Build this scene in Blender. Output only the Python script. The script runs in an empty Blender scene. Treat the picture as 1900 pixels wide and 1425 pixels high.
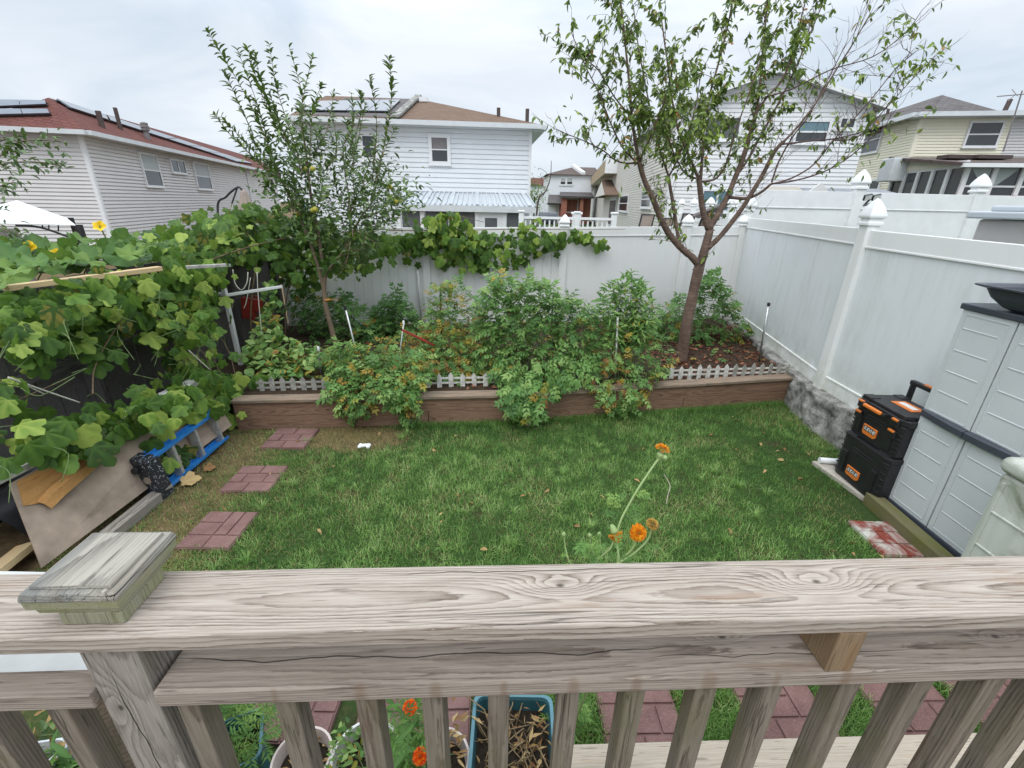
import bpy, math, random
import numpy as np
from mathutils import Vector, Matrix

R = math.radians
random.seed(7)
rng = np.random.default_rng(7)
sc = bpy.context.scene
col = sc.collection

# ------------------------------------------------------------ camera
HC = 2.42
FPX = 829.0
cam_d = bpy.data.cameras.new('camera')
cam = bpy.data.objects.new('camera', cam_d)
col.objects.link(cam)
cam_d.sensor_width = 36.0
cam_d.lens = 36.0 * FPX / 1900.0
cam_d.clip_start = 0.02
cam_d.clip_end = 600
CM = Matrix.Translation((0, 0, HC)) @ Matrix.Rotation(R(90 - 22.1), 4, 'X') @ Matrix.Rotation(R(1.2), 4, 'Z')
cam.matrix_world = CM
sc.camera = cam
CR = CM.to_3x3()
CO = Vector((0, 0, HC))

# ------------------------------------------------------------ sky and sun (overcast)
SUN_EL, SUN_AZ = 52, 205
w = bpy.data.worlds.new('World')
sc.world = w
w.use_nodes = True
wt = w.node_tree
wt.nodes.clear()
def wn(t, **k):
    n = wt.nodes.new(t)
    for a, b in k.items():
        setattr(n, a, b)
    return n
wo = wn('ShaderNodeOutputWorld'); bg = wn('ShaderNodeBackground')
sky = wn('ShaderNodeTexSky', sky_type='NISHITA', sun_disc=False)
sky.sun_elevation = R(SUN_EL); sky.sun_rotation = R(SUN_AZ)
tc = wn('ShaderNodeTexCoord'); sep = wn('ShaderNodeSeparateXYZ')
mp = wn('ShaderNodeMapping'); mp.inputs['Scale'].default_value = (1.3, 1.3, 4.0)
ns = wn('ShaderNodeTexNoise'); ns.inputs['Scale'].default_value = 1.6; ns.inputs['Detail'].default_value = 5
ns.inputs['Roughness'].default_value = 0.55; ns.inputs['Distortion'].default_value = 0.6
rp = wn('ShaderNodeValToRGB')
rp.color_ramp.elements[0].position = 0.36; rp.color_ramp.elements[0].color = (5.6, 6.4, 7.3, 1)
rp.color_ramp.elements[1].position = 0.62; rp.color_ramp.elements[1].color = (7.7, 8.1, 8.6, 1)
zen = wn('ShaderNodeMapRange'); zen.inputs['From Min'].default_value = 0.25; zen.inputs['From Max'].default_value = 1.0
zen.inputs['To Min'].default_value = 1.0; zen.inputs['To Max'].default_value = 3.0
mul = wn('ShaderNodeVectorMath', operation='SCALE')
mx = wn('ShaderNodeMix', data_type='RGBA'); mx.inputs[0].default_value = 0.93
L = wt.links.new
L(tc.outputs['Generated'], mp.inputs['Vector']); L(mp.outputs[0], ns.inputs['Vector'])
L(ns.outputs['Fac'], rp.inputs[0]); L(tc.outputs['Generated'], sep.inputs[0]); L(sep.outputs['Z'], zen.inputs[0])
L(rp.outputs[0], mul.inputs[0]); L(zen.outputs[0], mul.inputs[3])
L(sky.outputs[0], mx.inputs[6]); L(mul.outputs[0], mx.inputs[7])
L(mx.outputs[2], bg.inputs['Color']); bg.inputs['Strength'].default_value = 0.1
L(bg.outputs[0], wo.inputs[0])
sl = bpy.data.lights.new('sun', 'SUN'); so = bpy.data.objects.new('sun', sl); col.objects.link(so)
sl.energy = 0.85; sl.angle = R(30); sl.color = (1, 0.95, 0.88)
az = R(SUN_AZ); el = R(SUN_EL)
sdir = Vector((math.sin(az) * math.cos(el), math.cos(az) * math.cos(el), math.sin(el)))
so.rotation_euler = sdir.to_track_quat('Z', 'Y').to_euler()
sc.view_settings.view_transform = 'Standard'
sc.view_settings.look = 'None'
sc.view_settings.exposure = 0.3
sc.view_settings.gamma = 1.0
sc.cycles.use_denoising = True
sc.cycles.max_bounces = 6
sc.cycles.transparent_max_bounces = 6

# ------------------------------------------------------------ measuring: photo pixels (1900 x 1425) to places
def ray(px, py):
    return CR @ Vector(((px - 950) / FPX, (712.5 - py) / FPX, -1))
def G(px, py, z=0.0):
    d = ray(px, py); return CO + d * ((z - HC) / d.z)
def AY(px, py, y):
    d = ray(px, py); return CO + d * (y / d.y)
def AX(px, py, x):
    d = ray(px, py); return CO + d * (x / d.x)
def AA(px, py, a):
    return CO + ray(px, py) * a

# ------------------------------------------------------------ node helpers
class NT:
    def __init__(s, name):
        s.m = bpy.data.materials.new(name); s.m.use_nodes = True
        s.t = s.m.node_tree; s.t.nodes.clear()
        s.out = s.t.nodes.new('ShaderNodeOutputMaterial')
        s.tc = None
    def n(s, typ, ins=None, **props):
        nd = s.t.nodes.new('ShaderNode' + typ)
        for a, b in props.items():
            setattr(nd, a, b)
        for k, v in (ins or {}).items():
            s.put(nd.inputs[k], v)
        return nd
    def put(s, sock, v):
        if isinstance(v, bpy.types.NodeSocket):
            s.t.links.new(v, sock)
        elif isinstance(v, (tuple, list)) and sock.type == 'RGBA' and len(v) == 3:
            sock.default_value = (*v, 1)
        else:
            sock.default_value = v
    def math(s, op, a, b=0.0, c=0.0, clamp=False):
        nd = s.n('Math', {0: a, 1: b, 2: c}, operation=op); nd.use_clamp = clamp
        return nd.outputs[0]
    def obj(s):
        if s.tc is None:
            s.tc = s.n('TexCoord')
        return s.tc.outputs['Object']
    def scale(s, vec, k):
        return s.n('Mapping', {'Vector': vec, 'Scale': k}).outputs[0]
    def noise(s, vec, scale=1.0, detail=3, rough=0.5, dist=0.0):
        return s.n('TexNoise', {'Vector': vec, 'Scale': scale, 'Detail': detail, 'Roughness': rough, 'Distortion': dist}).outputs['Fac']
    def mix(s, f, a, b, mode='MIX'):
        nd = s.n('Mix', {0: f, 6: a, 7: b}, data_type='RGBA', blend_type=mode); return nd.outputs[2]
    def ramp(s, f, stops, interp='LINEAR'):
        nd = s.n('ValToRGB', {0: f}); cr = nd.color_ramp; cr.interpolation = interp
        while len(cr.elements) < len(stops):
            cr.elements.new(0.5)
        for e, (p, c) in zip(cr.elements, stops):
            e.position = p; e.color = (*c, 1) if len(c) == 3 else c
        return nd.outputs[0]
    def mr(s, v, a, b, c=0.0, d=1.0):
        return s.n('MapRange', {0: v, 1: a, 2: b, 3: c, 4: d}).outputs[0]
    def bump(s, h, strength=0.3, dist=0.01):
        return s.n('Bump', {'Height': h, 'Strength': strength, 'Distance': dist}).outputs[0]
    def pbr(s, color, rough=0.6, normal=None, metal=0.0, spec=0.5, **k):
        ins = {'Base Color': color, 'Roughness': rough, 'Metallic': metal, 'Specular IOR Level': spec}
        if normal is not None:
            ins['Normal'] = normal
        ins.update(k)
        b = s.n('BsdfPrincipled', ins); s.t.links.new(b.outputs[0], s.out.inputs[0]); return b
    def info(s):
        return s.n('ObjectInfo').outputs['Random']

def plain(name, c, rough=0.55, var=0.12, scale=6.0, bump=0.0, metal=0.0, spec=0.5, bscale=60.0):
    t = NT(name); o = t.obj()
    n1 = t.noise(o, scale, 4, 0.6)
    f = t.mr(n1, 0.3, 0.7)
    c2 = tuple(max(0, x * (1 - var)) for x in c); c3 = tuple(min(1, x * (1 + var * 0.6)) for x in c)
    cc = t.mix(f, c2, c3)
    nm = t.bump(t.noise(o, bscale, 3), bump, 0.004) if bump else None
    t.pbr(cc, rough, nm, metal, spec)
    return t.m

def dirty(name, c, dirt, amount=0.5, rough=0.5, zs=0.6, xs=7.0, bump=0.05, base=None):
    """painted or plastic surface with rain streaks and blotches of dirt"""
    t = NT(name); o = t.obj()
    st = t.noise(t.scale(o, (xs, xs, zs)), 1.0, 5, 0.65)
    bl = t.noise(o, 1.3, 5, 0.6)
    sp = t.noise(o, 45, 3, 0.6)
    f = t.math('MULTIPLY', t.mr(st, 0.42, 0.75), t.mr(bl, 0.35, 0.7))
    f = t.math('ADD', t.math('MULTIPLY', f, amount), t.math('MULTIPLY', t.mr(sp, 0.6, 0.8), amount * 0.25), clamp=True)
    cc = t.mix(f, c, dirt)
    if base:       # algae and soil splash on the lowest part: colour, top height, bottom height
        z = t.n('SeparateXYZ', {0: o}).outputs[2]
        g = t.math('MULTIPLY', t.mr(z, base[1], base[2]), t.mr(t.noise(o, 5, 5, 0.7), 0.35, 0.65))
        cc = t.mix(t.math('MULTIPLY', g, 0.6), cc, base[0])
    t.pbr(cc, rough, t.bump(sp, bump, 0.002))
    return t.m

def wood(name, light, dark, freq=120.0, zc=-0.035, wob=0.03, moss=None, crack=0.6, contrast=0.8, warm=None, bump=0.35, knots=(), stain=0.25, lines=0.62, splits=(), spots=()):
    """weathered board: grain runs along local X"""
    t = NT(name); o = t.obj(); ri = t.info()
    off = t.n('CombineXYZ', {0: t.math('MULTIPLY', ri, 37.0), 1: t.math('MULTIPLY', ri, 0.02), 2: 0.0}).outputs[0]
    p = t.n('VectorMath', {0: o, 1: off}, operation='ADD').outputs[0]
    s = t.n('SeparateXYZ', {0: p})
    x, y, z = s.outputs
    n1 = t.noise(t.scale(p, (0.9, 2, 2)), 1.0, 1, 0.5)
    n2 = t.noise(t.scale(p, (5, 18, 18)), 1.0, 3, 0.55)
    yy = t.math('ADD', y, t.math('MULTIPLY', t.math('SUBTRACT', n2, 0.5), wob * 0.55))
    zz = t.math('ADD', t.math('ADD', z, -zc), t.math('MULTIPLY', t.math('SUBTRACT', n1, 0.5), wob * 4.5))
    r = t.math('SQRT', t.math('ADD', t.math('MULTIPLY', yy, yy), t.math('MULTIPLY', zz, zz)))
    os_ = t.n('SeparateXYZ', {0: o})
    for (kx, ky, kr) in knots:
        dx = t.math('MULTIPLY', t.math('ADD', os_.outputs[0], -kx), 0.30); dy = t.math('ADD', os_.outputs[1], -ky)
        d2 = t.math('ADD', t.math('MULTIPLY', dx, dx), t.math('MULTIPLY', dy, dy))
        g = t.math('EXPONENT', t.math('MULTIPLY', d2, -1.0 / (kr * kr)))
        r = t.math('ADD', r, t.math('MULTIPLY', g, kr * 1.1))
    ring = t.math('MULTIPLY', r, freq)
    ring = t.math('ADD', ring, t.math('MULTIPLY', t.noise(t.scale(p, (2, 30, 30)), 1.0, 2), 0.8))
    ring = t.math('ADD', ring, t.math('MULTIPLY', t.math('SUBTRACT', t.noise(t.scale(p, (26, 110, 110)), 1.0, 3, 0.65), 0.5), 0.6))
    fr = t.math('FRACT', ring)
    lw = t.mr(t.math('POWER', fr, 2.2), 0.0, 1.0)
    soft = t.math('MULTIPLY', lw, t.mr(fr, 1.0, 0.90))
    soft = t.math('MULTIPLY', soft, t.mr(t.noise(t.scale(p, (1.3, 40, 40)), 1.0, 3, 0.6), 0.33, 0.62, 0.25, 1.0))
    fib = t.noise(t.scale(p, (5, 210, 210)), 1.0, 4, 0.75)
    bl = t.noise(t.scale(p, (2.2, 9, 9)), 1.0, 4, 0.6)
    f = t.math('ADD', t.math('MULTIPLY', soft, lines * contrast), t.math('MULTIPLY', t.mr(fib, 0.40, 0.64), 0.44 * contrast), clamp=True)
    c = t.mix(f, light, dark)
    g = tuple(a * 0.55 for a in light) if warm is None else warm
    c = t.mix(t.math('MULTIPLY', t.mr(bl, 0.52, 0.78), stain * 2.2, clamp=True), c, g, 'MIX')
    ds = t.noise(t.scale(p, (9, 170, 170)), 1.0, 2, 0.5)
    c = t.mix(t.math('MULTIPLY', t.mr(ds, 0.64, 0.70), 0.55), c, tuple(a * 0.45 for a in dark))
    c = t.mix(t.math('MULTIPLY', t.mr(t.noise(t.scale(p, (3, 22, 22)), 1.0, 3, 0.6), 0.60, 0.70), 0.35), c, (dark[0] * 1.9, dark[1] * 1.35, dark[2] * 0.85))
    ck = t.noise(t.scale(p, (1.1, 26, 26)), 1.0, 3, 0.5, 0.3)
    ck = t.math('ABSOLUTE', t.math('SUBTRACT', ck, 0.56))
    ckm = t.math('MULTIPLY', t.mr(ck, 0.0, 0.010, 1.0, 0.0), t.mr(t.noise(t.scale(p, (1.5, 5, 5)), 1.0, 1), 0.48, 0.6))
    c = t.mix(t.math('MULTIPLY', ckm, crack), c, tuple(a * 0.18 for a in dark))
    for (qx, qy, qr) in spots:             # rust stains round nails
        dx = t.math('ADD', os_.outputs[0], -qx); dy = t.math('ADD', os_.outputs[1], -qy)
        d = t.math('SQRT', t.math('ADD', t.math('MULTIPLY', dx, dx), t.math('MULTIPLY', dy, dy)))
        d = t.math('ADD', d, t.math('MULTIPLY', t.math('SUBTRACT', bl, 0.5), qr * 1.6))
        c = t.mix(t.math('MULTIPLY', t.mr(d, qr * 0.3, qr, 1.0, 0.0), 0.42), c, (0.15, 0.085, 0.042))
    for (sx0, sx1, sy, sw) in splits:      # long drying splits: x range, height, width
        wv = t.math('ADD', t.math('MULTIPLY', t.math('SUBTRACT', t.noise(t.scale(o, (4, 0, 0)), 1.0, 3, 0.5), 0.5), 0.05), -sy)
        dd = t.math('ABSOLUTE', t.math('SUBTRACT', os_.outputs[1], t.math('MULTIPLY', wv, -1.0)))
        mk = t.math('MULTIPLY', t.mr(dd, sw * 0.4, sw, 1.0, 0.0), t.math('MULTIPLY', t.mr(os_.outputs[0], sx0, sx0 + 0.1), t.mr(os_.outputs[0], sx1, sx1 - 0.15)))
        c = t.mix(t.math('MULTIPLY', mk, 0.9), c, tuple(a * 0.12 for a in dark)); ckm = t.math('MAXIMUM', ckm, mk)
    for (kx, ky, kr) in knots:
        dx = t.math('ADD', os_.outputs[0], -kx); dy = t.math('ADD', os_.outputs[1], -ky)
        d = t.math('SQRT', t.math('ADD', t.math('MULTIPLY', dx, dx), t.math('MULTIPLY', t.math('MULTIPLY', dy, dy), 3.0)))
        c = t.mix(t.math('MULTIPLY', t.mr(d, 0.004, 0.011, 1.0, 0.0), 0.8), c, tuple(a * 0.3 for a in dark))
    if moss is not None:
        ms = t.noise(t.scale(p, (5, 9, 9)), 1.0, 4, 0.6)
        c = t.mix(t.math('MULTIPLY', t.mr(ms, 0.45, 0.7), moss[1]), c, moss[0])
    h = t.math('SUBTRACT', t.math('MULTIPLY', fib, -0.5), t.math('ADD', t.math('MULTIPLY', soft, 0.5), t.math('MULTIPLY', ckm, 2.0)))
    t.pbr(c, 0.82, t.bump(h, bump, 0.002), 0, 0.25)
    return t.m

def leafmat(name, stops, trans=0.25, rough=0.45, spec=0.4, vein=0.0):
    t = NT(name)
    at = t.n('Attribute', attribute_name='tint').outputs['Fac']
    o = t.obj()
    nz = t.noise(o, 30, 2)
    f = t.math('ADD', at, t.math('MULTIPLY', t.math('SUBTRACT', nz, 0.5), 0.18), clamp=True)
    c = t.ramp(f, stops)
    if vein:
        c = t.mix(t.math('MULTIPLY', t.mr(t.noise(o, 90, 3), 0.5, 0.7), vein), c, stops[-1][1])
    nm = t.bump(t.noise(o, 55, 2), 0.25, 0.004)
    b = t.n('BsdfPrincipled', {'Base Color': c, 'Roughness': rough, 'Specular IOR Level': spec, 'Normal': nm})
    tr = t.n('BsdfTranslucent', {'Color': t.mix(0.5, c, (0.2, 0.32, 0.05), 'MIX')})
    ms = t.n('MixShader', {0: trans, 1: b.outputs[0], 2: tr.outputs[0]})
    t.t.links.new(ms.outputs[0], t.out.inputs[0])
    return t.m

# ------------------------------------------------------------ mesh helpers
W = {}
class MB:
    def __init__(s):
        s.v = []; s.f = []
    def add(s, vs, fs):
        b = len(s.v)
        s.v += [tuple(v) for v in vs]
        s.f += [tuple(b + i for i in f) for f in fs]
    def hexa(s, p):     # 8 points: bottom ring 0-3, top ring 4-7
        s.add(p, [(3, 2, 1, 0), (4, 5, 6, 7), (0, 1, 5, 4), (1, 2, 6, 5), (2, 3, 7, 6), (3, 0, 4, 7)])
    def box(s, c, d, M=None):
        x, y, z = c; a, b, e = d[0] / 2, d[1] / 2, d[2] / 2
        p = [Vector((x + i * a, y + j * b, z + k * e)) for k in (-1, 1) for i, j in ((-1, -1), (1, -1), (1, 1), (-1, 1))]
        if M is not None:
            p = [M @ q for q in p]
        s.hexa(p)
    def bar(s, p0, p1, wd, th, up=(0, 0, 1)):
        p0 = Vector(p0); p1 = Vector(p1); X = (p1 - p0).normalized()
        U = Vector(up); Z = (U - X * U.dot(X))
        if Z.length < 1e-4:
            Z = Vector((1, 0, 0)) - X * X.x
        Z.normalize(); Y = Z.cross(X)
        pts = []
        for k in (-1, 1):
            for q, j in ((p0, -1), (p1, -1), (p1, 1), (p0, 1)):
                pts.append(q + Y * (j * wd / 2) + Z * (k * th / 2))
        s.hexa(pts)
    def tube(s, path, rad, n=6, cap=True):
        path = [Vector(p) for p in path]
        m = len(path)
        if not isinstance(rad, (list, tuple)):
            rad = [rad] * m
        b = len(s.v); ref = Vector((0.31, 0.53, 0.79))
        pu = None
        for i, p in enumerate(path):
            t = (path[min(i + 1, m - 1)] - path[max(i - 1, 0)])
            if t.length < 1e-7:
                t = Vector((0, 0, 1))
            t.normalize()
            u = (pu - t * pu.dot(t)) if pu is not None else t.cross(ref)
            if u.length < 1e-5:
                u = t.cross(Vector((1, 0, 0)))
            u.normalize(); pu = u; vv = t.cross(u)
            for k in range(n):
                a = 2 * math.pi * k / n
                s.v.append(tuple(p + (u * math.cos(a) + vv * math.sin(a)) * rad[i]))
        for i in range(m - 1):
            for k in range(n):
                a = b + i * n + k; c = b + i * n + (k + 1) % n
                s.f.append((a, c, c + n, a + n))
        if cap:
            s.f.append(tuple(b + k for k in reversed(range(n))))
            s.f.append(tuple(b + (m - 1) * n + k for k in range(n)))
    def lathe(s, c, prof, n=20, M=None, caps=True):
        b = len(s.v)
        for r, z in prof:
            for k in range(n):
                a = 2 * math.pi * k / n
                q = Vector((c[0] + r * math.cos(a), c[1] + r * math.sin(a), c[2] + z))
                s.v.append(tuple(M @ q if M is not None else q))
        for i in range(len(prof) - 1):
            for k in range(n):
                a = b + i * n + k; d = b + i * n + (k + 1) % n
                s.f.append((a, d, d + n, a + n))
        if caps:
            s.f.append(tuple(b + k for k in reversed(range(n))))
            s.f.append(tuple(b + (len(prof) - 1) * n + k for k in range(n)))
    def prism(s, poly, z0, z1, M=None):
        n = len(poly)
        vs = [Vector((x, y, z)) for z in (z0, z1) for x, y in poly]
        if M is not None:
            vs = [M @ q for q in vs]
        s.add(vs, [tuple(reversed(range(n))), tuple(range(n, 2 * n))] + [(i, (i + 1) % n, n + (i + 1) % n, n + i) for i in range(n)])
    def build(s, name, mat, parent=None, smooth=False, bevel=0.0, M=None, segs=2):
        me = bpy.data.meshes.new(name)
        me.from_pydata(s.v, [], s.f)
        me.materials.append(mat)
        if smooth:
            me.polygons.foreach_set('use_smooth', [True] * len(me.polygons))
        o = bpy.data.objects.new(name, me)
        link(o, parent, M)
        if bevel:
            md = o.modifiers.new('bevel', 'BEVEL'); md.width = bevel; md.segments = segs; md.limit_method = 'ANGLE'
            md.angle_limit = R(35)
        me.update()
        return o

def link(o, parent=None, M=None):
    col.objects.link(o)
    M = M if M is not None else Matrix.Identity(4)
    if parent is not None:
        o.parent = parent
        o.matrix_parent_inverse = W[parent.name].inverted()
    o.matrix_basis = M
    W[o.name] = M.copy()

def tag(o, label=None, cat=None, group=None, kind=None):
    if label: o['label'] = label
    if cat: o['category'] = cat
    if group: o['group'] = group
    if kind: o['kind'] = kind
    return o

def thing(name, loc, label, cat, group=None):
    o = bpy.data.objects.new(name, None)
    o.empty_display_size = 0.1
    link(o, None, Matrix.Translation(Vector(loc)))
    return tag(o, label, cat, group)

def clone(root, loc, label=None, rz=0.0, group=None):
    """a copy of a thing with copies of its parts and sub-parts"""
    r = root.copy(); col.objects.link(r)
    M = Matrix.Translation(Vector(loc)) @ Matrix.Rotation(rz, 4, 'Z')
    r.matrix_basis = M; W[r.name] = M
    if label: r['label'] = label
    if group: r['group'] = group
    def rec(src, dst):
        for ch in list(src.children):
            c = ch.copy(); col.objects.link(c); c.parent = dst
            c.matrix_parent_inverse = ch.matrix_parent_inverse.copy()
            rec(ch, c)
    rec(root, r)
    return r

def board(name, p0, p1, wd, th, mat, parent=None, up=(0, 0, 1), bevel=0.003, segs=2, nx=1):
    """box with its own local axes: X along the grain, Y width, Z thickness"""
    p0 = Vector(p0); p1 = Vector(p1); X = (p1 - p0); ln = X.length; X.normalize()
    U = Vector(up); Z = U - X * U.dot(X)
    Z.normalize(); Y = Z.cross(X)
    M = Matrix(((X.x, Y.x, Z.x, 0), (X.y, Y.y, Z.y, 0), (X.z, Y.z, Z.z, 0), (0, 0, 0, 1)))
    M.translation = (p0 + p1) / 2
    b = MB(); b.box((0, 0, 0), (ln, wd, th))
    return b.build(name, mat, parent, bevel=bevel, M=M, segs=segs)

def fast(name, V, F, tint, mat, parent=None, smooth=False):
    """big triangle mesh from arrays, one tint value per vertex"""
    me = bpy.data.meshes.new(name)
    nv, nf = len(V), len(F)
    me.vertices.add(nv); me.vertices.foreach_set('co', np.asarray(V, np.float32).ravel())
    me.loops.add(nf * 3); me.loops.foreach_set('vertex_index', np.asarray(F, np.int32).ravel())
    me.polygons.add(nf)
    me.polygons.foreach_set('loop_start', np.arange(0, nf * 3, 3, dtype=np.int32))
    me.polygons.foreach_set('loop_total', np.full(nf, 3, np.int32))
    if smooth:
        me.polygons.foreach_set('use_smooth', np.ones(nf, bool))
    a = me.attributes.new('tint', 'FLOAT', 'POINT'); a.data.foreach_set('value', np.asarray(tint, np.float32))
    me.materials.append(mat)
    me.update(calc_edges=True); me.validate()
    o = bpy.data.objects.new(name, me)
    link(o, parent)
    return o

def unit(a):
    return a / np.maximum(np.linalg.norm(a, axis=-1, keepdims=True), 1e-9)

def scatter(tmpl, P, D, N, S, tint):
    dt = tmpl[2] if len(tmpl) > 2 else None; tmpl = tmpl[:2]
    """leaf templates (x = along the leaf, z = up) set at P, pointing along D, facing N"""
    tv, tf = tmpl
    D = unit(D); N = unit(N - D * (N * D).sum(-1, keepdims=True)); B = np.cross(N, D)
    S = np.asarray(S).reshape(-1, 1, 1)
    V = P[:, None, :] + S * (tv[None, :, 0:1] * D[:, None, :] + tv[None, :, 1:2] * B[:, None, :] + tv[None, :, 2:3] * N[:, None, :])
    k = len(tv); n = len(P)
    F = tf[None, :, :] + (np.arange(n) * k)[:, None, None]
    T = np.repeat(tint, k)
    if dt is not None:
        T = np.clip(T + np.tile(dt, n), 0, 1)
    return V.reshape(-1, 3), F.reshape(-1, 3), T

def join(parts):
    vs, fs, ts, b = [], [], [], 0
    for v, f, t in parts:
        vs.append(v); fs.append(f + b); ts.append(t); b += len(v)
    return np.concatenate(vs), np.concatenate(fs), np.concatenate(ts)

# leaf templates -------------------------------------------------
def t_lance(wd=0.3, fold=0.10, droop=0.12):
    xs = [0, 0.2, 0.5, 0.8, 1.0]; ws = [0, 0.75, 1.0, 0.6, 0]
    v, f = [], []
    for x, q in zip(xs, ws):
        zz = -droop * x * x
        if q == 0:
            v.append((x, 0, zz))
        else:
            v += [(x, 0, zz), (x, q * wd / 2, zz + fold * q), (x, -q * wd / 2, zz + fold * q)]
    f = [(0, 1, 2), (0, 3, 1)]
    for a in (1, 4):
        f += [(a, a + 3, a + 4), (a, a + 4, a + 1), (a, a + 2, a + 5), (a, a + 5, a + 3)]
    f += [(7, 10, 8), (7, 9, 10)]
    return np.array(v, float), np.array(f)
def t_small(wd=0.45, fold=0.06):
    v = [(0, 0, 0), (0.4, wd / 2, fold), (1, 0, -0.1), (0.4, -wd / 2, fold), (0.5, 0, 0)]
    return np.array(v, float), np.array([(0, 4, 1), (1, 4, 2), (0, 3, 4), (3, 2, 4)])
def t_palm(lobes=5, depth=0.28, teeth=True, cup=0.10, seed=0):
    """grape leaf: lobed outline round a centre, stalk at x=0"""
    r = random.Random(seed)
    pts = [(0.02, 0.0)]
    n = 26
    out = []
    for i in range(n + 1):
        a = -math.pi * 0.93 + 2 * math.pi * 0.93 * i / n
        lob = abs(math.cos(a * lobes / 2 * 0.98))
        rad = 0.5 * (1 - depth + depth * lob ** 0.8)
        rad *= 1.0 + 0.12 * math.cos(a) + (0.05 if teeth and i % 2 else -0.02) + r.uniform(-.02, .02)
        out.append((0.42 + rad * math.cos(a), rad * math.sin(a) * 1.05))
    v = [(0.08, 0, 0.0)]; dt = [0.20]
    def zf(x, y, lob):
        return cup * abs(y) - 0.34 * max(0, x - 0.2) ** 2 - 0.40 * y * y + 0.05 * (lob - .6) * math.hypot(x - .08, y) * 2 + r.uniform(-.012, .012)
    for k in (0.5, 1.0):
        for i, (x, y) in enumerate(out):
            a = -math.pi * 0.93 + 2 * math.pi * 0.93 * i / n
            lob = abs(math.cos(a * lobes / 2 * 0.98))
            xx, yy = 0.08 + (x - 0.08) * k, y * k
            v.append((xx, yy, zf(xx, yy, lob))); dt.append(0.20 * (lob ** 5 - 0.35) * (1.25 - .6 * k))
    m = n + 1
    f = [(0, i + 1, i + 2) for i in range(n)]
    for i in range(n):
        f += [(1 + i, 1 + m + i, 2 + m + i), (1 + i, 2 + m + i, 2 + i)]
    return np.array(v, float), np.array(f), np.array(dt)
def t_round(seed=0, n=20):
    r = random.Random(seed)
    v = [(0.35, 0, 0)]
    for i in range(n + 1):
        a = -math.pi * 0.94 + 2 * math.pi * 0.94 * i / n
        rad = 0.5 * (0.93 + 0.07 * math.cos(a * 5)) + r.uniform(-.02, .02)
        x, y = 0.42 + rad * math.cos(a), rad * math.sin(a)
        v.append((x, y, 0.30 * ((x - .35) ** 2 + y * y) + 0.085 * math.cos(a * 5) + r.uniform(-.02, .02)))
    return np.array(v, float), np.array([(0, i + 1, i + 2) for i in range(n)]), np.array([.22] + [.10 * math.cos(5 * (-math.pi * .94 + 2 * math.pi * .94 * i / n)) - .05 for i in range(n + 1)])
def t_compound(pairs=3, lw=0.5, ll=0.36, droop=0.35, seed=0):
    """pinnate leaf made of leaflets on a midrib"""
    r = random.Random(seed)
    bv, bf = t_small(lw)
    parts = []
    def put(x, ang, ln):
        c, s_ = math.cos(ang), math.sin(ang)
        tl = r.uniform(-.3, .1)
        v = np.stack([x + ln * (bv[:, 0] * c - bv[:, 1] * s_), ln * (bv[:, 0] * s_ + bv[:, 1] * c), ln * (bv[:, 2] + bv[:, 0] * tl)], 1)
        parts.append((v, bf, np.zeros(len(v))))
    for i in range(pairs):
        x = 0.18 + 0.55 * i / max(1, pairs - 1)
        k = 1 - 0.25 * abs(i - pairs * 0.5) / pairs
        for sg in (1, -1):
            put(x + r.uniform(-.03, .03), sg * r.uniform(0.75, 1.25), ll * k * r.uniform(.85, 1.1))
    put(0.66, r.uniform(-.15, .15), ll * 1.1)
    mv = np.array([(0, .008, 0), (0, -.008, 0), (.72, 0, 0)]); parts.append((mv, np.array([(0, 1, 2)]), np.zeros(3)))
    v, f, _ = join(parts)
    v[:, 2] -= droop * v[:, 0] ** 2
    return v, f

def in_poly(poly, n, rnd=None):
    """random points of a polygon"""
    rnd = rnd or random
    xs = [p[0] for p in poly]; ys = [p[1] for p in poly]
    out = []
    while len(out) < n:
        x = rnd.uniform(min(xs), max(xs)); y = rnd.uniform(min(ys), max(ys))
        ins = False; j = len(poly) - 1
        for i in range(len(poly)):
            if (poly[i][1] > y) != (poly[j][1] > y) and x < (poly[j][0] - poly[i][0]) * (y - poly[i][1]) / (poly[j][1] - poly[i][1]) + poly[i][0]:
                ins = not ins
            j = i
        if ins:
            out.append((x, y))
    return out
def smooth_path(pts, sub=4):
    """Catmull-Rom through points"""
    pts = [Vector(p) for p in pts]
    if len(pts) < 3:
        return pts
    out = []
    for i in range(len(pts) - 1):
        p0 = pts[max(i - 1, 0)]; p1 = pts[i]; p2 = pts[i + 1]; p3 = pts[min(i + 2, len(pts) - 1)]
        for k in range(sub):
            t = k / sub
            out.append(0.5 * ((2 * p1) + (p2 - p0) * t + (2 * p0 - 5 * p1 + 4 * p2 - p3) * t * t + (3 * p1 - p0 - 3 * p2 + p3) * t ** 3))
    out.append(pts[-1])
    return out

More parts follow.
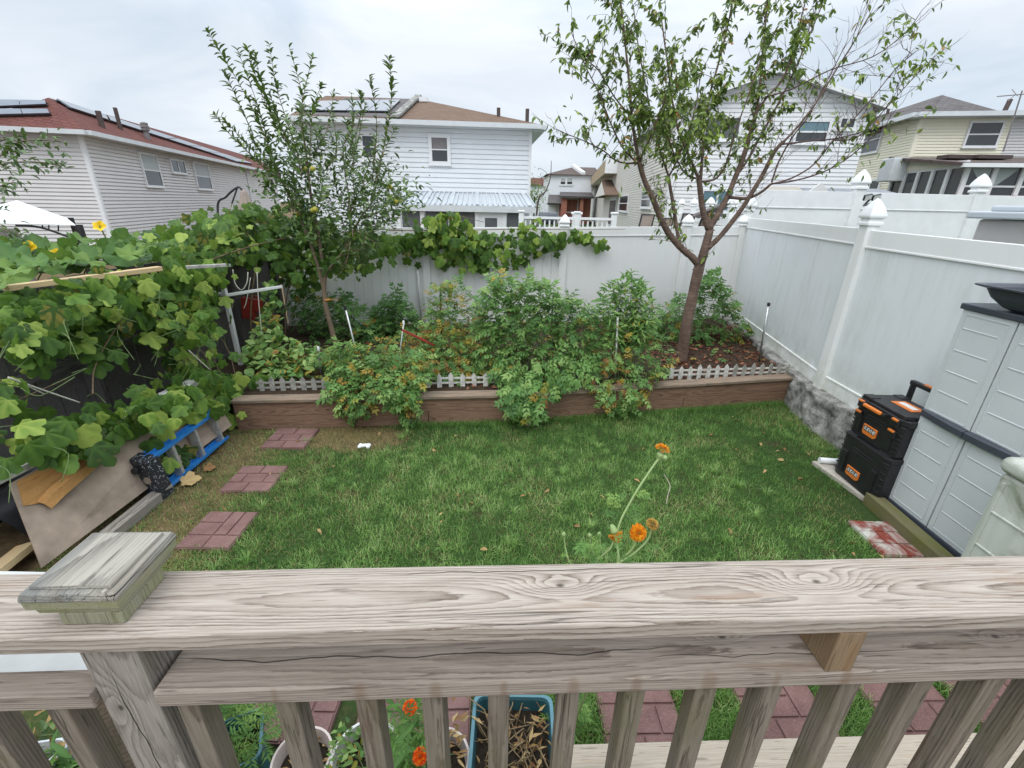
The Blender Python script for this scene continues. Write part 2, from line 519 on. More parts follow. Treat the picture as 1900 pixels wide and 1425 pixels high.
# ------------------------------------------------------------ materials
GREY_L, GREY_D = (0.50, 0.47, 0.44), (0.21, 0.18, 0.16)
m_cap = wood('weathered_cap_wood', (0.435, 0.38, 0.325), (0.118, 0.084, 0.060), freq=215, zc=-0.03, wob=0.018, knots=((0.0, 0.015, 0.022), (0.50, 0.012, 0.03)), warm=(0.25, 0.195, 0.155), bump=0.6, lines=1.15, splits=((-0.35, 0.2, 0.052, 0.0012),))
m_rail = wood('weathered_rail_wood', (0.35, 0.298, 0.25), (0.09, 0.066, 0.050), freq=210, zc=-0.06, wob=0.012, knots=((-0.30, 0.01, 0.012), (0.27, -0.005, 0.013), (0.70, 0.01, 0.014)), warm=(0.19, 0.15, 0.12), contrast=0.9, crack=0.9, lines=0.9, splits=((-1.4, -0.35, -0.012, 0.0018), (-0.5, 0.1, -0.03, 0.0012)), spots=[(AY(q, 1312, .585).x * 1.0 - 0.7375, -0.074, k) for q, k in ((552, .010), (690, .016), (815, .013), (930, .009), (1050, .014), (1160, .012), (1290, .017), (1412, .010), (1540, .012))])
m_post = wood('weathered_post_wood', (0.32, 0.288, 0.25), (0.072, 0.058, 0.047), freq=150, zc=-0.03, wob=0.022, knots=((0.55, 0.02, 0.02),), crack=0.9, warm=(0.15, 0.13, 0.11), lines=0.95, splits=((-0.3, 0.7, 0.006, 0.0018),))
m_bal = wood('weathered_baluster_wood', (0.215, 0.183, 0.145), (0.055, 0.041, 0.030), freq=190, lines=0.95, zc=-0.03, wob=0.012, crack=0.8, moss=((0.12, 0.115, 0.05), 0.5))
m_block = wood('fresh_block_wood', (0.25, 0.175, 0.105), (0.11, 0.068, 0.036), freq=240, zc=-0.03, wob=0.01, crack=0.1)
m_lid = wood('mossy_cap_wood', (0.36, 0.335, 0.285), (0.07, 0.062, 0.052), freq=200, zc=-0.05, wob=0.012, crack=0.95, stain=0.6, warm=(0.13, 0.135, 0.13), bump=0.7, lines=1.0, splits=((-0.08, 0.08, 0.03, 0.0012), (-0.06, 0.08, -0.02, 0.0012)))
m_lid2 = wood('mossy_moulding_wood', (0.31, 0.30, 0.215), (0.13, 0.12, 0.07), freq=200, zc=-0.05, wob=0.02, moss=((0.21, 0.22, 0.075), 0.8))
m_step = wood('pale_step_wood', (0.46, 0.40, 0.32), (0.25, 0.20, 0.145), freq=150, zc=-0.05, wob=0.02, crack=0.1)
m_bed = wood('reddish_bed_timber', (0.27, 0.165, 0.112), (0.06, 0.030, 0.020), freq=60, zc=-0.03, wob=0.05, lines=1.0, crack=0.5, warm=(0.16, 0.10, 0.07))
m_bedcap = wood('brown_bed_cap', (0.32, 0.24, 0.175), (0.085, 0.06, 0.042), freq=65, lines=1.0, zc=-0.04, wob=0.02, warm=(0.14, 0.12, 0.09), stain=0.45)
m_darkfence = wood('dark_fence_wood', (0.15, 0.14, 0.13), (0.03, 0.027, 0.025), freq=60, lines=1.0, zc=-0.03, wob=0.03, bump=0.6, warm=(0.08, 0.075, 0.07))
m_yellow = wood('pale_new_lumber', (0.62, 0.47, 0.27), (0.46, 0.31, 0.15), freq=90, zc=-0.05, wob=0.01, crack=0.0, stain=0.1)
m_sleeper = wood('mossy_sleeper', (0.18, 0.165, 0.085), (0.085, 0.07, 0.035), freq=80, zc=-0.03, wob=0.02, moss=((0.13, 0.14, 0.03), 0.75))
m_ply = plain('weathered_plywood', (0.34, 0.265, 0.205), 0.85, 0.42, 3.5, 0.2, spec=0.2, bscale=30)
m_plyinner = wood('torn_plywood_layer', (0.40, 0.215, 0.075), (0.22, 0.10, 0.03), freq=60, zc=-0.08, wob=0.02, crack=0.5, lines=0.4)
m_vinyl = dirty('white_vinyl', (0.80, 0.80, 0.785), (0.52, 0.53, 0.47), 0.28, 0.42, base=((0.36, 0.39, 0.27), 0.95, 0.40))
m_vinylgrey = dirty('weathered_white_vinyl', (0.74, 0.765, 0.775), (0.45, 0.465, 0.41), 0.55, 0.45, 1.6, 9.0, base=((0.36, 0.39, 0.27), 0.95, 0.45))
m_white = plain('white_paint', (0.80, 0.81, 0.81), 0.45, 0.06, 4)
m_pvc = plain('white_pvc_pole', (0.72, 0.72, 0.70), 0.4, 0.1, 8)
m_oldwhite = plain('chalky_white_pickets', (0.58, 0.57, 0.52), 0.75, 0.45, 22, 0.2)
m_greyold = plain('grey_old_pickets', (0.33, 0.32, 0.285), 0.8, 0.45, 22, 0.2)
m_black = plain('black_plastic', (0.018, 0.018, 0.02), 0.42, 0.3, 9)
m_blackrough = plain('black_metal', (0.02, 0.02, 0.022), 0.5, 0.2, 9)
m_metal = plain('galvanised_steel', (0.50, 0.51, 0.52), 0.35, 0.2, 20, metal=0.85)
m_alu = plain('ribbed_aluminium', (0.55, 0.55, 0.545), 0.42, 0.25, 30, metal=0.6)
m_orange = plain('orange_plastic', (0.72, 0.20, 0.035), 0.4, 0.08, 10)
m_red = plain('red_plastic', (0.32, 0.035, 0.022), 0.5, 0.25, 8)
m_string = plain('white_string', (0.62, 0.60, 0.52), 0.8, 0.1, 10)
m_soil = plain('garden_soil_dark', (0.055, 0.038, 0.026), 0.95, 0.5, 25, 0.8, spec=0.1, bscale=80)
m_glass = None

def brickpad(name, c1, c2, grey=None):
    t = NT(name); o = t.obj()
    sp = t.noise(o, 160, 3, 0.7); bl = t.noise(o, 7, 4, 0.6)
    c = t.mix(t.mr(bl, 0.35, 0.7), c1, c2)
    c = t.mix(t.mr(sp, 0.52, 0.72), c, tuple(min(1, x * 1.9 + 0.03) for x in c1))
    if grey:
        g = t.noise(o, 3.2, 4, 0.6, 1.0)
        c = t.mix(t.mr(g, 0.45, 0.60), c, grey)
    t.pbr(c, 0.9, t.bump(sp, 0.6, 0.003), 0, 0.2)
    return t.m
m_pad = brickpad('red_rubber_paver', (0.145, 0.080, 0.072), (0.215, 0.125, 0.112))
m_padw = brickpad('worn_painted_paver', (0.21, 0.045, 0.03), (0.17, 0.06, 0.045), (0.50, 0.49, 0.44))

def concrete_mat(name, c, dark):
    t = NT(name); o = t.obj()
    a = t.noise(o, 5, 6, 0.65); b = t.noise(o, 40, 4, 0.7)
    cc = t.mix(t.mr(a, 0.35, 0.65), c, dark)
    cc = t.mix(t.mr(b, 0.55, 0.75), cc, tuple(x * 0.6 for x in dark))
    t.pbr(cc, 0.9, t.bump(t.math('ADD', a, t.math('MULTIPLY', b, 0.5)), 0.8, 0.02), 0, 0.2)
    return t.m
m_conc = concrete_mat('rough_concrete', (0.42, 0.41, 0.38), (0.11, 0.105, 0.095))
m_slab = concrete_mat('pale_slab', (0.50, 0.46, 0.40), (0.38, 0.34, 0.29))

# grass, straw and other ground cover
m_grass = leafmat('grass_blades', [(0.0, (0.40, 0.31, 0.15)), (0.10, (0.30, 0.26, 0.10)), (0.16, (0.055, 0.145, 0.032)), (0.55, (0.175, 0.34, 0.08)), (0.85, (0.34, 0.53, 0.155)), (1.0, (0.50, 0.64, 0.27))], 0.4, 0.5, 0.3)
def ground_mat():
    t = NT('yard_ground'); o = t.obj()
    s = t.n('SeparateXYZ', {0: o}); x, y = s.outputs[0], s.outputs[1]
    n1 = t.noise(o, 2.2, 5, 0.65); n2 = t.noise(o, 30, 4, 0.7); n3 = t.noise(o, 9, 4, 0.6)
    soil = t.mix(t.mr(n2, 0.35, 0.7), (0.045, 0.034, 0.02), (0.095, 0.07, 0.042))
    straw = t.mix(t.mr(n3, 0.3, 0.7), (0.20, 0.14, 0.075), (0.085, 0.06, 0.035))
    grn = t.mix(t.mr(n2, 0.35, 0.7), (0.03, 0.06, 0.016), (0.06, 0.09, 0.03))
    left = t.math('ADD', t.mr(x, -2.0, -2.7), t.math('MULTIPLY', t.math('SUBTRACT', n1, 0.5), 2.0))
    c = t.mix(t.mr(n1, 0.52, 0.70), grn, soil)
    spx = t.math('MULTIPLY', t.math('ADD', x, 1.72), 1.5); spy = t.math('MULTIPLY', t.math('ADD', y, -4.30), 3.0)
    spot = t.math('ADD', t.math('SQRT', t.math('ADD', t.math('MULTIPLY', spx, spx), t.math('MULTIPLY', spy, spy))), t.math('MULTIPLY', t.math('SUBTRACT', n1, 0.5), 1.2))
    left = t.math('MAXIMUM', left, t.mr(spot, 1.1, 0.6))
    c = t.mix(t.mr(left, 0.3, 0.7), c, straw)
    t.pbr(c, 0.95, t.bump(n2, 0.8, 0.02), 0, 0.1)
    return t.m
m_ground = ground_mat()

# ------------------------------------------------------------ ground
b = MB()
b.add([(-160, -12, 0), (160, -12, 0), (160, 320, 0), (-160, 320, 0)], [(0, 1, 2, 3)])
tag(b.build('ground', m_ground), kind='structure')

# line of the raised bed's front (two straight runs meeting at the stump), and fence lines
BEDL, BEDM, BEDR = Vector((-3.05, 4.41, 0)), Vector((0.12, 4.75, 0)), Vector((3.86, 5.53, 0))
def bed_y(x):
    if x < BEDM.x:
        return BEDL.y + (x - BEDL.x) * (BEDM.y - BEDL.y) / (BEDM.x - BEDL.x)
    return BEDM.y + (x - BEDM.x) * (BEDR.y - BEDM.y) / (BEDR.x - BEDM.x)
def rf_x(y):      # right fence face
    return 3.70 + max(0.0, y - 5.0) * 0.155
BACK0, BACKD = Vector((-4.1, 7.62, 0)), Vector((8.4, 1.22, 0)).normalized()
def back(s, z=0.0, out=0.0):
    n = Vector((BACKD.y, -BACKD.x, 0))
    return BACK0 + BACKD * s + n * out + Vector((0, 0, z))
def back_y(x):
    return BACK0.y + (x - BACK0.x) * BACKD.y / BACKD.x
BEDZ = 0.36

def vnoise(x, y, sc_, seed):
    r = np.random.default_rng(seed); g = r.random((64, 64))
    x = np.asarray(x) * sc_ + 1000; y = np.asarray(y) * sc_ + 1000
    xi = np.floor(x).astype(int); yi = np.floor(y).astype(int)
    fx = x - xi; fy = y - yi; fx = fx * fx * (3 - 2 * fx); fy = fy * fy * (3 - 2 * fy)
    a = g[xi % 64, yi % 64]; b_ = g[(xi + 1) % 64, yi % 64]; c = g[xi % 64, (yi + 1) % 64]; d = g[(xi + 1) % 64, (yi + 1) % 64]
    return (a * (1 - fx) + b_ * fx) * (1 - fy) + (c * (1 - fx) + d * fx) * fy

PADS = [(-2.37, 4.22, 0.45, 0.43, 0.03), (-2.34, 3.46, 0.43, 0.41, 0.03), (-2.25, 2.77, 0.40, 0.42, 0.0), (3.02, 2.83, 0.42, 0.40, -0.02)]
PATIO = [(-1.06, 1.52, 0.42, 0.42, 0), (-0.46, 1.54, 0.56, 0.46, 0.05), (0.02, 1.56, 0.30, 0.46, 0.02), (0.68, 1.45, 0.40, 0.42, 0.03), (1.43, 1.47, 0.42, 0.42, 0.04), (2.12, 1.49, 0.42, 0.42, 0.03), (2.62, 1.52, 0.44, 0.42, 0.03)]
def blades(P, ln, wd, az_, lean, tint):
    n = len(P)
    d = np.stack([np.cos(az_), np.sin(az_), np.zeros(n)], 1); sd = np.stack([-np.sin(az_), np.cos(az_), np.zeros(n)], 1)
    up = np.array([0, 0, 1.0])
    ln = ln[:, None]; wd = wd[:, None]; lean = lean[:, None]
    p1 = P + ln * (0.5 * np.cos(lean * 0.6) * up + 0.5 * np.sin(lean * 0.6) * d)
    p2 = p1 + ln * 0.5 * (np.cos(lean * 1.6) * up + np.sin(lean * 1.6) * d)
    V = np.stack([P - sd * wd, P + sd * wd, p1 - sd * wd * 0.8, p1 + sd * wd * 0.8, p2], 1).reshape(-1, 3)
    f = np.array([(0, 1, 3), (0, 3, 2), (2, 3, 4)])
    F = (f[None] + (np.arange(n) * 5)[:, None, None]).reshape(-1, 3)
    return V, F, np.repeat(tint, 5)

def lawn():
    N = 290000
    x = rng.uniform(-3.25, 3.75, N); y = 1.05 + 4.55 * rng.random(N) ** 1.15
    byv = np.where(x < BEDM.x, BEDL.y + (x - BEDL.x) * (BEDM.y - BEDL.y) / (BEDM.x - BEDL.x), BEDM.y + (x - BEDM.x) * (BEDR.y - BEDM.y) / (BEDR.x - BEDM.x))
    keep = (y < byv - 0.02) & (x < 3.72)
    keep &= ~((x > 3.0) & (y < 4.0)) | ((x < 3.12) & (y > 3.35)) 
    for cx, cy, sx, sy, a in PADS + PATIO:
        keep &= ~((np.abs(x - cx) < sx * 0.47) & (np.abs(y - cy) < sy * 0.47))
    nA = vnoise(x, y, 1.1, 1); nB = vnoise(x, y, 3.7, 2); nC = vnoise(x, y, 11, 3)
    # how bare: the left path side, a worn spot by the far left stone, the mossy corner by the cabinet
    bare = .8 * np.clip((-2.2 - x) / 0.5, 0, 1) * np.clip((y - 2.0) / 0.5, 0, 1) + 1.3 * (nB - 0.5)
    spot = 1.55 - np.hypot((x + 1.72) / 0.62, (y - 4.30) / 0.31); bare = np.maximum(bare, spot)
    bare = np.maximum(bare, 1.25 - np.hypot((x - 2.95) / 0.36, (y - 3.18) / 0.25))
    bare = np.maximum(bare, 0.95 - np.hypot((x - 0.35) / 0.30, (y - 4.66) / 0.14))
    bare = np.maximum(bare, 0.8 - np.hypot((x - 3.5) / 0.28, (y - 4.6) / 0.5))
    bare = np.clip(bare + 0.35 * (nC - 0.5), 0, 1)
    keep &= rng.random(N) > bare * np.where(spot > .4, .93, .74)
    keep &= rng.random(N) < 0.45 + 0.55 * np.clip(0.3 + nC + (nB - 0.5), 0, 1)
    keep &= (y > 1.75) | (x > -0.05)
    x, y, bare, nA, nB, nC = (q[keep] for q in (x, y, bare, nA, nB, nC))
    n = len(x)
    P = np.stack([x, y, np.zeros(n)], 1)
    ln = rng.uniform(0.034, 0.078, n) * (0.7 + 0.6 * nB) * (1 - 0.3 * bare)
    tint = np.clip(0.23 + 0.58 * rng.random(n) ** 1.6 + 0.5 * (nA - 0.5) + 0.6 * (nC - 0.5) + .2 * (nB - .5), 0.17, 1.0)
    dead = rng.random(n) < 0.02 + 0.55 * bare
    tint[dead] = rng.uniform(0, 0.1, dead.sum())
    az_ = rng.uniform(0, 2 * np.pi, n); lean = rng.uniform(0.25, 1.1, n)
    lean[dead] = rng.uniform(0.9, 1.6, dead.sum())
    wd = rng.uniform(0.0012, 0.0025, n)
    parts = [blades(P, ln, wd, az_, lean, tint)]
    # coarse pale tufts
    for k in range(75):
        cx = rng.uniform(-2.2, 3.2); cy = rng.uniform(1.9, 4.6)
        if cy > bed_y(cx) - 0.1 or (cx > 2.6 and cy < 3.5):
            continue
        m = int(rng.integers(12, 60)); a = rng.uniform(0, 2 * np.pi, m); rr = rng.uniform(0, 0.03, m)
        Pq = np.stack([cx + rr * np.cos(a), cy + rr * np.sin(a), np.zeros(m)], 1)
        parts.append(blades(Pq, rng.uniform(0.06, 0.13, m), rng.uniform(0.001, 0.002, m), a, rng.uniform(0.5, 1.1, m), np.clip(rng.normal(rng.uniform(.55, .85), 0.15, m), .3, 1)))
    # a longer fringe along the bed and strips between the pavers
    m = 9000
    xx = rng.uniform(-1.2, 3.6, m); yy = np.array([bed_y(q) for q in xx]) - rng.uniform(0.0, 0.09, m)
    parts.append(blades(np.stack([xx, yy, np.zeros(m)], 1), rng.uniform(0.04, 0.10, m), rng.uniform(0.001, 0.002, m), rng.uniform(0, 6.28, m), rng.uniform(0.1, 0.8, m), rng.uniform(0.2, 0.8, m)))
    m = 14000
    xx = rng.uniform(0.2, 3.0, m); yy = rng.uniform(1.16, 1.75, m)
    kp = np.ones(m, bool)
    for cx, cy, sx, sy, a in PATIO:
        kp &= ~((np.abs(xx - cx) < sx * 0.49) & (np.abs(yy - cy) < sy * 0.5))
    xx, yy = xx[kp], yy[kp]; m = len(xx)
    parts.append(blades(np.stack([xx, yy, np.zeros(m)], 1), rng.uniform(0.05, 0.10, m), rng.uniform(0.001, 0.0018, m), rng.uniform(0, 6.28, m), rng.uniform(0.1, 0.9, m), rng.uniform(0.25, 0.9, m)))
    # loose straw lying on the bare side
    m = 8500
    xx = rng.normal(-2.35, 0.42, m); yy = rng.uniform(2.2, 4.4, m); xx[:2000] = rng.normal(-1.75, .28, 2000); yy[:2000] = rng.normal(4.3, .12, 2000)
    kp = (xx > -3.1) & (xx < -1.1) & (yy < 4.52)
    for cx, cy, sx, sy, a in PADS:
        kp &= ~((np.abs(xx - cx) < sx * 0.49) & (np.abs(yy - cy) < sy * 0.5))
    xx, yy = xx[kp], yy[kp]; m = len(xx)
    parts.append(blades(np.stack([xx, yy, np.full(m, .004)], 1), rng.uniform(0.03, 0.09, m), rng.uniform(0.0009, 0.0016, m), rng.uniform(0, 6.28, m), rng.uniform(1.2, 1.6, m), rng.uniform(0.0, 0.1, m)))
    V, F, T = join(parts)
    o = fast('grass', V, F, T, m_grass)
    tag(o, 'short green lawn grass with dry straw patches on the left', 'grass', kind='stuff')
lawn()

# ------------------------------------------------------------ stepping stones and pavers
def paver(name, cx, cy, sx, sy, a, mat, label, group, pat=0, z=0.0):
    h = 0.035; b = MB(); b.box((0, 0, h * 0.36), (sx, sy, h * 0.72))
    g = 0.007
    if pat == 0:      # basket of bricks
        cells = [(0, 0, .5, .33), (0, .33, .5, .34), (.5, 0, .5, .33), (.5, .33, .25, .67), (.75, .33, .25, .67), (0, .67, .5, .33)]
    elif pat == 1:
        cells = [(0, 0, .33, .5), (.33, 0, .67, .25), (.33, .25, .67, .25), (0, .5, .66, .25), (0, .75, .66, .25), (.66, .5, .34, .5)]
    else:
        cells = [(0, 0, .48, .33), (.48, 0, .52, .33), (0, .33, .28, .34), (.28, .33, .44, .34), (.72, .33, .28, .34), (0, .67, .5, .33), (.5, .67, .5, .33)]
    for u, v_, du, dv in cells:
        x0 = -sx / 2 + u * sx + g / 2; x1 = -sx / 2 + (u + du) * sx - g / 2; y0 = -sy / 2 + v_ * sy + g / 2; y1 = -sy / 2 + (v_ + dv) * sy - g / 2
        zt = h + random.uniform(-.002, .002)
        b.hexa([(x0, y0, h * .5), (x1, y0, h * .5), (x1, y1, h * .5), (x0, y1, h * .5), (x0 + .004, y0 + .004, zt), (x1 - .004, y0 + .004, zt), (x1 - .004, y1 - .004, zt), (x0 + .004, y1 - .004, zt)])
    o = b.build(name, mat, M=Matrix.Translation((cx, cy, z)) @ Matrix.Rotation(a, 4, 'Z'))
    return tag(o, label, 'paver', group)
lab = ['red brick-pattern stepping stone nearest the raised bed on the worn straw', 'red brick-pattern stepping stone in the middle of the left row beside the blue ladder', 'red brick-pattern stepping stone nearest the wooden post cap']
for (p, l, q) in zip(PADS[:3], lab, (2, 2, 0)):
    paver('stepping_stone', *p, m_pad, l, 'red stepping stones on the left of the lawn', q)
paver('stepping_stone', *PADS[3], m_padw, 'paver with worn white and red paint beside the grey storage cabinet', None, 2)
for p, l in zip(PATIO, ['red brick paver behind the baluster nearest the post, by the teal pot', 'red brick paver behind the two white pots', 'red brick paver strip beside the orange marigolds', 'dark red paver just right of the teal planter, between grass strips', 'red paver seen between grass strips below the small wooden block', 'dark red paver among the pavers on the right under the railing', 'rightmost red paver below the railing']):
    paver('patio_paver', *p, m_pad, l, 'red pavers below the deck railing', random.choice((0, 1, 2)))
# pale slab under the tool boxes, white pipe end, mossy sleeper under the cabinet
b = MB(); b.prism([(3.06, 3.93), (3.16, 3.28), (3.56, 3.28), (3.56, 3.93)], 0.004, 0.055)
tag(b.build('concrete_slab', m_slab, bevel=0.008), 'pale concrete slab under the black tool boxes', 'slab')
b = MB(); b.tube([(3.10, 3.89, 0.085), (3.36, 3.86, 0.085)], 0.03, 14)
tag(b.build('pipe', m_white, smooth=False), 'short white pipe end sticking out behind the tool boxes', 'pipe')
o = board('timber_sleeper', (3.19, 3.31, 0.062), (3.15, 2.35, 0.062), 0.11, 0.12, m_sleeper, bevel=0.006)
tag(o, 'mossy green timber sleeper along the foot of the grey cabinet', 'timber')

# ------------------------------------------------------------ litter on the lawn
m_litter = leafmat('dry_leaves', [(0, (0.20, 0.10, 0.04)), (0.5, (0.36, 0.23, 0.10)), (1, (0.50, 0.36, 0.17))], 0.1, 0.7, 0.2)
def litter():
    tm = t_lance(0.45, 0.2, 0.3)
    n = 150
    x = rng.uniform(-2.7, 3.6, n); y = rng.uniform(2.0, 5.1, n); k = (y < np.array([bed_y(q) for q in x]) - 0.05)
    k &= (rng.random(n) < 0.35) | (x > 2.2) | (x < -2.0)
    k &= ~((x > 2.9) & (y < 4.1))
    x, y = x[k], y[k]; n = len(x)
    P = np.stack([x, y, rng.uniform(0.02, 0.045, n)], 1)
    a = rng.uniform(0, 6.28, n)
    D = np.stack([np.cos(a), np.sin(a), rng.normal(0, .2, n)], 1); Nn = np.stack([rng.normal(0, .4, n), rng.normal(0, .4, n), np.ones(n)], 1)
    V, F, T = scatter(tm, P, D, Nn, rng.uniform(0.03, 0.07, n), rng.random(n))
    tag(fast('fallen_leaves', V, F, T, m_litter), 'small dry leaves scattered over the lawn', 'leaves', kind='stuff')
litter()
def big_leaf(px, py, size, label, tint, z=0.03):
    p = G(px, py, z); tm = t_palm(5, 0.35, True, 0.5, 3)
    V, F, T = scatter(tm, np.array([p]), np.array([[0.8, .5, .15]]), np.array([[.2, -.3, 1.0]]), np.array([size]), np.array([tint]))
    tag(fast('dry_leaf', V, F, T, m_litter), label, 'leaf')
big_leaf(335, 897, 0.16, 'large curled orange-brown leaf beside the blue ladder', 0.8)
big_leaf(378, 872, 0.10, 'small reddish dry leaf on the straw behind the ladder', 0.1)
# white bone shaped toy
p = G(676, 828, 0.03); b = MB()
b.tube([p + Vector((-.05, 0, 0)), p + Vector((-.045, 0, 0)), p + Vector((-.02, 0, .005)), p + Vector((.02, .01, .005)), p + Vector((.045, .012, 0)), p + Vector((.05, .012, 0))], [.012, .026, .02, .02, .026, .012], 8)
for sx in (-.045, .045):
    for sy in (-.018, .02):
        b.lathe((p.x + sx, p.y + sy, p.z - .02), [(.004, 0), (.018, .01), (.022, .022), (.016, .036), (.004, .042)], 8)
tag(b.build('bone', m_white, smooth=True), 'small white bone lying on the worn lawn by the raised bed', 'bone')
# bent pale stem on the grass
b = MB(); b.tube(smooth_path([G(1232, 880, .03), G(1243, 900, .04), G(1240, 915, .05), G(1236, 935, .03)], 4), 0.004, 5)
tag(b.build('straw_stalk', m_step, smooth=True), 'thin pale dry stem lying on the grass right of the tall marigold', 'stem')

# ------------------------------------------------------------ deck railing in the foreground
RS = 0.052                      # the rail runs slightly away to the right
def rail_pt(x, off, z):         # off: metres behind the front edge
    return Vector((x, 0.549 + RS * x + off, z))
ZT = 1.75
rl = thing('deck_railing', rail_pt(0, 0.07, 0.84), 'weathered grey wooden deck railing with balusters across the foreground', 'railing')
board('cap_rail', rail_pt(-1.9, 0.072, ZT - 0.019), rail_pt(2.1, 0.072, ZT - 0.019), 0.144, 0.038, m_cap, rl, bevel=0.006, segs=3)
board('lower_rail', rail_pt(-0.625, 0.070, 1.591), rail_pt(2.1, 0.070, 1.591), 0.140, 0.038, m_rail, rl, bevel=0.005, segs=3)
board('lower_rail', rail_pt(-1.9, 0.028, 1.583), rail_pt(-0.7285, 0.026, 1.590), 0.048, 0.038, m_rail, rl, bevel=0.003, segs=2)
post = board('post', rail_pt(-0.681, 0.061, 0.3), rail_pt(-0.681, 0.061, ZT - 0.039), 0.096, 0.096, m_post, rl, up=(RS, -1, 0), bevel=0.005)
# post cap: stub, two mouldings and a shallow pyramid lid
stub = board('post_stub', rail_pt(-0.695, 0.075, ZT + 0.0005), rail_pt(-0.695, 0.075, ZT + 0.026), 0.100, 0.100, m_lid2, rl, up=(RS, -1, 0), bevel=0.002)
capz = ZT + 0.026
CX, CY = -0.711, 0.091
def frustum(name, x, off, z0, z1, h0, h1, mat, parent, bevel=0.0015):
    c = rail_pt(x, off, 0)
    M = Matrix.Translation((c.x, c.y, 0)) @ Matrix.Rotation(math.atan(RS) + math.pi / 2, 4, 'Z')
    b = MB(); b.hexa([(-h0, -h0, z0), (h0, -h0, z0), (h0, h0, z0), (-h0, h0, z0), (-h1, -h1, z1), (h1, -h1, z1), (h1, h1, z1), (-h1, h1, z1)])
    return b.build(name, mat, parent, bevel=bevel, M=M)
pc = frustum('post_cap', CX, CY, capz + 0.0345, capz + 0.0505, 0.0775, 0.0735, m_lid, rl, 0.004)
frustum('cap_moulding', CX, CY, capz + 0.0005, capz + 0.0160, 0.0650, 0.0680, m_lid2, pc)
frustum('cap_moulding', CX, CY, capz + 0.0163, capz + 0.0342, 0.0735, 0.0745, m_lid2, pc)
frustum('cap_lid', CX, CY, capz + 0.0507, capz + 0.0565, 0.064, 0.0625, m_lid, pc, 0.001)
o = board('spacer_block', rail_pt(0.625, 0.045, 1.611), rail_pt(0.625, 0.045, ZT - 0.0385), 0.052, 0.088, m_block, rl, up=(RS, -1, 0), bevel=0.002)
for px in (545, 690, 808, 925, 1050, 1165, 1290, 1405, 1540, 1665, 1790, 1890):
    p = AY(px, 1312, 0.585)
    x = p.x; y = 0.549 + RS * x + 0.036 + random.uniform(-.004, .004)
    x = AY(px, 1312, y).x
    board('baluster', (x, y, 0.86), (x, y, 1.5715), 0.041, 0.041, m_bal, rl, up=(random.uniform(-.08, .08), -1, 0), bevel=0.003)
for x, dx in ((-0.585, 0.0), (-0.81, -0.005), (-0.965, 0.01), (-1.13, 0.0), (1.12, 0), (1.26, 0)):
    y = 0.549 + RS * x + 0.036
    board('baluster', (x, y, 0.86), (x + dx, y, 1.562 if x < -.7 else 1.5715), 0.041, 0.041, m_bal, rl, up=(0, -1, 0), bevel=0.003)
m_potgrey0 = plain('faded_white_board', (0.52, 0.52, 0.50), 0.7, 0.18, 5)
# pale plank outside the balusters and the white board behind the left bay
o = board('plank', (0.235, 0.985, 0.46), (2.6, 1.09, 0.46), 0.19, 0.038, m_step, bevel=0.003)
tag(o, 'pale tan wooden plank lying behind the balusters at the bottom right', 'plank')
for sx in (0.5, 2.2):
    pass
b = MB(); b.box((1.3, 1.03, 0.22), (2.0, 0.06, 0.435))
tag(b.build('plank_support', m_bedcap), 'brown timber support under the pale plank', 'timber')
b = MB(); b.box((-1.17, 0.765, 1.43), (0.80, 0.27, 0.02)); b.box((-1.17, 0.89, 1.455), (0.80, 0.02, 0.07))
tag(b.build('white_board', m_potgrey0, bevel=0.002), 'white board seen through the railing gap left of the post', 'board')
b = MB(); b.box((-1.17, 0.80, 0.71), (0.06, 0.06, 1.418))
tag(b.build('board_post', m_bedcap), 'wooden prop under the white board', 'post')

# deck floor under the photographer (never in the picture, but it shades the ground)
b = MB()
for i in range(16):
    b.box((0.2, 0.56 - i * 0.145, 0.82), (5.0, 0.138, 0.036))
tag(b.build('deck_floor', m_rail), kind='structure')

# ------------------------------------------------------------ raised bed
rb = thing('raised_bed', (0, 4.7, 0), 'long raised garden bed edged with reddish-brown timber boards along the back of the lawn', 'garden bed')
def bedrun(A, B, splits, zoff=0):
    d = (B - A).normalized(); n = Vector((d.y, -d.x, 0)); ln = (B - A).length
    for k, (z, tk) in enumerate(((0.085, 0.165), (0.2515, 0.163))):
        cuts = [0] + [q * ln for q in splits[k]] + [ln]
        for a, c in zip(cuts, cuts[1:]):
            off = n * (-0.022 + random.uniform(-.003, .003))
            board('bed_board', A + d * (a + .003) + off + Vector((0, 0, z + random.uniform(-.002, .002))), A + d * (c - .003) + off + Vector((0, 0, z)), tk, 0.04, m_bed, rb, up=(n.x, n.y, 0.0), bevel=0.004)
    cuts = [0] + [q * ln for q in splits[2]] + [ln]
    for a, c in zip(cuts, cuts[1:]):
        board('bed_cap', A + d * (a + .003) - n * 0.055 + Vector((0, 0, 0.353)), A + d * (c - .003) - n * 0.055 + Vector((0, 0, 0.353)), 0.165, 0.036, m_bedcap, rb, bevel=0.005)
bedrun(BEDL, BEDM, ([0.66], [0.36], [0.5]))
bedrun(BEDM, BEDR, ([0.55], [], [0.62]))
p = G(985, 790, 0.0)
board('bed_stump', (p.x, p.y + 0.03, 0), (p.x, p.y + 0.03, 0.30), 0.13, 0.11, m_post, rb, up=(0, -1, 0), bevel=0.015)
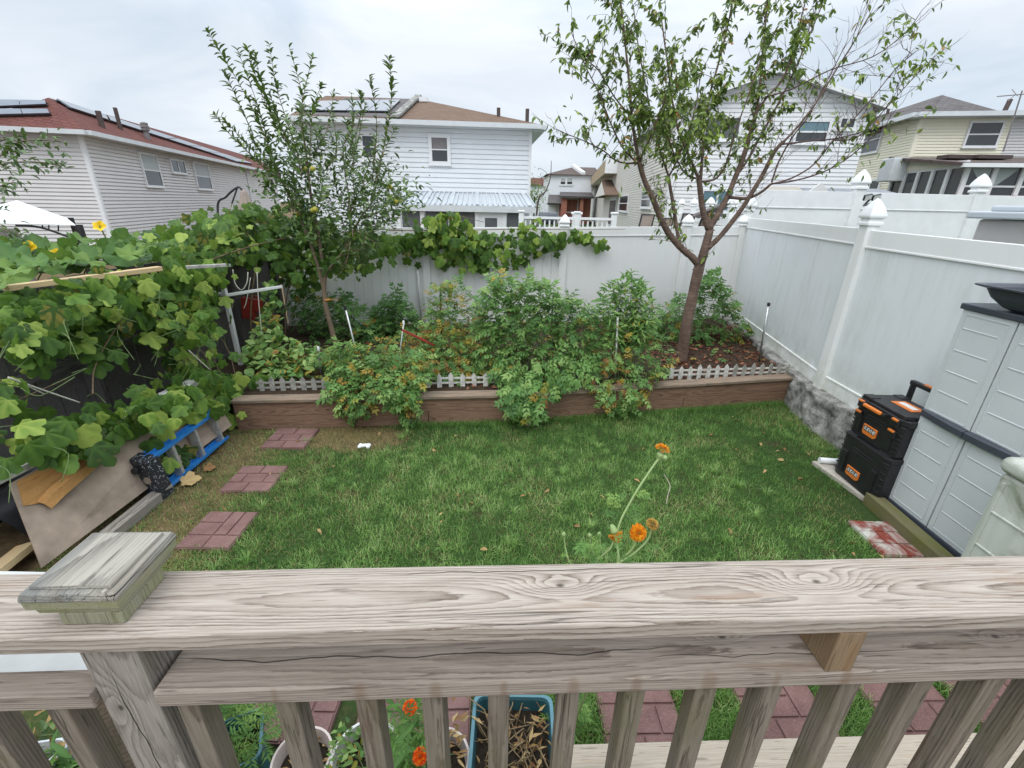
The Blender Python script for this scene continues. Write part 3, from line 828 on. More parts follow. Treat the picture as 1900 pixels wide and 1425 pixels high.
# soil in the bed
def soil_grid():
    nx, ny = 110, 40; vs, fs = [], []
    for i in range(nx + 1):
        x = -4.1 + 8.9 * i / nx
        y0 = bed_y(x) + 0.10; y1 = back_y(x) + 0.1
        for j in range(ny + 1):
            y = y0 + (y1 - y0) * j / ny
            z = BEDZ - 0.05 + 0.05 * float(vnoise(x, y, 2.5, 5)) + 0.03 * float(vnoise(x, y, 9, 6))
            vs.append((x, y, z))
    for i in range(nx):
        for j in range(ny):
            a = i * (ny + 1) + j; fs.append((a, a + ny + 1, a + ny + 2, a + 1))
    b = MB(); b.add(vs, fs)
    tag(b.build('garden_soil', m_soil, smooth=True), kind='structure')
soil_grid()
m_mulch = leafmat('mulch', [(0, (0.075, 0.028, 0.018)), (0.5, (0.17, 0.06, 0.035)), (1, (0.29, 0.15, 0.085))], 0.0, 0.85, 0.1)
def mulch():
    n = 5200
    x = rng.uniform(-2.9, 4.3, n); y = rng.uniform(4.9, 8.2, n)
    k = (y > np.array([bed_y(q) for q in x]) + 0.14) & (y < np.array([back_y(q) for q in x]) - 0.05)
    k &= (x > 2.0) | (rng.random(n) < 0.22)
    x, y = x[k], y[k]; n = len(x)
    z = BEDZ - 0.035 + 0.05 * vnoise(x, y, 2.5, 5) + 0.03 * vnoise(x, y, 9, 6)
    a = rng.uniform(0, 6.28, n)
    D = np.stack([np.cos(a), np.sin(a), rng.normal(0, .25, n)], 1); Nn = np.stack([rng.normal(0, .5, n), rng.normal(0, .5, n), np.ones(n)], 1)
    V, F, T = scatter(t_small(0.4, 0.12), np.stack([x, y, z], 1), D, Nn, rng.uniform(0.04, 0.10, n), rng.random(n))
    tag(fast('mulch', V, F, T, m_mulch), 'reddish bark mulch and dead leaves on the soil round the tree', 'mulch', kind='stuff')
mulch()

# little picket edging
def pickets(px0, px1, n, mat, label, yoff=0.17, hh=0.165, fade=None):
    A = G(px0[0], px0[1], BEDZ); B = G(px1[0], px1[1], BEDZ)
    t = thing('picket_edging', (A + B) / 2, label, 'edging', 'low white picket edging along the bed')
    d = (B - A).normalized(); n_ = Vector((d.y, -d.x, 0))
    for i in range(n):
        p = A.lerp(B, (i + 0.5) / n)
        lean = random.uniform(-.03, .03); w_ = 0.028
        b = MB(); h = hh * random.uniform(.94, 1.05)
        M = Matrix(((d.x, n_.x, 0, p.x), (d.y, n_.y, 0, p.y), (0, 0, 1, p.z), (0, 0, 0, 1))) @ Matrix.Rotation(lean, 4, 'Y')
        pr = [(-w_, -0.03), (w_, -0.03), (w_, h - .04), (0, h), (-w_, h - .04)]
        vs = [Vector((x, o_, z)) for o_ in (0.004, 0.014) for x, z in pr]
        b.add([M @ q for q in vs], [(4, 3, 2, 1, 0), (5, 6, 7, 8, 9)] + [(i_, (i_ + 1) % 5, 5 + (i_ + 1) % 5, 5 + i_) for i_ in range(5)])
        b.build('picket', m_greyold if (fade and i >= fade) else mat, t)
    for z in (0.035, 0.095):
        board('edging_rail', A + Vector((0, 0, z)), B + Vector((0, 0, z)), 0.012, 0.022, mat, t, bevel=0.001)
pickets((478, 725), (613, 722), 7, m_greyold, 'grey weathered picket edging at the left end of the raised bed')
pickets((762, 717), (932, 713), 8, m_oldwhite, 'chalky white picket edging between the tomato plants in the middle of the bed')
pickets((1060, 709), (1130, 705), 4, m_greyold, 'short run of grey pickets half hidden behind the biggest tomato plant')
pickets((1236, 701), (1466, 694), 14, m_oldwhite, 'white picket edging in front of the tree trunk at the right end of the bed', fade=7)

# ------------------------------------------------------------ white vinyl fences
def gothic(c, r=0.082, h=0.21):
    """fence post cap: collar, neck and a four-sided pointed dome"""
    b = MB()
    prof = [(1.0, 0), (1.0, .10), (.86, .14), (.80, .19), (.80, .25), (1.06, .29), (1.08, .36), (1.0, .46), (.80, .63), (.52, .80), (.22, .94), (.03, 1.0)]
    n = 4; vs = []
    for q, z in prof:
        for sx, sy in ((-1, -1), (1, -1), (1, 1), (-1, 1)):
            vs.append((c[0] + sx * r * q, c[1] + sy * r * q, c[2] + z * h))
    fs = []
    for i in range(len(prof) - 1):
        for k in range(4):
            fs.append((i * 4 + k, i * 4 + (k + 1) % 4, i * 4 + 4 + (k + 1) % 4, i * 4 + 4 + k))
    fs += [(3, 2, 1, 0), tuple(len(vs) - 4 + k for k in range(4))]
    b.add(vs, fs)
    return b
def vpost(parent, p, z0, z1, mat, caph=0.21, rot=0.0, r=0.064):
    b = MB(); b.box((p[0], p[1], (z0 + z1) / 2), (r * 2, r * 2, z1 - z0))
    po = b.build('post', mat, parent, bevel=0.004)
    if caph:
        gothic((p[0], p[1], z1 + 0.0005), r * 1.28, caph).build('post_cap', m_white, po, bevel=0.004)
    return po
def vpanel(parent, A, B, zb0, zt0, zb1, zt1, mat, grooves=0.15, rail=0.16, matr=None):
    """solid panel of tongue-and-groove boards between two posts; heights at both ends"""
    A = Vector(A); B = Vector(B); d = (B - A); ln = d.length; d.normalize(); n = Vector((d.y, -d.x, 0))
    nb = max(1, round(ln / grooves)); b = MB()
    for i in range(nb):
        t0 = i / nb; t1 = (i + 1) / nb - 0.006 / ln
        q0 = A + d * ln * t0; q1 = A + d * ln * t1
        zb = lambda t: zb0 + (zb1 - zb0) * t
        zt = lambda t: zt0 + (zt1 - zt0) * t
        f = 0.011
        pts = []
        for z0_, z1_ in ((zb, None), (None, zt)):
            fn = z0_ or z1_
            pts += [q0 + n * f + Vector((0, 0, fn(t0))), q1 + n * f + Vector((0, 0, fn(t1))), q1 - n * f + Vector((0, 0, fn(t1))), q0 - n * f + Vector((0, 0, fn(t0)))]
        b.hexa(pts)
    b.add([A + Vector((0, 0, zb0)), B + Vector((0, 0, zb1)), B + Vector((0, 0, zt1)), A + Vector((0, 0, zt0))], [(0, 1, 2, 3)])
    b.build('panel', mat, parent)
    for zz0, zz1 in ((zt0 - rail, zt1 - rail), (zb0 - 0.02, zb1 - 0.02)):
        r = MB()
        h = rail + 0.01 if zz0 > zb0 + .3 else 0.17
        pts = []
        for z in (0, h):
            for q, k, zz in ((A, 1, zz0), (B, 1, zz1), (B, -1, zz1), (A, -1, zz0)):
                pts.append(q + n * (k * 0.024) + Vector((0, 0, zz + z)))
        r.hexa(pts)
        lip = []
        e = h - 0.022 if zz0 < zb0 + .3 else 0.002
        for z in (e, e + 0.02):
            for q, k, zz in ((A, 1, zz0), (B, 1, zz1), (B, -1, zz1), (A, -1, zz0)):
                lip.append(q + n * (k * 0.030) + Vector((0, 0, zz + z)))
        r.hexa(lip)
        r.build('fence_rail', matr or mat, parent, bevel=0.004)
# back fence
bf = thing('vinyl_fence', back(4.0, 0.2), 'white vinyl privacy fence along the back of the garden, grape vine over its top', 'fence')
bs = [0.25, 2.60, 5.02, 7.32, 8.42]
zt = lambda s: 1.945 + 0.0165 * s
for a, c in zip(bs, bs[1:]):
    vpanel(bf, back(a + .05), back(c - .05), 0.28, zt(a), 0.28, zt(c), m_vinyl, 0.15 if c < 5.5 else 3.0, 0.15)
for s in bs:
    vpost(bf, back(s, 0, 0.0), 0.1, zt(s) + 0.02, m_vinyl, 0.20 if s > 4 else 0.0)
# right fence
rf = thing('vinyl_fence', (3.7, 5.0, 0.4), 'tall grimy white vinyl fence on a concrete curb down the right side of the garden', 'fence')
P0, P1, P2, P3 = Vector((4.30, 8.85, 0)), Vector((3.735, 5.02, 0)), Vector((3.73, 2.60, 0)), Vector((3.73, 0.2, 0))
vpanel(rf, P0, P1, 0.44, 2.235, 0.44, 2.225, m_vinylgrey, 0.9, 0.165, m_vinyl)
vpanel(rf, P1, P2, 0.44, 2.215, 0.44, 2.185, m_vinylgrey, 2.0, 0.17, m_vinyl)
vpanel(rf, P2, P3, 0.44, 2.185, 0.44, 2.16, m_vinylgrey, 2.0, 0.17, m_vinyl)
for p, z in ((P0, 2.36), (P1, 2.27), (P2, 2.24)):
    vpost(rf, p, 0.40, z, m_vinyl, 0.265)
# solar lamp heads on the near post
sp = AA(1618, 366, 5.75)
lt = thing('solar_lamp', sp, 'black solar lamp with two square heads on the white fence post', 'lamp')
for dx in (-0.055, 0.055):
    b = MB(); M = Matrix.Translation(sp + Vector((dx, 0, 0))) @ Matrix.Rotation(R(-12) , 4, 'Y') @ Matrix.Rotation(R(22), 4, 'X')
    b.box((0, 0, 0), (0.10, 0.03, 0.07), M)
    h = b.build('lamp_head', m_blackrough, lt, bevel=0.006)
    g = MB(); g.box((0, -0.0165, 0), (0.084, 0.003, 0.056), M); g.build('lens', m_pvc, h)
b = MB(); b.tube([sp + Vector((0, .02, -.02)), sp + Vector((0.01, .12, -.10)), Vector((P1.x, P1.y, 2.50))], 0.012, 6); b.build('bracket', m_blackrough, lt)
# fence line going on beyond the corner, and the neighbour's fence to the right
nf = thing('vinyl_fence', (4.6, 11, 0.4), 'white vinyl fence running away behind the back fence, with pointed post caps', 'fence')
npx = [(1348, 1.0), (1278, 1.0), (1198, 1.0), (1137, 1.0)]
pl = []
for px, k in npx:
    d = ray(px, 385); A = Vector((4.30, 8.85, 0)); dd = Vector((0.155, 1, 0))
    # where the ray's plan meets the fence's line
    det = d.x * -dd.y + d.y * dd.x
    t = (A.x * -dd.y + A.y * dd.x) / det
    pl.append(Vector((d.x * t, d.y * t, 0)))
pl = [Vector((4.47, 9.95, 0)), Vector((4.75, 11.8, 0)), Vector((5.05, 13.7, 0)), Vector((5.32, 15.5, 0))]
for a, c in zip([P0] + pl, pl):
    vpanel(nf, a, c, 0.3, 2.20, 0.3, 2.20, m_white, 0.3, 0.16)
for p in pl:
    vpost(nf, p, 0.1, 2.42, m_white, 0.22)
rn = thing('vinyl_fence', (8, 9.6, 0.4), 'taller white vinyl fence of the next garden beyond the right side fence', 'fence')
RA = Vector((4.42, 8.98, 0)); rd = Vector((0.985, 0.145, 0)).normalized()
rs_ = [0.0, 2.1, 4.75, 7.6, 10.3]
zr = 2.72
for a, c in zip(rs_, rs_[1:]):
    vpanel(rn, RA + rd * a, RA + rd * c, 0.6, zr, 0.6, zr, m_white, 3.0, 0.30)
for s in rs_[1:]:
    vpost(rn, RA + rd * s, 0.3, zr + 0.06, m_white, 0.34, r=0.085)
# concrete curb under the right fence
def curb():
    nx, nz = 300, 20; vs, fs = [], []
    for i in range(nx + 1):
        y = 0.4 + (8.9 - 0.4) * i / nx
        x = rf_x(y)
        for j in range(nz + 1):
            z = -0.02 + 0.44 * j / nz
            o_ = -0.085 + 0.03 * z / 0.4 - 0.055 * float(vnoise(y, z, 5, 8)) - 0.04 * float(vnoise(y, z, 15, 9)) - 0.018 * float(vnoise(y, z, 40, 10))
            vs.append((x + o_, y, z))
        vs.append((x + 0.06, y, 0.42 + 0.01 * float(vnoise(y, 3, 6, 4))))
    m = nz + 2
    for i in range(nx):
        for j in range(m - 1):
            a = i * m + j; fs.append((a, a + 1, a + m + 1, a + m))
    b = MB(); b.add(vs, fs)
    tag(b.build('concrete_curb', m_conc, smooth=True), 'rough grey concrete curb under the right side fence', 'curb')
curb()
# steel pole standing in the bed, white pole at the back fence
A = G(1408, 672, BEDZ); 
b = MB(); b.tube([A, Vector((AY(1426, 566, A.y).x, A.y, AY(1426, 566, A.y).z))], 0.014, 10)
po = thing('steel_pole', A, 'grey steel pole with a dark cap standing in the bed by the right fence', 'pole')
b.build('tube', m_metal, po, smooth=True)
T = AY(1426, 566, A.y); b = MB(); b.lathe((T.x, T.y, T.z - .012), [(.019, 0), (.021, .01), (.021, .04), (.016, .045)], 10); b.build('cap', m_blackrough, po)
A = AY(773, 470, back_y(-1.5) - 0.10); Bq = AY(781, 602, A.y); 
b = MB(); b.tube([A, Vector((A.x + .02, A.y, BEDZ - .05))], 0.022, 10)
tag(b.build('plastic_pole', m_pvc, smooth=True), 'thin white plastic pole standing upright against the back fence', 'pole')

# ------------------------------------------------------------ dark wooden fence and trellis on the left
LX = -4.02
lf = thing('wooden_fence', (LX, 4.0, 0), 'dark weathered wooden board fence on the left, half covered by grape vines', 'fence')
b = MB(); y = 0.6; k = 0
while y < 7.55:
    wd = random.uniform(.135, .15); b.box((LX + random.uniform(-.006, .006) + y * 0.0, y + wd / 2, 0.86), (0.022, wd, 1.72 + random.uniform(-.03, .02))); y += wd + random.uniform(.004, .012)
    k += 1
fo = b.build('fence_boards', m_darkfence, lf, bevel=0.002)
for z in (0.35, 1.0, 1.55):
    board('fence_rail', (LX + .035, 0.6, z), (LX + .035, 7.5, z), 0.09, 0.04, m_darkfence, lf, up=(1, 0, 0))
for y_ in (1.5, 3.9, 6.3, 7.5):
    board('fence_post', (LX + .06, y_, 0), (LX + .06, y_, 1.74), 0.09, 0.09, m_darkfence, lf, up=(1, 0, 0))
o = board('batten', G(10, 535, 1.77), G(297, 498, 1.77), 0.07, 0.04, m_yellow, bevel=0.003)
tag(o, 'long pale new wooden batten lying along the top of the vine frame on the left', 'batten')
o = board('batten', G(345, 496, 1.78), G(420, 492, 1.78), 0.05, 0.03, m_greyold, bevel=0.003)
tag(o, 'grey old batten along the vine frame next to the pale one', 'batten')
o = board('wooden_plank', AX(20, 650, -3.75), AX(95, 615, -3.75), 0.10, 0.03, m_greyold, up=(1, 0, 0.2), bevel=0.003)
tag(o, 'grey-green plank fixed across the dark fence under the vine leaves', 'plank')
tr = thing('trellis', (-3.6, 5.6, 0), 'white plastic pipe trellis frame in front of the dark fence', 'trellis')
Ay = 5.55
f0 = AY(452, 690, Ay); f1 = AY(407, 497, Ay)
g0 = AY(400, 690, Ay + .5); g1 = AY(366, 560, Ay + .5)
for a, c in ((Vector((f1.x, Ay, 0.2)), f1), (Vector((g1.x, Ay + .5, 0.2)), Vector((g1.x, Ay + .5, f1.z)))):
    bb = MB(); bb.bar(a, c, 0.05, 0.05, (0, -1, 0)); bb.build('upright', m_pvc, tr, bevel=0.006)
zc = AY(420, 548, Ay).z
for a, c in ((Vector((g1.x, Ay + .5, zc)), Vector((f1.x, Ay, zc))), (Vector((f1.x, Ay, zc)), Vector((f1.x + 0.55, Ay + 0.35, zc + .06))), (f1 + Vector((-.10, 0, 0.01)), f1 + Vector((.13, 0.02, 0.03)))):
    bb = MB(); bb.bar(a, c, 0.04, 0.035); bb.build('crossbar', m_pvc, tr, bevel=0.005)
# red container hanging on the dark fence
p = AY(462, 572, 6.3); b = MB()
b.box((0, 0, 0), (0.17, 0.09, 0.30)); b.box((0.12, 0, 0.06), (0.13, 0.08, 0.17))
b.tube([(0.05, 0, .14), (0.06, 0, .19), (0.12, 0, .19), (0.14, 0, .14)], 0.012, 6)
tag(b.build('container', m_red, bevel=0.02, M=Matrix.Translation(p) @ Matrix.Rotation(R(8), 4, 'Y'), segs=3), 'red plastic container hanging on the dark fence behind the white trellis', 'container')
def rope(pts, r, label, mat=None, sub=4):
    b = MB(); b.tube(smooth_path(pts, sub), r, 5)
    tag(b.build('string', mat or m_string, smooth=True), label, 'string')
q = 5.5
rope([AY(432, 500, q), AY(436, 525, q), AY(448, 538, q), AY(458, 525, q), AY(460, 505, q)], .006, 'white string hanging in a loop beside the white trellis')
rope([AY(477, 505, q), AY(480, 560, q), AY(488, 640, q)], .005, 'thin white string hanging straight down right of the red container')
rope([AY(465, 515, q), AY(457, 560, q), AY(452, 572, q)], .004, 'short white string hanging in front of the red container')
rope([AY(532, 505, 7.0), AY(533, 560, 7.0), AY(533, 610, 7.0)], .005, 'pale string hanging before the white fence left of the apple trunk')
rope([AX(15, 700, -3.4), AX(75, 722, -3.4), AX(148, 747, -3.4)], .006, 'white cord stretched across the dark fence at the far left')
rope([AX(15, 700, -3.42), AX(50, 716, -3.42), AX(82, 731, -3.42)], .005, 'shorter white cord hanging below the stretched cord at the far left')
rope([AX(350, 650, -3.2), AX(375, 673, -3.2), AX(405, 700, -3.2)], .006, 'white cord slanting through the vine right above the blue ladder')

# ------------------------------------------------------------ plywood, ladder and lumber on the left
zt_ = 0.60
A0 = G(79, 1053, 0.12); A1 = Vector((-3.03, 4.3, 0.12)); 
B0 = G(18, 897, zt_); 
B1 = Vector((-3.20, 4.3, zt_ + .02))
pl_ = thing('plywood_sheet', (A0 + A1) / 2, 'weathered grey-brown plywood sheet on edge with a torn orange layer, left of the ladder', 'plywood')
b = MB()
nrm = ((A1 - A0).cross(B0 - A0)).normalized() * 0.018
if nrm.x < 0: nrm = -nrm
b.hexa([A0 - nrm, A1 - nrm, A1, A0, B0 - nrm, B1 - nrm, B1, B0])
b.build('sheet', m_ply, pl_, bevel=0.002)
# torn layer: exposed veneer at the top and a curled strip
def onsheet(u, v, o_=0.004):
    return (A0.lerp(A1, u)).lerp(B0.lerp(B1, u), v) + nrm.normalized() * o_
b = MB()
top = [(0.012, .70), (.02, .98), (.42, .98), (.50, .93), (.40, .86), (.25, .78), (.12, .70), (.06, .63)]
n = len(top)
vs = [onsheet(u, v, .0015) for u, v in top] + [onsheet(u, v, .006) for u, v in top]
b.add(vs, [tuple(range(n)), tuple(n + i for i in reversed(range(n)))] + [(i, n + i, n + (i + 1) % n, (i + 1) % n) for i in range(n)])
X = (A1 - A0).normalized(); Z_ = nrm.normalized(); Y_ = Z_.cross(X)
def local_obj(b, name, mat, parent, O):
    M = Matrix(((X.x, Y_.x, Z_.x, O.x), (X.y, Y_.y, Z_.y, O.y), (X.z, Y_.z, Z_.z, O.z), (0, 0, 0, 1)))
    Mi = M.inverted(); b.v = [tuple(Mi @ Vector(v)) for v in b.v]
    return b.build(name, mat, parent, M=M)
local_obj(b, 'bare_layer', m_plyinner, pl_, A0)
b = MB()
st = [(0.05, .60, .08), (0.10, .66, .085), (0.18, .71, .08), (.29, .77, .065), (.42, .84, .04), (.52, .90, .012)]
vs = []
for i, (u, v, w_) in enumerate(st):
    lift = 0.045 * math.sin(i / 5 * 3.14) + 0.02
    vs += [onsheet(u, v + w_ * .75, .010), onsheet(u + .015, v, lift), onsheet(u + .03, v - w_ * 1.2, lift * .75 + .01)]
fs = []
for i in range(len(st) - 1):
    for j in range(2):
        a = i * 3 + j; fs.append((a, a + 3, a + 4, a + 1))
b.add(vs, fs)
o = local_obj(b, 'torn_strip', m_plyinner, pl_, A0)
md = o.modifiers.new('thick', 'SOLIDIFY'); md.thickness = 0.006
# white capping board along the top of the sheet, sill of the timber below
o = board('white_trim', B0 + Vector((-.10, -.12, .035)), B1 + Vector((-.06, 0, .03)), 0.13, 0.05, m_oldwhite, bevel=0.004)
tag(o, 'white painted trim board along the top of the plywood under the vine', 'board')
o = board('ground_timber', G(185, 1008, 0.045) , G(312, 905, 0.045), 0.10, 0.09, m_post, bevel=0.006)
tag(o, 'grey-brown timber lying on the ground along the foot of the plywood', 'timber')
o = board('lumber', G(-40, 1085, 0.1), G(52, 1012, 0.1), 0.15, 0.045, m_yellow, up=(-.3, 0, 1), bevel=0.003)
tag(o, 'yellowish new lumber end lying in the dark gap at the lower left', 'lumber')
b = MB(); vs = []; fs = []; nx_, ny_ = 10, 14  # lumpy black surface added to stand for the deep shade behind the plywood
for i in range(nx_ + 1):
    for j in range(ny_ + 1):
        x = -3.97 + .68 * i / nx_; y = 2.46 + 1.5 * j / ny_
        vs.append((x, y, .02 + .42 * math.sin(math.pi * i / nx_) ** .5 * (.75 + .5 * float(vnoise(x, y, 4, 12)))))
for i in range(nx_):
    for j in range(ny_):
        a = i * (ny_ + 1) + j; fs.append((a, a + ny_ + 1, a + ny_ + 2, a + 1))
b.add(vs, fs); tag(b.build('shade_infill', m_black, smooth=True), 'added black surface standing for the deep shade behind the plywood', 'infill')
# blue ladder on its side
m_blue = plain('blue_fibreglass', (0.025, 0.20, 0.55), 0.38, 0.25, 7)
def spatter():
    t = NT('paint_spattered_plastic'); o = t.obj()
    v = t.n('TexVoronoi', {'Vector': o, 'Scale': 75.0, 'Randomness': 1.0}, feature='F1').outputs['Distance']
    nz = t.noise(o, 30, 2)
    f = t.math('MULTIPLY', t.mr(v, 0.32, 0.26), t.mr(nz, 0.48, 0.54))
    t.pbr(t.mix(f, (0.016, 0.018, 0.024), (0.62, 0.66, 0.70)), 0.5, None)
    return t.m
m_spat = spatter()
ld = thing('ladder', (-3.08, 3.6, 0), 'blue step ladder lying on its side, black paint-spattered top end towards the deck', 'ladder')
y0, y1 = 3.20, 4.16
def lx(y, z): return -3.0 - 0.03 * (y - y0) - 0.10 * z
for z in (0.05, 0.36):
    b = MB()
    for zz, o_, w_, t_ in ((z, 0, 0.085, 0.006), (z + .014, -.041, .006, .03), (z + .014, .041, .006, .03)):
        b.bar((lx(y0, z) + o_ , y0 + .02, zz), (lx(y1, z) + o_, y1, zz), w_, t_)
    b.build('side_rail', m_blue, ld, bevel=0.001)
    b = MB(); b.bar((lx(y0, z) - .13, y0 + .05, z), (lx(y1, z) - .15, y1, z), 0.05, 0.025); b.build('back_rail', m_blue, ld, bevel=0.002)
for i, y in enumerate((3.45, 3.76, 4.07)):
    b = MB()
    for j in range(7):
        o_ = -.036 + j * .012
        b.bar((lx(y, .05) + o_, y, .055), (lx(y, .36) + o_, y, .36), .0105, .03 + .006 * (j % 2), (0, -1, 0))
    b.build('step', m_alu, ld)
    if i % 2 == 0:
        b = MB(); b.bar((lx(y, .05) - .14, y + .08, .06), (lx(y, .36) - .14, y + .08, .36), .02, .012); b.build('brace', m_alu, ld)
b = MB(); b.hexa([(-3.11, 3.16, .015), (-2.935, 3.12, .015), (-2.94, 3.27, .015), (-3.12, 3.30, .015), (-3.17, 3.17, .385), (-2.985, 3.13, .385), (-2.99, 3.26, .385), (-3.18, 3.30, .385)])
tp = b.build('top_cap', m_spat, ld, bevel=0.015, segs=3)
for (x, z, r) in ((-3.035, .20, .032), (-3.105, .30, .028)):
    b = MB(); M = Matrix.Translation((x, 3.146 - (x + 3.02) * -.2, z)) @ Matrix.Rotation(R(90), 4, 'X'); b.lathe((0, 0, -.012), [(r, 0), (r, .02)], 14, M)
    b.build('tool_hole', m_ply if r > .03 else m_blackrough, tp)

# ------------------------------------------------------------ storage cabinet, tool boxes, bin on the right
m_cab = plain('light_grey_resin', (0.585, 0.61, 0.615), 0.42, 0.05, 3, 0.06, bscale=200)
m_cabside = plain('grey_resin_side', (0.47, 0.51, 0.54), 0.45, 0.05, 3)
m_charc = plain('charcoal_resin', (0.055, 0.062, 0.078), 0.4, 0.12, 8)
cab = thing('storage_cabinet', (3.48, 2.85, 0.12), 'tall light grey plastic storage cabinet with two panelled doors and a dark band', 'cabinet')
xF, yA, yB, z0, z1 = 3.275, 3.245, 2.465, 0.125, 1.765
ym = (yA + yB) / 2
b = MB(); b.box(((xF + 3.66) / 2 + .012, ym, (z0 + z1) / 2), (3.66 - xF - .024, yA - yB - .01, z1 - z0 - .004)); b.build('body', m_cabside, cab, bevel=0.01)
def door(ya, yb):
    """door with pressed horizontal panels; ya is the far edge"""
    b = MB()
    b.box((xF + .006, (ya + yb) / 2, (z0 + z1) / 2), (.016, ya - yb - .006, z1 - z0))
    d = b.build('door', m_cab, cab, bevel=0.004)
    wy = ya - yb
    e = MB()
    for a0, a1 in ((z0 + .035, .895), (.985, z1 - .03)):
        # raised border ridge round each panel
        for (c, s) in (((xF - .004, (ya + yb) / 2, a0), (.004, wy - .085, .006)), ((xF - .004, (ya + yb) / 2, a1), (.004, wy - .085, .006)),
                       ((xF - .004, ya - .042, (a0 + a1) / 2), (.004, .006, a1 - a0 - .008)), ((xF - .004, yb + .042, (a0 + a1) / 2), (.004, .006, a1 - a0 - .008))):
            e.box(c, s)
        k = 4
        for i in range(1, k + 1):
            z = a0 + (a1 - a0) * i / (k + 0.6)
            # a pressed step: small wedge
            y_a, y_b = ya - .055, yb + .085
            e.add([(xF - .0022, y_a, z - .013), (xF - .0022, y_b, z - .013), (xF - .0055, y_b, z), (xF - .0055, y_a, z), (xF - .0022, y_b, z + .004), (xF - .0022, y_a, z + .004)],
                  [(0, 1, 2, 3), (3, 2, 4, 5), (0, 3, 5), (1, 4, 2)])
    e.build('door_ridge', m_cab, d)
door(yA, ym + .002); door(ym - .002, yB)
b = MB(); b.box(((xF + 3.66) / 2 - .004, ym, z1 + .024), (3.66 - xF + .03, yA - yB + .03, .044)); b.build('cabinet_lid', m_charc, cab, bevel=0.008)
b = MB(); b.box(((xF + 3.66) / 2, ym, 0.103), (3.66 - xF + .02, yA - yB + .02, .04)); b.build('plinth', m_charc, cab, bevel=0.004)
for a, c in ((yA - .004, ym + .003), (ym - .003, yB + .004)):
    b = MB(); n = 8; vs = []
    for i in range(n + 1):
        t = i / n; y = a + (c - a) * t
        tt = t if a > ym else 1 - t
        bul = 0.014 + 0.030 * math.sin(tt * math.pi / 2)
        zc_ = 0.94
        vs += [(xF - .003, y, zc_ - .032), (xF - bul, y, zc_ - .026), (xF - bul, y, zc_ + .022), (xF - .003, y, zc_ + .034)]
    fs = []
    for i in range(n):
        for j in range(3):
            q_ = i * 4 + j; fs.append((q_, q_ + 4, q_ + 5, q_ + 1))
    fs += [(0, 1, 2, 3), (n * 4 + 3, n * 4 + 2, n * 4 + 1, n * 4)]
    b.add(vs, fs); b.build('door_handle', m_charc, cab, bevel=0.004)
# black tub (utility sled) on top of the cabinet
tub = MB()
O = AX(1822, 540, 3.30); O = Vector((3.44, 2.73, 0))
def ring(zz, hx, hy, r=0.06, n=6):
    out = []
    for cx, cy, a0 in ((hx - r, hy - r, 0), (-hx + r, hy - r, 90), (-hx + r, -hy + r, 180), (hx - r, -hy + r, 270)):
        for k in range(n + 1):
            a = R(a0 + 90 * k / n); out.append((O.x + cx + r * math.cos(a), O.y + cy + r * math.sin(a), zz))
    return out
zb = z1 + .048
rings = [ring(zb, .13, .26, .05), ring(zb + .02, .165, .31, .07), ring(zb + .075, .205, .37, .07), ring(zb + .13, .225, .395, .06), ring(zb + .145, .27, .44, .06), ring(zb + .155, .27, .44, .06),
         ring(zb + .152, .235, .405, .06), ring(zb + .135, .215, .385, .06), ring(zb + .07, .19, .35, .07), ring(zb + .03, .15, .29, .06), ring(zb + .02, .10, .22, .04)]
m = len(rings[0]); vs = [q_ for r_ in rings for q_ in r_]; fs = []
for i in range(len(rings) - 1):
    for k in range(m):
        fs.append((i * m + k, i * m + (k + 1) % m, (i + 1) * m + (k + 1) % m, (i + 1) * m + k))
fs += [tuple(reversed(range(m))), tuple((len(rings) - 1) * m + k for k in range(m))]
tub.add(vs, fs)
tag(tub.build('tub', m_charc, smooth=False), 'black plastic tub resting on top of the grey storage cabinet', 'tub')
# tool boxes
def letters(text, M, h, mat, name, parent, thick=0.0015):
    """block lettering built from strokes"""
    st = {'R': [(0, 0, 0, 1), (0, 1, .6, 1), (.6, 1, .6, .5), (0, .5, .6, .5), (.25, .5, .65, 0)], 'I': [(.3, 0, .3, 1)], 'D': [(0, 0, 0, 1), (0, 1, .45, 1), (.45, 1, .65, .75), (.65, .75, .65, .25), (.65, .25, .45, 0), (0, 0, .45, 0)],
          'G': [(.65, .85, .5, 1), (.5, 1, .1, 1), (.1, 1, 0, .8), (0, .8, 0, .2), (0, .2, .1, 0), (.1, 0, .65, 0), (.65, 0, .65, .5), (.65, .5, .35, .5)]}
    b = MB(); x = 0
    for ch in text:
        for (a, c, d, e) in st[ch]:
            p0 = Vector(((x + a + c * .18) * h, c * h, 0)); p1 = Vector(((x + d + e * .18) * h, e * h, 0)); v = (p1 - p0).normalized() * h * .08
            b.bar(M @ (p0 - v), M @ (p1 + v), h * .22, thick, M.to_3x3() @ Vector((0, 0, 1)))
        x += .55 if ch == 'I' else .98
    return b.build(name, mat, parent)
m_ltr = plain('badge_white', (0.78, 0.78, 0.76), 0.5, 0.05)
m_dark = plain('badge_black', (0.012, 0.012, 0.013), 0.5, 0.1)
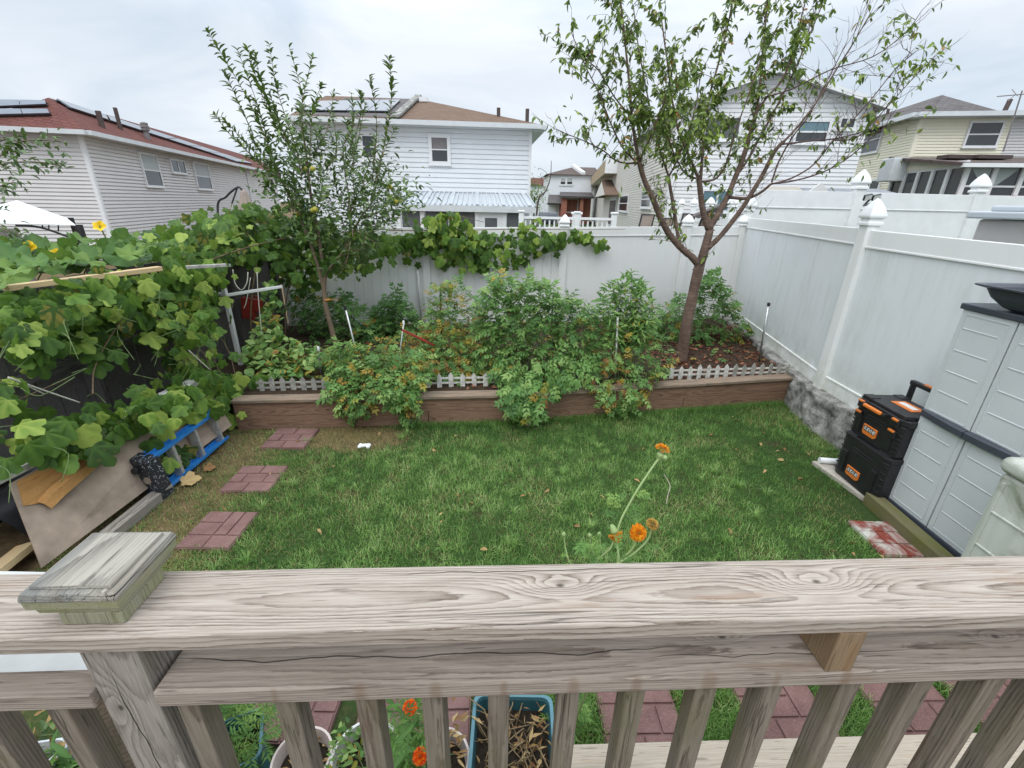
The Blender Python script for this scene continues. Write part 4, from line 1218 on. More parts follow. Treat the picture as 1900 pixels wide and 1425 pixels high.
def toolbox(label, c, size, upper):
    cx, cy, z = c; sx, sy, sz = size
    t = thing('tool_box', c, label, 'tool box', 'stacked black tool boxes')
    xf = cx - sx / 2
    b = MB()
    pr = [(xf + .02, cy - sy / 2), (xf, cy - sy / 2 + .05), (xf, cy + sy / 2 - .05), (xf + .02, cy + sy / 2), (cx + sx / 2, cy + sy / 2), (cx + sx / 2, cy - sy / 2)]
    hz = sz - (.085 if upper else .05)
    b.prism(pr, z, z + hz)
    body = b.build('box_body', m_black, t, bevel=0.010, segs=2)
    r = MB()       # moulded ribs
    for k in range(6 if not upper else 5):
        zz = z + .05 + k * (hz - .09) / 5
        r.box((cx + .04, cy - sy / 2 - .004, zz), (sx * .6, .008, .014)); r.box((xf + .012, cy - sy / 2 + .03, zz), (.02, .05, .012)); r.box((xf + .012, cy + sy / 2 - .03, zz), (.02, .05, .012))
    r.box((xf - .004, cy, z + hz - .05), (.01, sy * .42, .008)); r.box((xf - .004, cy, z + hz - .075), (.01, sy * .42, .006))
    for s in (-1, 1):
        r.box((xf - .006, cy + s * sy * .33, z + hz * .42), (.016, .06, hz * .55))
    r.build('box_rib', m_black, body, bevel=0.003)
    b = MB()
    if upper:
        zl = z + hz + .002
        pr2 = [(xf - .012, cy - sy / 2 + .06), (xf - .012, cy + sy / 2 - .06), (xf + .03, cy + sy / 2 + .012), (cx + sx / 2, cy + sy / 2 + .012), (cx + sx / 2, cy - sy / 2 - .012), (xf + .03, cy - sy / 2 - .012)]
        pr2 = list(reversed(pr2))
        b.prism(pr2, zl, zl + .055)
        pr3 = [(cx + (x - cx) * .86, cy + (y - cy) * .88) for x, y in pr2]
        b.prism(pr3, zl + .0555, zl + .082)
        for s in (-1, 1):
            for k in (-1, 1):
                b.box((cx + k * sx * .36, cy + s * sy * .36, zl + .0725), (.09, .10, .034))
    else:
        zl = z + hz + .001
        b.prism([(xf - .008, cy - sy / 2 + .05), (xf + .02, cy - sy / 2 - .006), (cx + sx / 2, cy - sy / 2 - .006), (cx + sx / 2, cy + sy / 2 + .006), (xf + .02, cy + sy / 2 + .006), (xf - .008, cy + sy / 2 - .05)], zl, zl + .046)
        for s in (-1, 1):
            b.box((xf + .05, cy + s * sy * .33, zl + .044), (.10, .11, .03))
    lid = b.build('box_lid', m_black, t, bevel=0.006, segs=2)
    # orange badge with the lettering
    zb_ = z + hz * (.36 if upper else .30); by = cy + .03
    g = MB(); w_, h_ = .155, .085
    g.add([(xf - .010, by + w_ / 2, zb_ + h_ / 2), (xf - .010, by - w_ / 2, zb_ + h_ / 2), (xf - .010, by - w_ / 2, zb_ - h_ / 2 + .01), (xf - .010, by - w_ / 2 + .02, zb_ - h_ / 2 - .006), (xf - .010, by + w_ / 2 - .02, zb_ - h_ / 2 - .006), (xf - .010, by + w_ / 2, zb_ - h_ / 2 + .01)]
          + [(xf + .004, by + w_ / 2, zb_ + h_ / 2), (xf + .004, by - w_ / 2, zb_ + h_ / 2), (xf + .004, by - w_ / 2, zb_ - h_ / 2 + .01), (xf + .004, by - w_ / 2 + .02, zb_ - h_ / 2 - .006), (xf + .004, by + w_ / 2 - .02, zb_ - h_ / 2 - .006), (xf + .004, by + w_ / 2, zb_ - h_ / 2 + .01)],
          [tuple(range(6)), tuple(reversed(range(6, 12)))] + [(i, 6 + i, 6 + (i + 1) % 6, (i + 1) % 6) for i in range(6)])
    bd = g.build('badge', m_orange, t, bevel=0.003)
    g = MB(); g.box((xf - .0125, by, zb_ + .012), (.004, .122, .040)); g.build('badge_field', m_dark, bd)
    g = MB()
    M = Matrix(((0, 0, -1, xf - .0158), (-1, 0, 0, by + .053), (0, 1, 0, zb_ - .001), (0, 0, 0, 1)))
    letters('RIDGID', M, .026, m_ltr, 'lettering', bd)
    if upper:
        zz = z + hz - .01
        for s in (-1, 1):
            for dz, nm in ((0.055, 'lid_latch'), (-.045, 'latch')):
                g = MB(); g.box((xf - .018, cy + s * sy * .36, zz + dz - .03), (.02, .075, .07)); lt_ = g.build(nm, m_black, t, bevel=0.006)
                g = MB(); g.box((xf - .026, cy + s * sy * .36, zz + dz - .003), (.02, .062, .018)); g.build('latch_grip', m_orange, lt_, bevel=0.004)
        g = MB(); g.bar((xf - .05, cy + .13, zz + .045), (xf - .05, cy - .07, zz + .045), .03, .03); hd = g.build('handle', m_orange, t, bevel=0.010, segs=3)
        g = MB()
        for yy in (cy + .15, cy - .09):
            g.bar((xf - .05, yy, zz + .045), (xf + .02, yy, zz + .035), .028, .03)
        g.build('handle_arm', m_black, hd, bevel=0.006)
        g = MB(); g.box((cx + .02, cy - .02, z + sz + .0015), (.13, .22, .006)); bl = g.build('lid_badge', m_orange, t, bevel=0.002)
        g = MB(); g.box((cx + .02, cy - .02, z + sz + .006), (.055, .16, .003)); g.build('lid_label', m_ltr, bl)
        # pull-out trolley handle at the back
        g = MB(); hx = cx + sx / 2 + .025
        for yy in (cy + .205, cy - .205):
            g.bar((hx, yy, z + .1), (hx, yy, z + .50), .03, .045)
        g.bar((hx, cy + .23, z + .505), (hx, cy - .23, z + .505), .045, .04)
        th = g.build('pull_handle', m_black, t, bevel=0.008)
        g = MB(); g.bar((hx, cy + .10, z + .5285), (hx, cy - .04, z + .5285), .03, .008); g.build('grip_inlay', m_orange, th)
    return t
toolbox('lower black tool box with an orange badge, standing on the pale slab', (3.355, 3.50, 0.058), (0.40, 0.54, 0.44), False)
toolbox('upper black tool box with orange handle and latches, stacked on the lower one', (3.37, 3.51, 0.499), (0.37, 0.53, 0.37), True)

# big pale resin bin at the far right
def binmat():
    t = NT('stained_resin'); o = t.obj(); s = t.n('SeparateXYZ', {0: o})
    a = t.noise(o, 2.4, 5, 0.65, 0.8); b_ = t.noise(o, 7, 4, 0.6)
    st = t.noise(t.scale(o, (12, 12, 1.2)), 1.0, 4, 0.6)
    c = t.mix(t.mr(st, 0.35, 0.7), (0.60, 0.61, 0.56), (0.46, 0.48, 0.41))
    c = t.mix(t.math('MULTIPLY', t.mr(a, 0.5, 0.66), 0.75), c, (0.22, 0.235, 0.165))
    c = t.mix(t.math('MULTIPLY', t.mr(a, 0.60, 0.68), t.mr(b_, 0.45, 0.6)), c, (0.10, 0.10, 0.06))
    t.pbr(c, 0.6, t.bump(t.noise(o, 150, 2), 0.1, 0.002)); return t.m
m_bin = binmat()
bn = thing('deck_box', (3.3, 1.8, 0), 'large pale resin deck box with green-black stains at the right edge', 'deck box')
bx, by_ = 2.915, 2.30
b = MB(); b.box((bx + .36, by_ - .62, .50), (.70, 1.22, .98)); bd = b.build('box_body', m_bin, bn, bevel=0.02, segs=3)
b = MB()
for zz in (.26, .50, .74):
    b.box((bx + .0075, by_ - .62, zz), (.008, 1.16, .014)); 
for yy in (by_ - .05,):
    b.box((bx + .0065, yy, .49), (.008, .02, .90))
b.build('panel_ridge', m_bin, bd, bevel=0.003)
b = MB(); b.box((bx + .36, by_ - .62, 1.045), (.74, 1.28, .105)); b.build('box_lid', m_bin, bn, bevel=0.045, segs=5)

# ------------------------------------------------------------ foliage materials
m_vine = leafmat('grape_leaves', [(0, (0.24, 0.20, 0.045)), (0.08, (0.030, 0.072, 0.016)), (0.40, (0.080, 0.165, 0.026)), (0.72, (0.175, 0.295, 0.045)), (1.0, (0.38, 0.48, 0.10))], 0.36, 0.5, 0.25)
m_squash = leafmat('squash_leaves', [(0, (0.05, 0.11, 0.03)), (0.5, (0.085, 0.185, 0.04)), (1.0, (0.19, 0.30, 0.06))], 0.3, 0.5, 0.3)
m_tom = leafmat('tomato_leaves', [(0, (0.22, 0.10, 0.035)), (0.10, (0.42, 0.30, 0.05)), (0.17, (0.30, 0.30, 0.05)), (0.22, (0.06, 0.15, 0.042)), (0.6, (0.165, 0.315, 0.080)), (1.0, (0.38, 0.51, 0.165))], 0.36, 0.5, 0.3)
m_apple = leafmat('apple_leaves', [(0, (0.035, 0.07, 0.022)), (0.5, (0.095, 0.165, 0.045)), (0.85, (0.18, 0.27, 0.075)), (1.0, (0.19, 0.28, 0.05))], 0.2, 0.42, 0.4)
m_cherry = leafmat('cherry_leaves', [(0, (0.34, 0.15, 0.03)), (0.05, (0.20, 0.17, 0.04)), (0.10, (0.042, 0.078, 0.020)), (0.5, (0.125, 0.195, 0.036)), (0.86, (0.25, 0.34, 0.06)), (1.0, (0.30, 0.40, 0.06))], 0.25, 0.42, 0.4)
m_mari = leafmat('marigold_leaves', [(0, (0.055, 0.13, 0.03)), (0.6, (0.11, 0.24, 0.05)), (1.0, (0.24, 0.36, 0.08))], 0.25, 0.5, 0.3)
m_stem = plain('green_stem', (0.13, 0.19, 0.06), 0.6, 0.3, 30)
m_vinestem = plain('vine_stem', (0.19, 0.13, 0.075), 0.8, 0.4, 20)
def barkmat(name, a, b_, rings=0.0):
    t = NT(name); o = t.obj()
    n1 = t.noise(t.scale(o, (9, 9, 3)), 1.0, 5, 0.65); n2 = t.noise(t.scale(o, (8, 8, 55)), 1.0, 3, 0.6); n3 = t.noise(o, 60, 3)
    c = t.mix(t.mr(n1, 0.3, 0.7), a, b_)
    if rings:
        c = t.mix(t.math('MULTIPLY', t.mr(n2, 0.52, 0.68), rings), c, tuple(min(1, x * 1.9) for x in b_))
    t.pbr(c, 0.75, t.bump(t.math('ADD', n2, n3), 0.6, 0.008), 0, 0.3); return t.m
m_cbark = barkmat('cherry_bark', (0.085, 0.055, 0.042), (0.165, 0.112, 0.086), 0.5)
m_ctwig = barkmat('cherry_twig_bark', (0.085, 0.048, 0.045), (0.13, 0.08, 0.07))
m_abark = barkmat('apple_bark', (0.13, 0.095, 0.065), (0.24, 0.175, 0.12), 0.25)
m_fruit = plain('green_yellow_apple', (0.42, 0.38, 0.05), 0.35, 0.35, 12)
m_petal = plain('orange_petals', (0.80, 0.26, 0.015), 0.55, 0.3, 60)
m_petalred = plain('red_orange_petals', (0.78, 0.085, 0.01), 0.55, 0.35, 60)
m_yflower = plain('yellow_petals', (0.85, 0.55, 0.01), 0.5, 0.2, 20)
m_wilt = plain('wilted_petals', (0.38, 0.22, 0.06), 0.7, 0.4, 60)

T_PALM = [t_palm(5, .44, True, .16, s) for s in range(3)] + [t_palm(5, .36, True, .22, 5), t_palm(3, .30, True, .12, 7)]
T_ROUND = [t_round(s) for s in range(3)]
T_LAN = t_lance(0.36, .10, .22)
T_LAN2 = t_lance(0.42, .12, .15)
T_NAR = t_lance(0.22, .06, .30)
T_TOM = [t_compound(3, .55, .36, .4, s) for s in range(4)]
T_MAR = [t_compound(5, .26, .34, .25, s + 9) for s in range(3)]
def rn(n, s=1.0): return rng.normal(0, s, n)

def leaves_multi(name, tmpls, P, D, N, S, tint, mat, parent=None, smooth=False):
    """one mesh, leaf shapes picked at random"""
    pick = rng.integers(0, len(tmpls), len(P)); parts = []
    for k, tm in enumerate(tmpls):
        m = pick == k
        if m.any():
            parts.append(scatter(tm, P[m], D[m], N[m], S[m], tint[m]))
    V, F, T = join(parts)
    return fast(name, V, F, T, mat, parent, smooth)

def vtint(n, lo=.12, hi=.62, light=.12, odd=.03):
    t = rng.uniform(lo, hi, n)
    k = rng.random(n); t[k < light] = rng.uniform(.72, 1, (k < light).sum()); t[k > 1 - odd] = rng.uniform(0, .04, (k > 1 - odd).sum())
    return t

def stems(name, paths, rad, mat, parent, n=5):
    b = MB()
    for p in paths:
        p = smooth_path(p, 3)
        m = len(p)
        b.tube(p, [rad * (1 - 0.6 * i / m) for i in range(m)], n)
    return b.build(name, mat, parent, smooth=True)

# ------------------------------------------------------------ grape vine on the left frame
gv = thing('grape_vine', (-3.4, 4.4, 0), 'big dark green grape vine covering the dark fence and frame on the left', 'vine')
def vine_leaves(poly, fn, n, size, nrm, jit, drop=(0.3, -0.2, -1.0), lo=.12, hi=.62, light=.22, dense=None):
    n = int(n * 1.55); size = (size[0] * .62, size[1] * .92)
    pts = in_poly(poly, n)
    P = np.array([tuple(fn(x, y)) for x, y in pts]) + rng.normal(0, 1, (n, 3)) * np.array(jit)
    D = np.array(drop)[None] + rng.normal(0, .45, (n, 3)); N = np.array(nrm)[None] + rng.normal(0, .38, (n, 3))
    return P, D, N, rng.uniform(size[0], size[1], n), vtint(n, lo, hi, light)
sets = []
fx = lambda x_: (lambda px, py: AX(px, py, x_))
sets.append(vine_leaves([(-10, 560), (30, 545), (150, 525), (290, 505), (385, 480), (410, 500), (395, 560), (385, 620), (330, 610), (280, 590), (215, 600), (150, 585), (90, 580), (60, 610), (-10, 610)], fx(-3.6), 330, (.11, .22), (.8, -.35, .75), (.12, .04, .035)))
sets.append(vine_leaves([(-10, 600), (70, 600), (110, 640), (60, 660), (-10, 650)], fx(-3.45), 16, (.15, .22), (.8, -.4, .6), (.06, .05, .05), lo=.1, hi=.5))
sets.append(vine_leaves([(100, 590), (250, 585), (260, 625), (190, 655), (120, 640)], fx(-3.6), 22, (.15, .24), (.9, -.3, .5), (.06, .05, .05), lo=.1, hi=.4))
sets.append(vine_leaves([(290, 560), (390, 560), (395, 700), (440, 700), (468, 720), (470, 790), (420, 790), (330, 700), (300, 640)], fx(-3.35), 105, (.12, .19), (.85, -.3, .6), (.12, .05, .05)))
sets.append(vine_leaves([(290, 715), (350, 690), (400, 690), (465, 700), (470, 780), (410, 785), (330, 765), (270, 775), (215, 770)], fx(-3.12), 85, (.14, .22), (.7, -.4, .8), (.10, .06, .05), lo=.2, hi=.7, light=.25))
sets.append(vine_leaves([(95, 800), (150, 755), (240, 740), (290, 750), (270, 785), (205, 805), (140, 835), (90, 835)], fx(-3.22), 48, (.15, .24), (.75, -.4, .75), (.07, .05, .04), lo=.1, hi=.5, light=.06))
sets.append(vine_leaves([(-10, 810), (60, 795), (95, 830), (50, 855), (-10, 850)], fx(-3.25), 4, (.15, .22), (.75, -.4, .75), (.06, .05, .04), lo=.1, hi=.45))
sets.append(vine_leaves([(-10, 690), (60, 700), (60, 790), (-10, 780)], fx(-3.4), 11, (.15, .22), (.85, -.4, .5), (.06, .05, .04), lo=.1, hi=.45))
sets.append(vine_leaves([(165, 508), (200, 488), (240, 496), (205, 522)], fx(-3.5), 9, (.12, .18), (.7, -.4, .9), (.04, .03, .03), lo=.2, hi=.6))
sets.append(vine_leaves([(290, 490), (370, 476), (390, 500), (300, 515)], fx(-3.4), 17, (.12, .18), (.6, -.4, .9), (.06, .04, .03), lo=.2, hi=.7))
sets.append(vine_leaves([(280, 800), (330, 800), (340, 840), (300, 850)], fx(-3.12), 8, (.14, .2), (.75, -.4, .75), (.06, .05, .04), lo=.1, hi=.35))
P, D, N, S, T = (np.concatenate(q) for q in zip(*sets))
leaves_multi('foliage', T_PALM, P, D, N, S, T, m_vine, gv)
vp = []
for k in range(9):
    a = Vector((-3.45 + random.uniform(-.25, .15), random.uniform(2.0, 5.6), random.uniform(0.7, 1.0))); 
    vp.append([a, a + Vector((random.uniform(-.25, .1), random.uniform(-.2, .5), random.uniform(.1, .35))), a + Vector((random.uniform(-.35, 0), random.uniform(.1, .9), random.uniform(.25, .8)))])
for k in range(7):
    q = Vector((-3.25 + random.uniform(-.1, .15), 4.35 + random.uniform(-.1, .45), 0)); vp.append([q, q + Vector((random.uniform(-.05, .05), .0, .4)), q + Vector((-.1, random.uniform(-.1, .2), .9)), q + Vector((-.25, random.uniform(-.4, .4), 1.4))])
stems('vine_stems', vp, .007, m_vinestem, gv)
tn = MB()
for k in range(46):
    a = Vector((random.uniform(-3.5, -3.15), random.uniform(2.1, 4.9), random.uniform(.75, 1.65))); tn.tube(smooth_path([a, a + Vector((random.uniform(0, .12), random.uniform(-.12, .12), random.uniform(-.1, .08))), a + Vector((random.uniform(0, .2), random.uniform(-.25, .25), random.uniform(-.3, .1)))], 3), .0028, 4)
o = tn.build('tendrils', m_stem, gv, smooth=True); o['kind'] = 'stuff'
# vine carried from the frame over the corner to the back fence
gv2 = thing('grape_vine', (-3.0, 7.0, 0.3), 'dense heap of grape vine over the corner of the fences behind the apple tree', 'vine')
fy = lambda y_, s=0.0: (lambda px, py: AY(px, py, y_ + s * (px - 600)))
sets = [vine_leaves([(300, 440), (350, 410), (400, 400), (430, 480), (390, 490), (310, 490)], fy(5.6), 110, (.13, .2), (.1, -.5, .9), (.15, .35, .06), (.2, -.6, -.6)),
        vine_leaves([(385, 430), (415, 390), (470, 384), (520, 388), (590, 400), (650, 430), (720, 432), (715, 470), (650, 500), (590, 500), (520, 470), (430, 480)], fy(6.9, .002), 430, (.13, .21), (.15, -.6, .8), (.12, .3, .05), (.1, -.6, -.8), lo=.1, hi=.5, light=.08),
        vine_leaves([(500, 470), (560, 480), (600, 520), (560, 540), (515, 500)], fy(7.0), 36, (.13, .2), (.2, -.8, .5), (.06, .1, .04), (.1, -.3, -1), lo=.1, hi=.4)]
P, D, N, S, T = (np.concatenate(q) for q in zip(*sets))
leaves_multi('foliage', T_PALM, P, D, N, S, T, m_vine, gv2)
stems('vine_stems', [[Vector((-3.5, 6.6, .4)), Vector((-3.4, 6.8, 1.2)), Vector((-2.8, 7.0, 1.9)), Vector((-1.8, 7.4, 2.0))], [Vector((-3.7, 6.0, .4)), Vector((-3.6, 6.2, 1.3)), Vector((-3.5, 6.8, 1.95)), Vector((-2.6, 7.2, 2.05))], [Vector((-3.6, 5.2, 1.7)), Vector((-3.3, 5.8, 1.85)), Vector((-3.0, 6.6, 1.95))]], .012, m_vinestem, gv2)
gv3 = thing('grape_vine', back(3.5, 1.9, .1), 'grape vine hanging over the top of the white back fence in the middle', 'vine')
fb = lambda px, py: AY(px, py, back_y((px - 950) / 829 * 8.2) - 0.14)
sets = [vine_leaves([(700, 440), (760, 428), (790, 400), (830, 392), (860, 400), (880, 425), (900, 440), (890, 505), (850, 490), (800, 475), (765, 480), (745, 455), (705, 475)], fb, 165, (.14, .22), (.1, -.9, .5), (.05, .07, .04), (.05, -.25, -1), lo=.15, hi=.6, light=.2),
        vine_leaves([(880, 425), (950, 430), (1010, 425), (1050, 430), (1050, 462), (1000, 475), (955, 490), (925, 495), (890, 505)], fb, 85, (.13, .21), (.1, -.9, .5), (.04, .06, .03), (.05, -.25, -1), lo=.15, hi=.55, light=.12),
        vine_leaves([(1045, 432), (1085, 425), (1120, 440), (1128, 455), (1080, 452)], fb, 22, (.11, .2), (.1, -.9, .5), (.03, .06, .02), (.25, -.25, -1), lo=.2, hi=.6, light=.2),
        vine_leaves([(940, 430), (960, 412), (1005, 408), (1010, 425)], fb, 12, (.08, .14), (.1, -.6, .8), (.04, .05, .02), (.1, -.25, -.4), lo=.5, hi=.9, light=.4)]
P, D, N, S, T = (np.concatenate(q) for q in zip(*sets))
leaves_multi('foliage', T_PALM, P, D, N, S, T, m_vine, gv3)
stems('vine_stems', [[back(2.0, 1.95, .1), back(3.2, 1.97, .14), back(4.2, 2.0, .12), back(5.2, 2.0, .1), back(6.1, 2.02, .08)], [back(2.4, 2.0, .0), back(3.0, 2.2, .05), back(3.6, 2.1, .08)]], .009, m_vinestem, gv3)

# ------------------------------------------------------------ squash plant along the fence top
sq = thing('squash_plant', (-4.8, 5.4, 1.7), 'bright green large-leaved squash plant with yellow flowers above the pale batten', 'squash plant')
pts = in_poly([(-20, 462), (70, 455), (130, 450), (200, 442), (300, 428), (340, 445), (300, 476), (180, 484), (20, 508), (-20, 520)], 190)
P = np.array([tuple(G(x, y, 1.80 + random.uniform(-.07, .10))) for x, y in pts]); n = len(P)
D = np.stack([rn(n, .7), -.5 + rn(n, .6), rn(n, .25)], 1); N = np.stack([.1 + rn(n, .35), -.75 + rn(n, .35), np.ones(n)], 1)
leaves_multi('foliage', T_ROUND, P, D, N, rng.uniform(.13, .29, n), rng.uniform(.0, .85, n) ** .9, m_squash, sq)
stems('stems', [[Vector((-4.4, y_, 1.3)), Vector((-4.5, y_ + .1, 1.6)), Vector((-4.5 + random.uniform(-.6, .3), y_ + random.uniform(-.1, .6), 1.8))] for y_ in (3.2, 3.6, 4.1, 4.6, 5.0, 5.5)], .010, m_stem, sq)
def trumpet(c, d, r, mat, parent, name='flower'):
    b = MB(); d = Vector(d).normalized(); q = d.to_track_quat('Z', 'Y').to_matrix().to_4x4()
    M = Matrix.Translation(c) @ q; n = 25; vs = [(0, 0, -r)]; fs = []
    for k in range(n):
        a = 2 * math.pi * k / n; rr = r * (.78 + .3 * abs(math.cos(2.5 * a)))
        vs += [(rr * .35 * math.cos(a), rr * .35 * math.sin(a), -r * .25), (rr * math.cos(a), rr * math.sin(a), r * (.05 + .12 * math.sin(5 * a)))]
    for k in range(n):
        a, c_ = 1 + 2 * k, 1 + 2 * ((k + 1) % n); fs += [(0, c_, a), (a, c_, c_ + 1, a + 1)]
    b.add([M @ Vector(v) for v in vs], fs)
    return b.build(name, mat, parent, smooth=True)
for px, py, z, r in ((52, 458, 1.93, .062), (103, 472, 1.90, .055), (184, 419, 2.12, .055)):
    c = G(px, py, z); trumpet(c, (.35, -.7, .55), r, m_yflower, sq)
    stems('flower_stalk', [[c, c + Vector((0.0, .04, -.15)), Vector((c.x, c.y + .06, 1.72))]], .008, m_stem, sq)

# ------------------------------------------------------------ apple tree
TA = 6.40
ap = thing('apple_tree', G(620, 640, BEDZ), 'slender apple tree with upright leafy shoots and a few yellow-green apples', 'tree')
def limb(picks, y0, y1, r0, r1):
    n = len(picks)
    pts = smooth_path([AY(px, py, y0 + (y1 - y0) * i / (n - 1)) for i, (px, py) in enumerate(picks)], 4); m = len(pts)
    return pts, [r0 + (r1 - r0) * i / (m - 1) for i in range(m)]
b = MB(); alimbs = []
for picks, y0, y1, r0, r1 in [
    ([(623, 640), (614, 605), (605, 570), (601, 535), (603, 508)], TA, TA, .040, .032),
    ([(602, 545), (592, 500), (575, 450), (560, 405), (540, 370), (520, 330), (500, 280)], TA, TA - .25, .024, .010),
    ([(602, 512), (596, 470), (588, 420), (578, 372), (572, 320), (566, 270), (556, 220)], TA, TA + .15, .027, .010),
    ([(604, 508), (622, 485), (642, 462), (655, 435), (668, 405), (690, 375), (700, 330)], TA, TA - .1, .022, .009),
    ([(640, 465), (650, 420), (648, 370), (640, 320), (636, 270)], TA, TA + .3, .014, .007),
    ([(572, 445), (550, 380), (545, 320), (550, 260)], TA - .1, TA + .2, .013, .007),
    ([(668, 405), (700, 395), (725, 370), (740, 362)], TA, TA - .3, .010, .005)]:
    pts, rad = limb(picks, y0, y1, r0, r1); b.tube(pts, rad, 8); alimbs.append(pts)
b.build('trunk', m_abark, ap, smooth=True)
shoots = [((520, 330), (382, 52)), ((480, 300), (398, 212)), ((470, 250), (415, 130)), ((500, 290), (440, 90)), ((520, 250), (458, 85)), ((530, 260), (470, 95)), ((545, 260), (500, 82)), ((556, 220), (536, 86)), ((540, 280), (500, 170)),
          ((566, 270), (580, 104)), ((575, 300), (596, 156)), ((580, 290), (620, 166)), ((600, 320), (618, 215)), ((636, 270), (652, 172)), ((640, 300), (668, 170)), ((648, 330), (678, 190)), ((690, 340), (685, 140)), ((700, 330), (722, 104)),
          ((690, 375), (735, 235)), ((640, 320), (640, 220)), ((520, 340), (430, 250)), ((520, 330), (410, 215)), ((550, 300), (505, 200)), ((560, 330), (530, 220)), ((590, 340), (585, 240)), ((660, 380), (660, 250)), ((670, 380), (700, 260)),
          ((660, 400), (620, 320)), ((650, 410), (690, 330)), ((640, 420), (600, 350)), ((570, 380), (500, 320)), ((560, 400), (490, 340)), ((575, 400), (600, 330)), ((700, 370), (720, 300)), ((690, 390), (745, 350)), ((680, 420), (735, 390)), ((650, 450), (700, 420)), ((655, 440), (640, 390)), ((550, 370), (470, 290)), ((540, 330), (460, 240)),
          ((680, 430), (650, 470)), ((660, 440), (680, 490)), ((640, 460), (690, 460)), ((650, 450), (630, 500)), ((665, 430), (705, 460)), ((655, 460), (660, 510)), ((670, 440), (640, 440)), ((640, 470), (620, 520)), ((600, 470), (560, 380)), ((640, 480), (700, 445))]
b = MB(); LP, LD, LN, LS = [], [], [], []
for (p0, p1) in shoots:
    ya = TA + random.uniform(-.45, .45); yb = ya + random.uniform(-.4, .4)
    A = AY(*p0, ya); B = AY(*p1, yb); mid = A.lerp(B, random.uniform(.4, .6)) + Vector((random.uniform(-.10, .10), random.uniform(-.10, .10), random.uniform(-.06, .04)))
    pts = smooth_path([A, mid, B], 6); m = len(pts)
    b.tube(pts, [.007 - .005 * i / m for i in range(m)], 5)
    ln = (B - A).length; k = int(ln / .0165)
    for j in range(k):
        t = .06 + .94 * j / k; q = pts[min(int(t * (m - 1)), m - 2)].lerp(pts[min(int(t * (m - 1)) + 1, m - 1)], t * (m - 1) % 1)
        if random.random() < .22: continue
        ax = (B - A).normalized(); a = j * 2.4 + random.random() * 1.8
        side = (ax.orthogonal().normalized() * math.cos(a) + ax.cross(ax.orthogonal().normalized()) * math.sin(a))
        d = ax * random.uniform(.35, .9) + side * random.uniform(.6, 1)
        if p1[1] > p0[1]: d = side + Vector((0, 0, random.uniform(-.3, .4)))
        LP.append(q); LD.append(d); LN.append(ax * .8 - side * .4 + Vector((0, 0, .3))); LS.append(random.uniform(.065, .125) * (1 - .35 * max(0, t - .8) / .2))
b.build('twigs', m_abark, ap, smooth=True)
# inner spur leaves
for pts in alimbs[1:]:
    for k in range(480):
        q = pts[random.randrange(len(pts) // 3, len(pts))] + Vector((random.gauss(0, .17), random.gauss(0, .24), random.gauss(0, .18)))
        LP.append(q); LD.append(Vector((random.gauss(0, 1), random.gauss(0, 1), random.gauss(.3, .7)))); LN.append(Vector((random.gauss(0, .5), -.3 + random.gauss(0, .5), .8))); LS.append(random.uniform(.05, .10))
LP, LD, LN = (np.array([tuple(v) for v in q]) for q in (LP, LD, LN)); LS = np.array(LS); n = len(LP)
tt = np.clip(rng.normal(.40, .22, n), 0, .9); k = rng.random(n) < .05; tt[k] = rng.uniform(.9, 1, k.sum())
leaves_multi('crown', [T_LAN2, T_LAN], LP, LD, LN, LS, tt, m_apple, ap)
for px, py in ((565, 313), (580, 313), (724, 347), (742, 372), (735, 374), (580, 390), (552, 396), (585, 388)):
    c = AY(px, py, TA - .35 + random.uniform(-.1, .1)); b = MB(); r = random.uniform(.030, .036)
    b.lathe((c.x, c.y, c.z - r), [(r * .3, .1 * r), (r * .8, .25 * r), (r, .9 * r), (r * .85, 1.5 * r), (r * .4, 1.85 * r), (r * .1, 1.75 * r)], 12)
    b.build('apple', m_fruit, ap, smooth=True)
c = AY(607, 556, TA); b = MB(); b.lathe((c.x, c.y, c.z - .012), [(.042, 0), (.046, .012), (.042, .024)], 12); b.tube(smooth_path([c + Vector((.04, -.02, 0)), c + Vector((.10, -.03, .012)), c + Vector((.17, -.02, .01))], 3), .005, 5)
tag(b.build('tie', plain('orange_cord', (.55, .25, .06), .7, .1), smooth=True), 'orange cord tied round the apple tree trunk', 'cord')

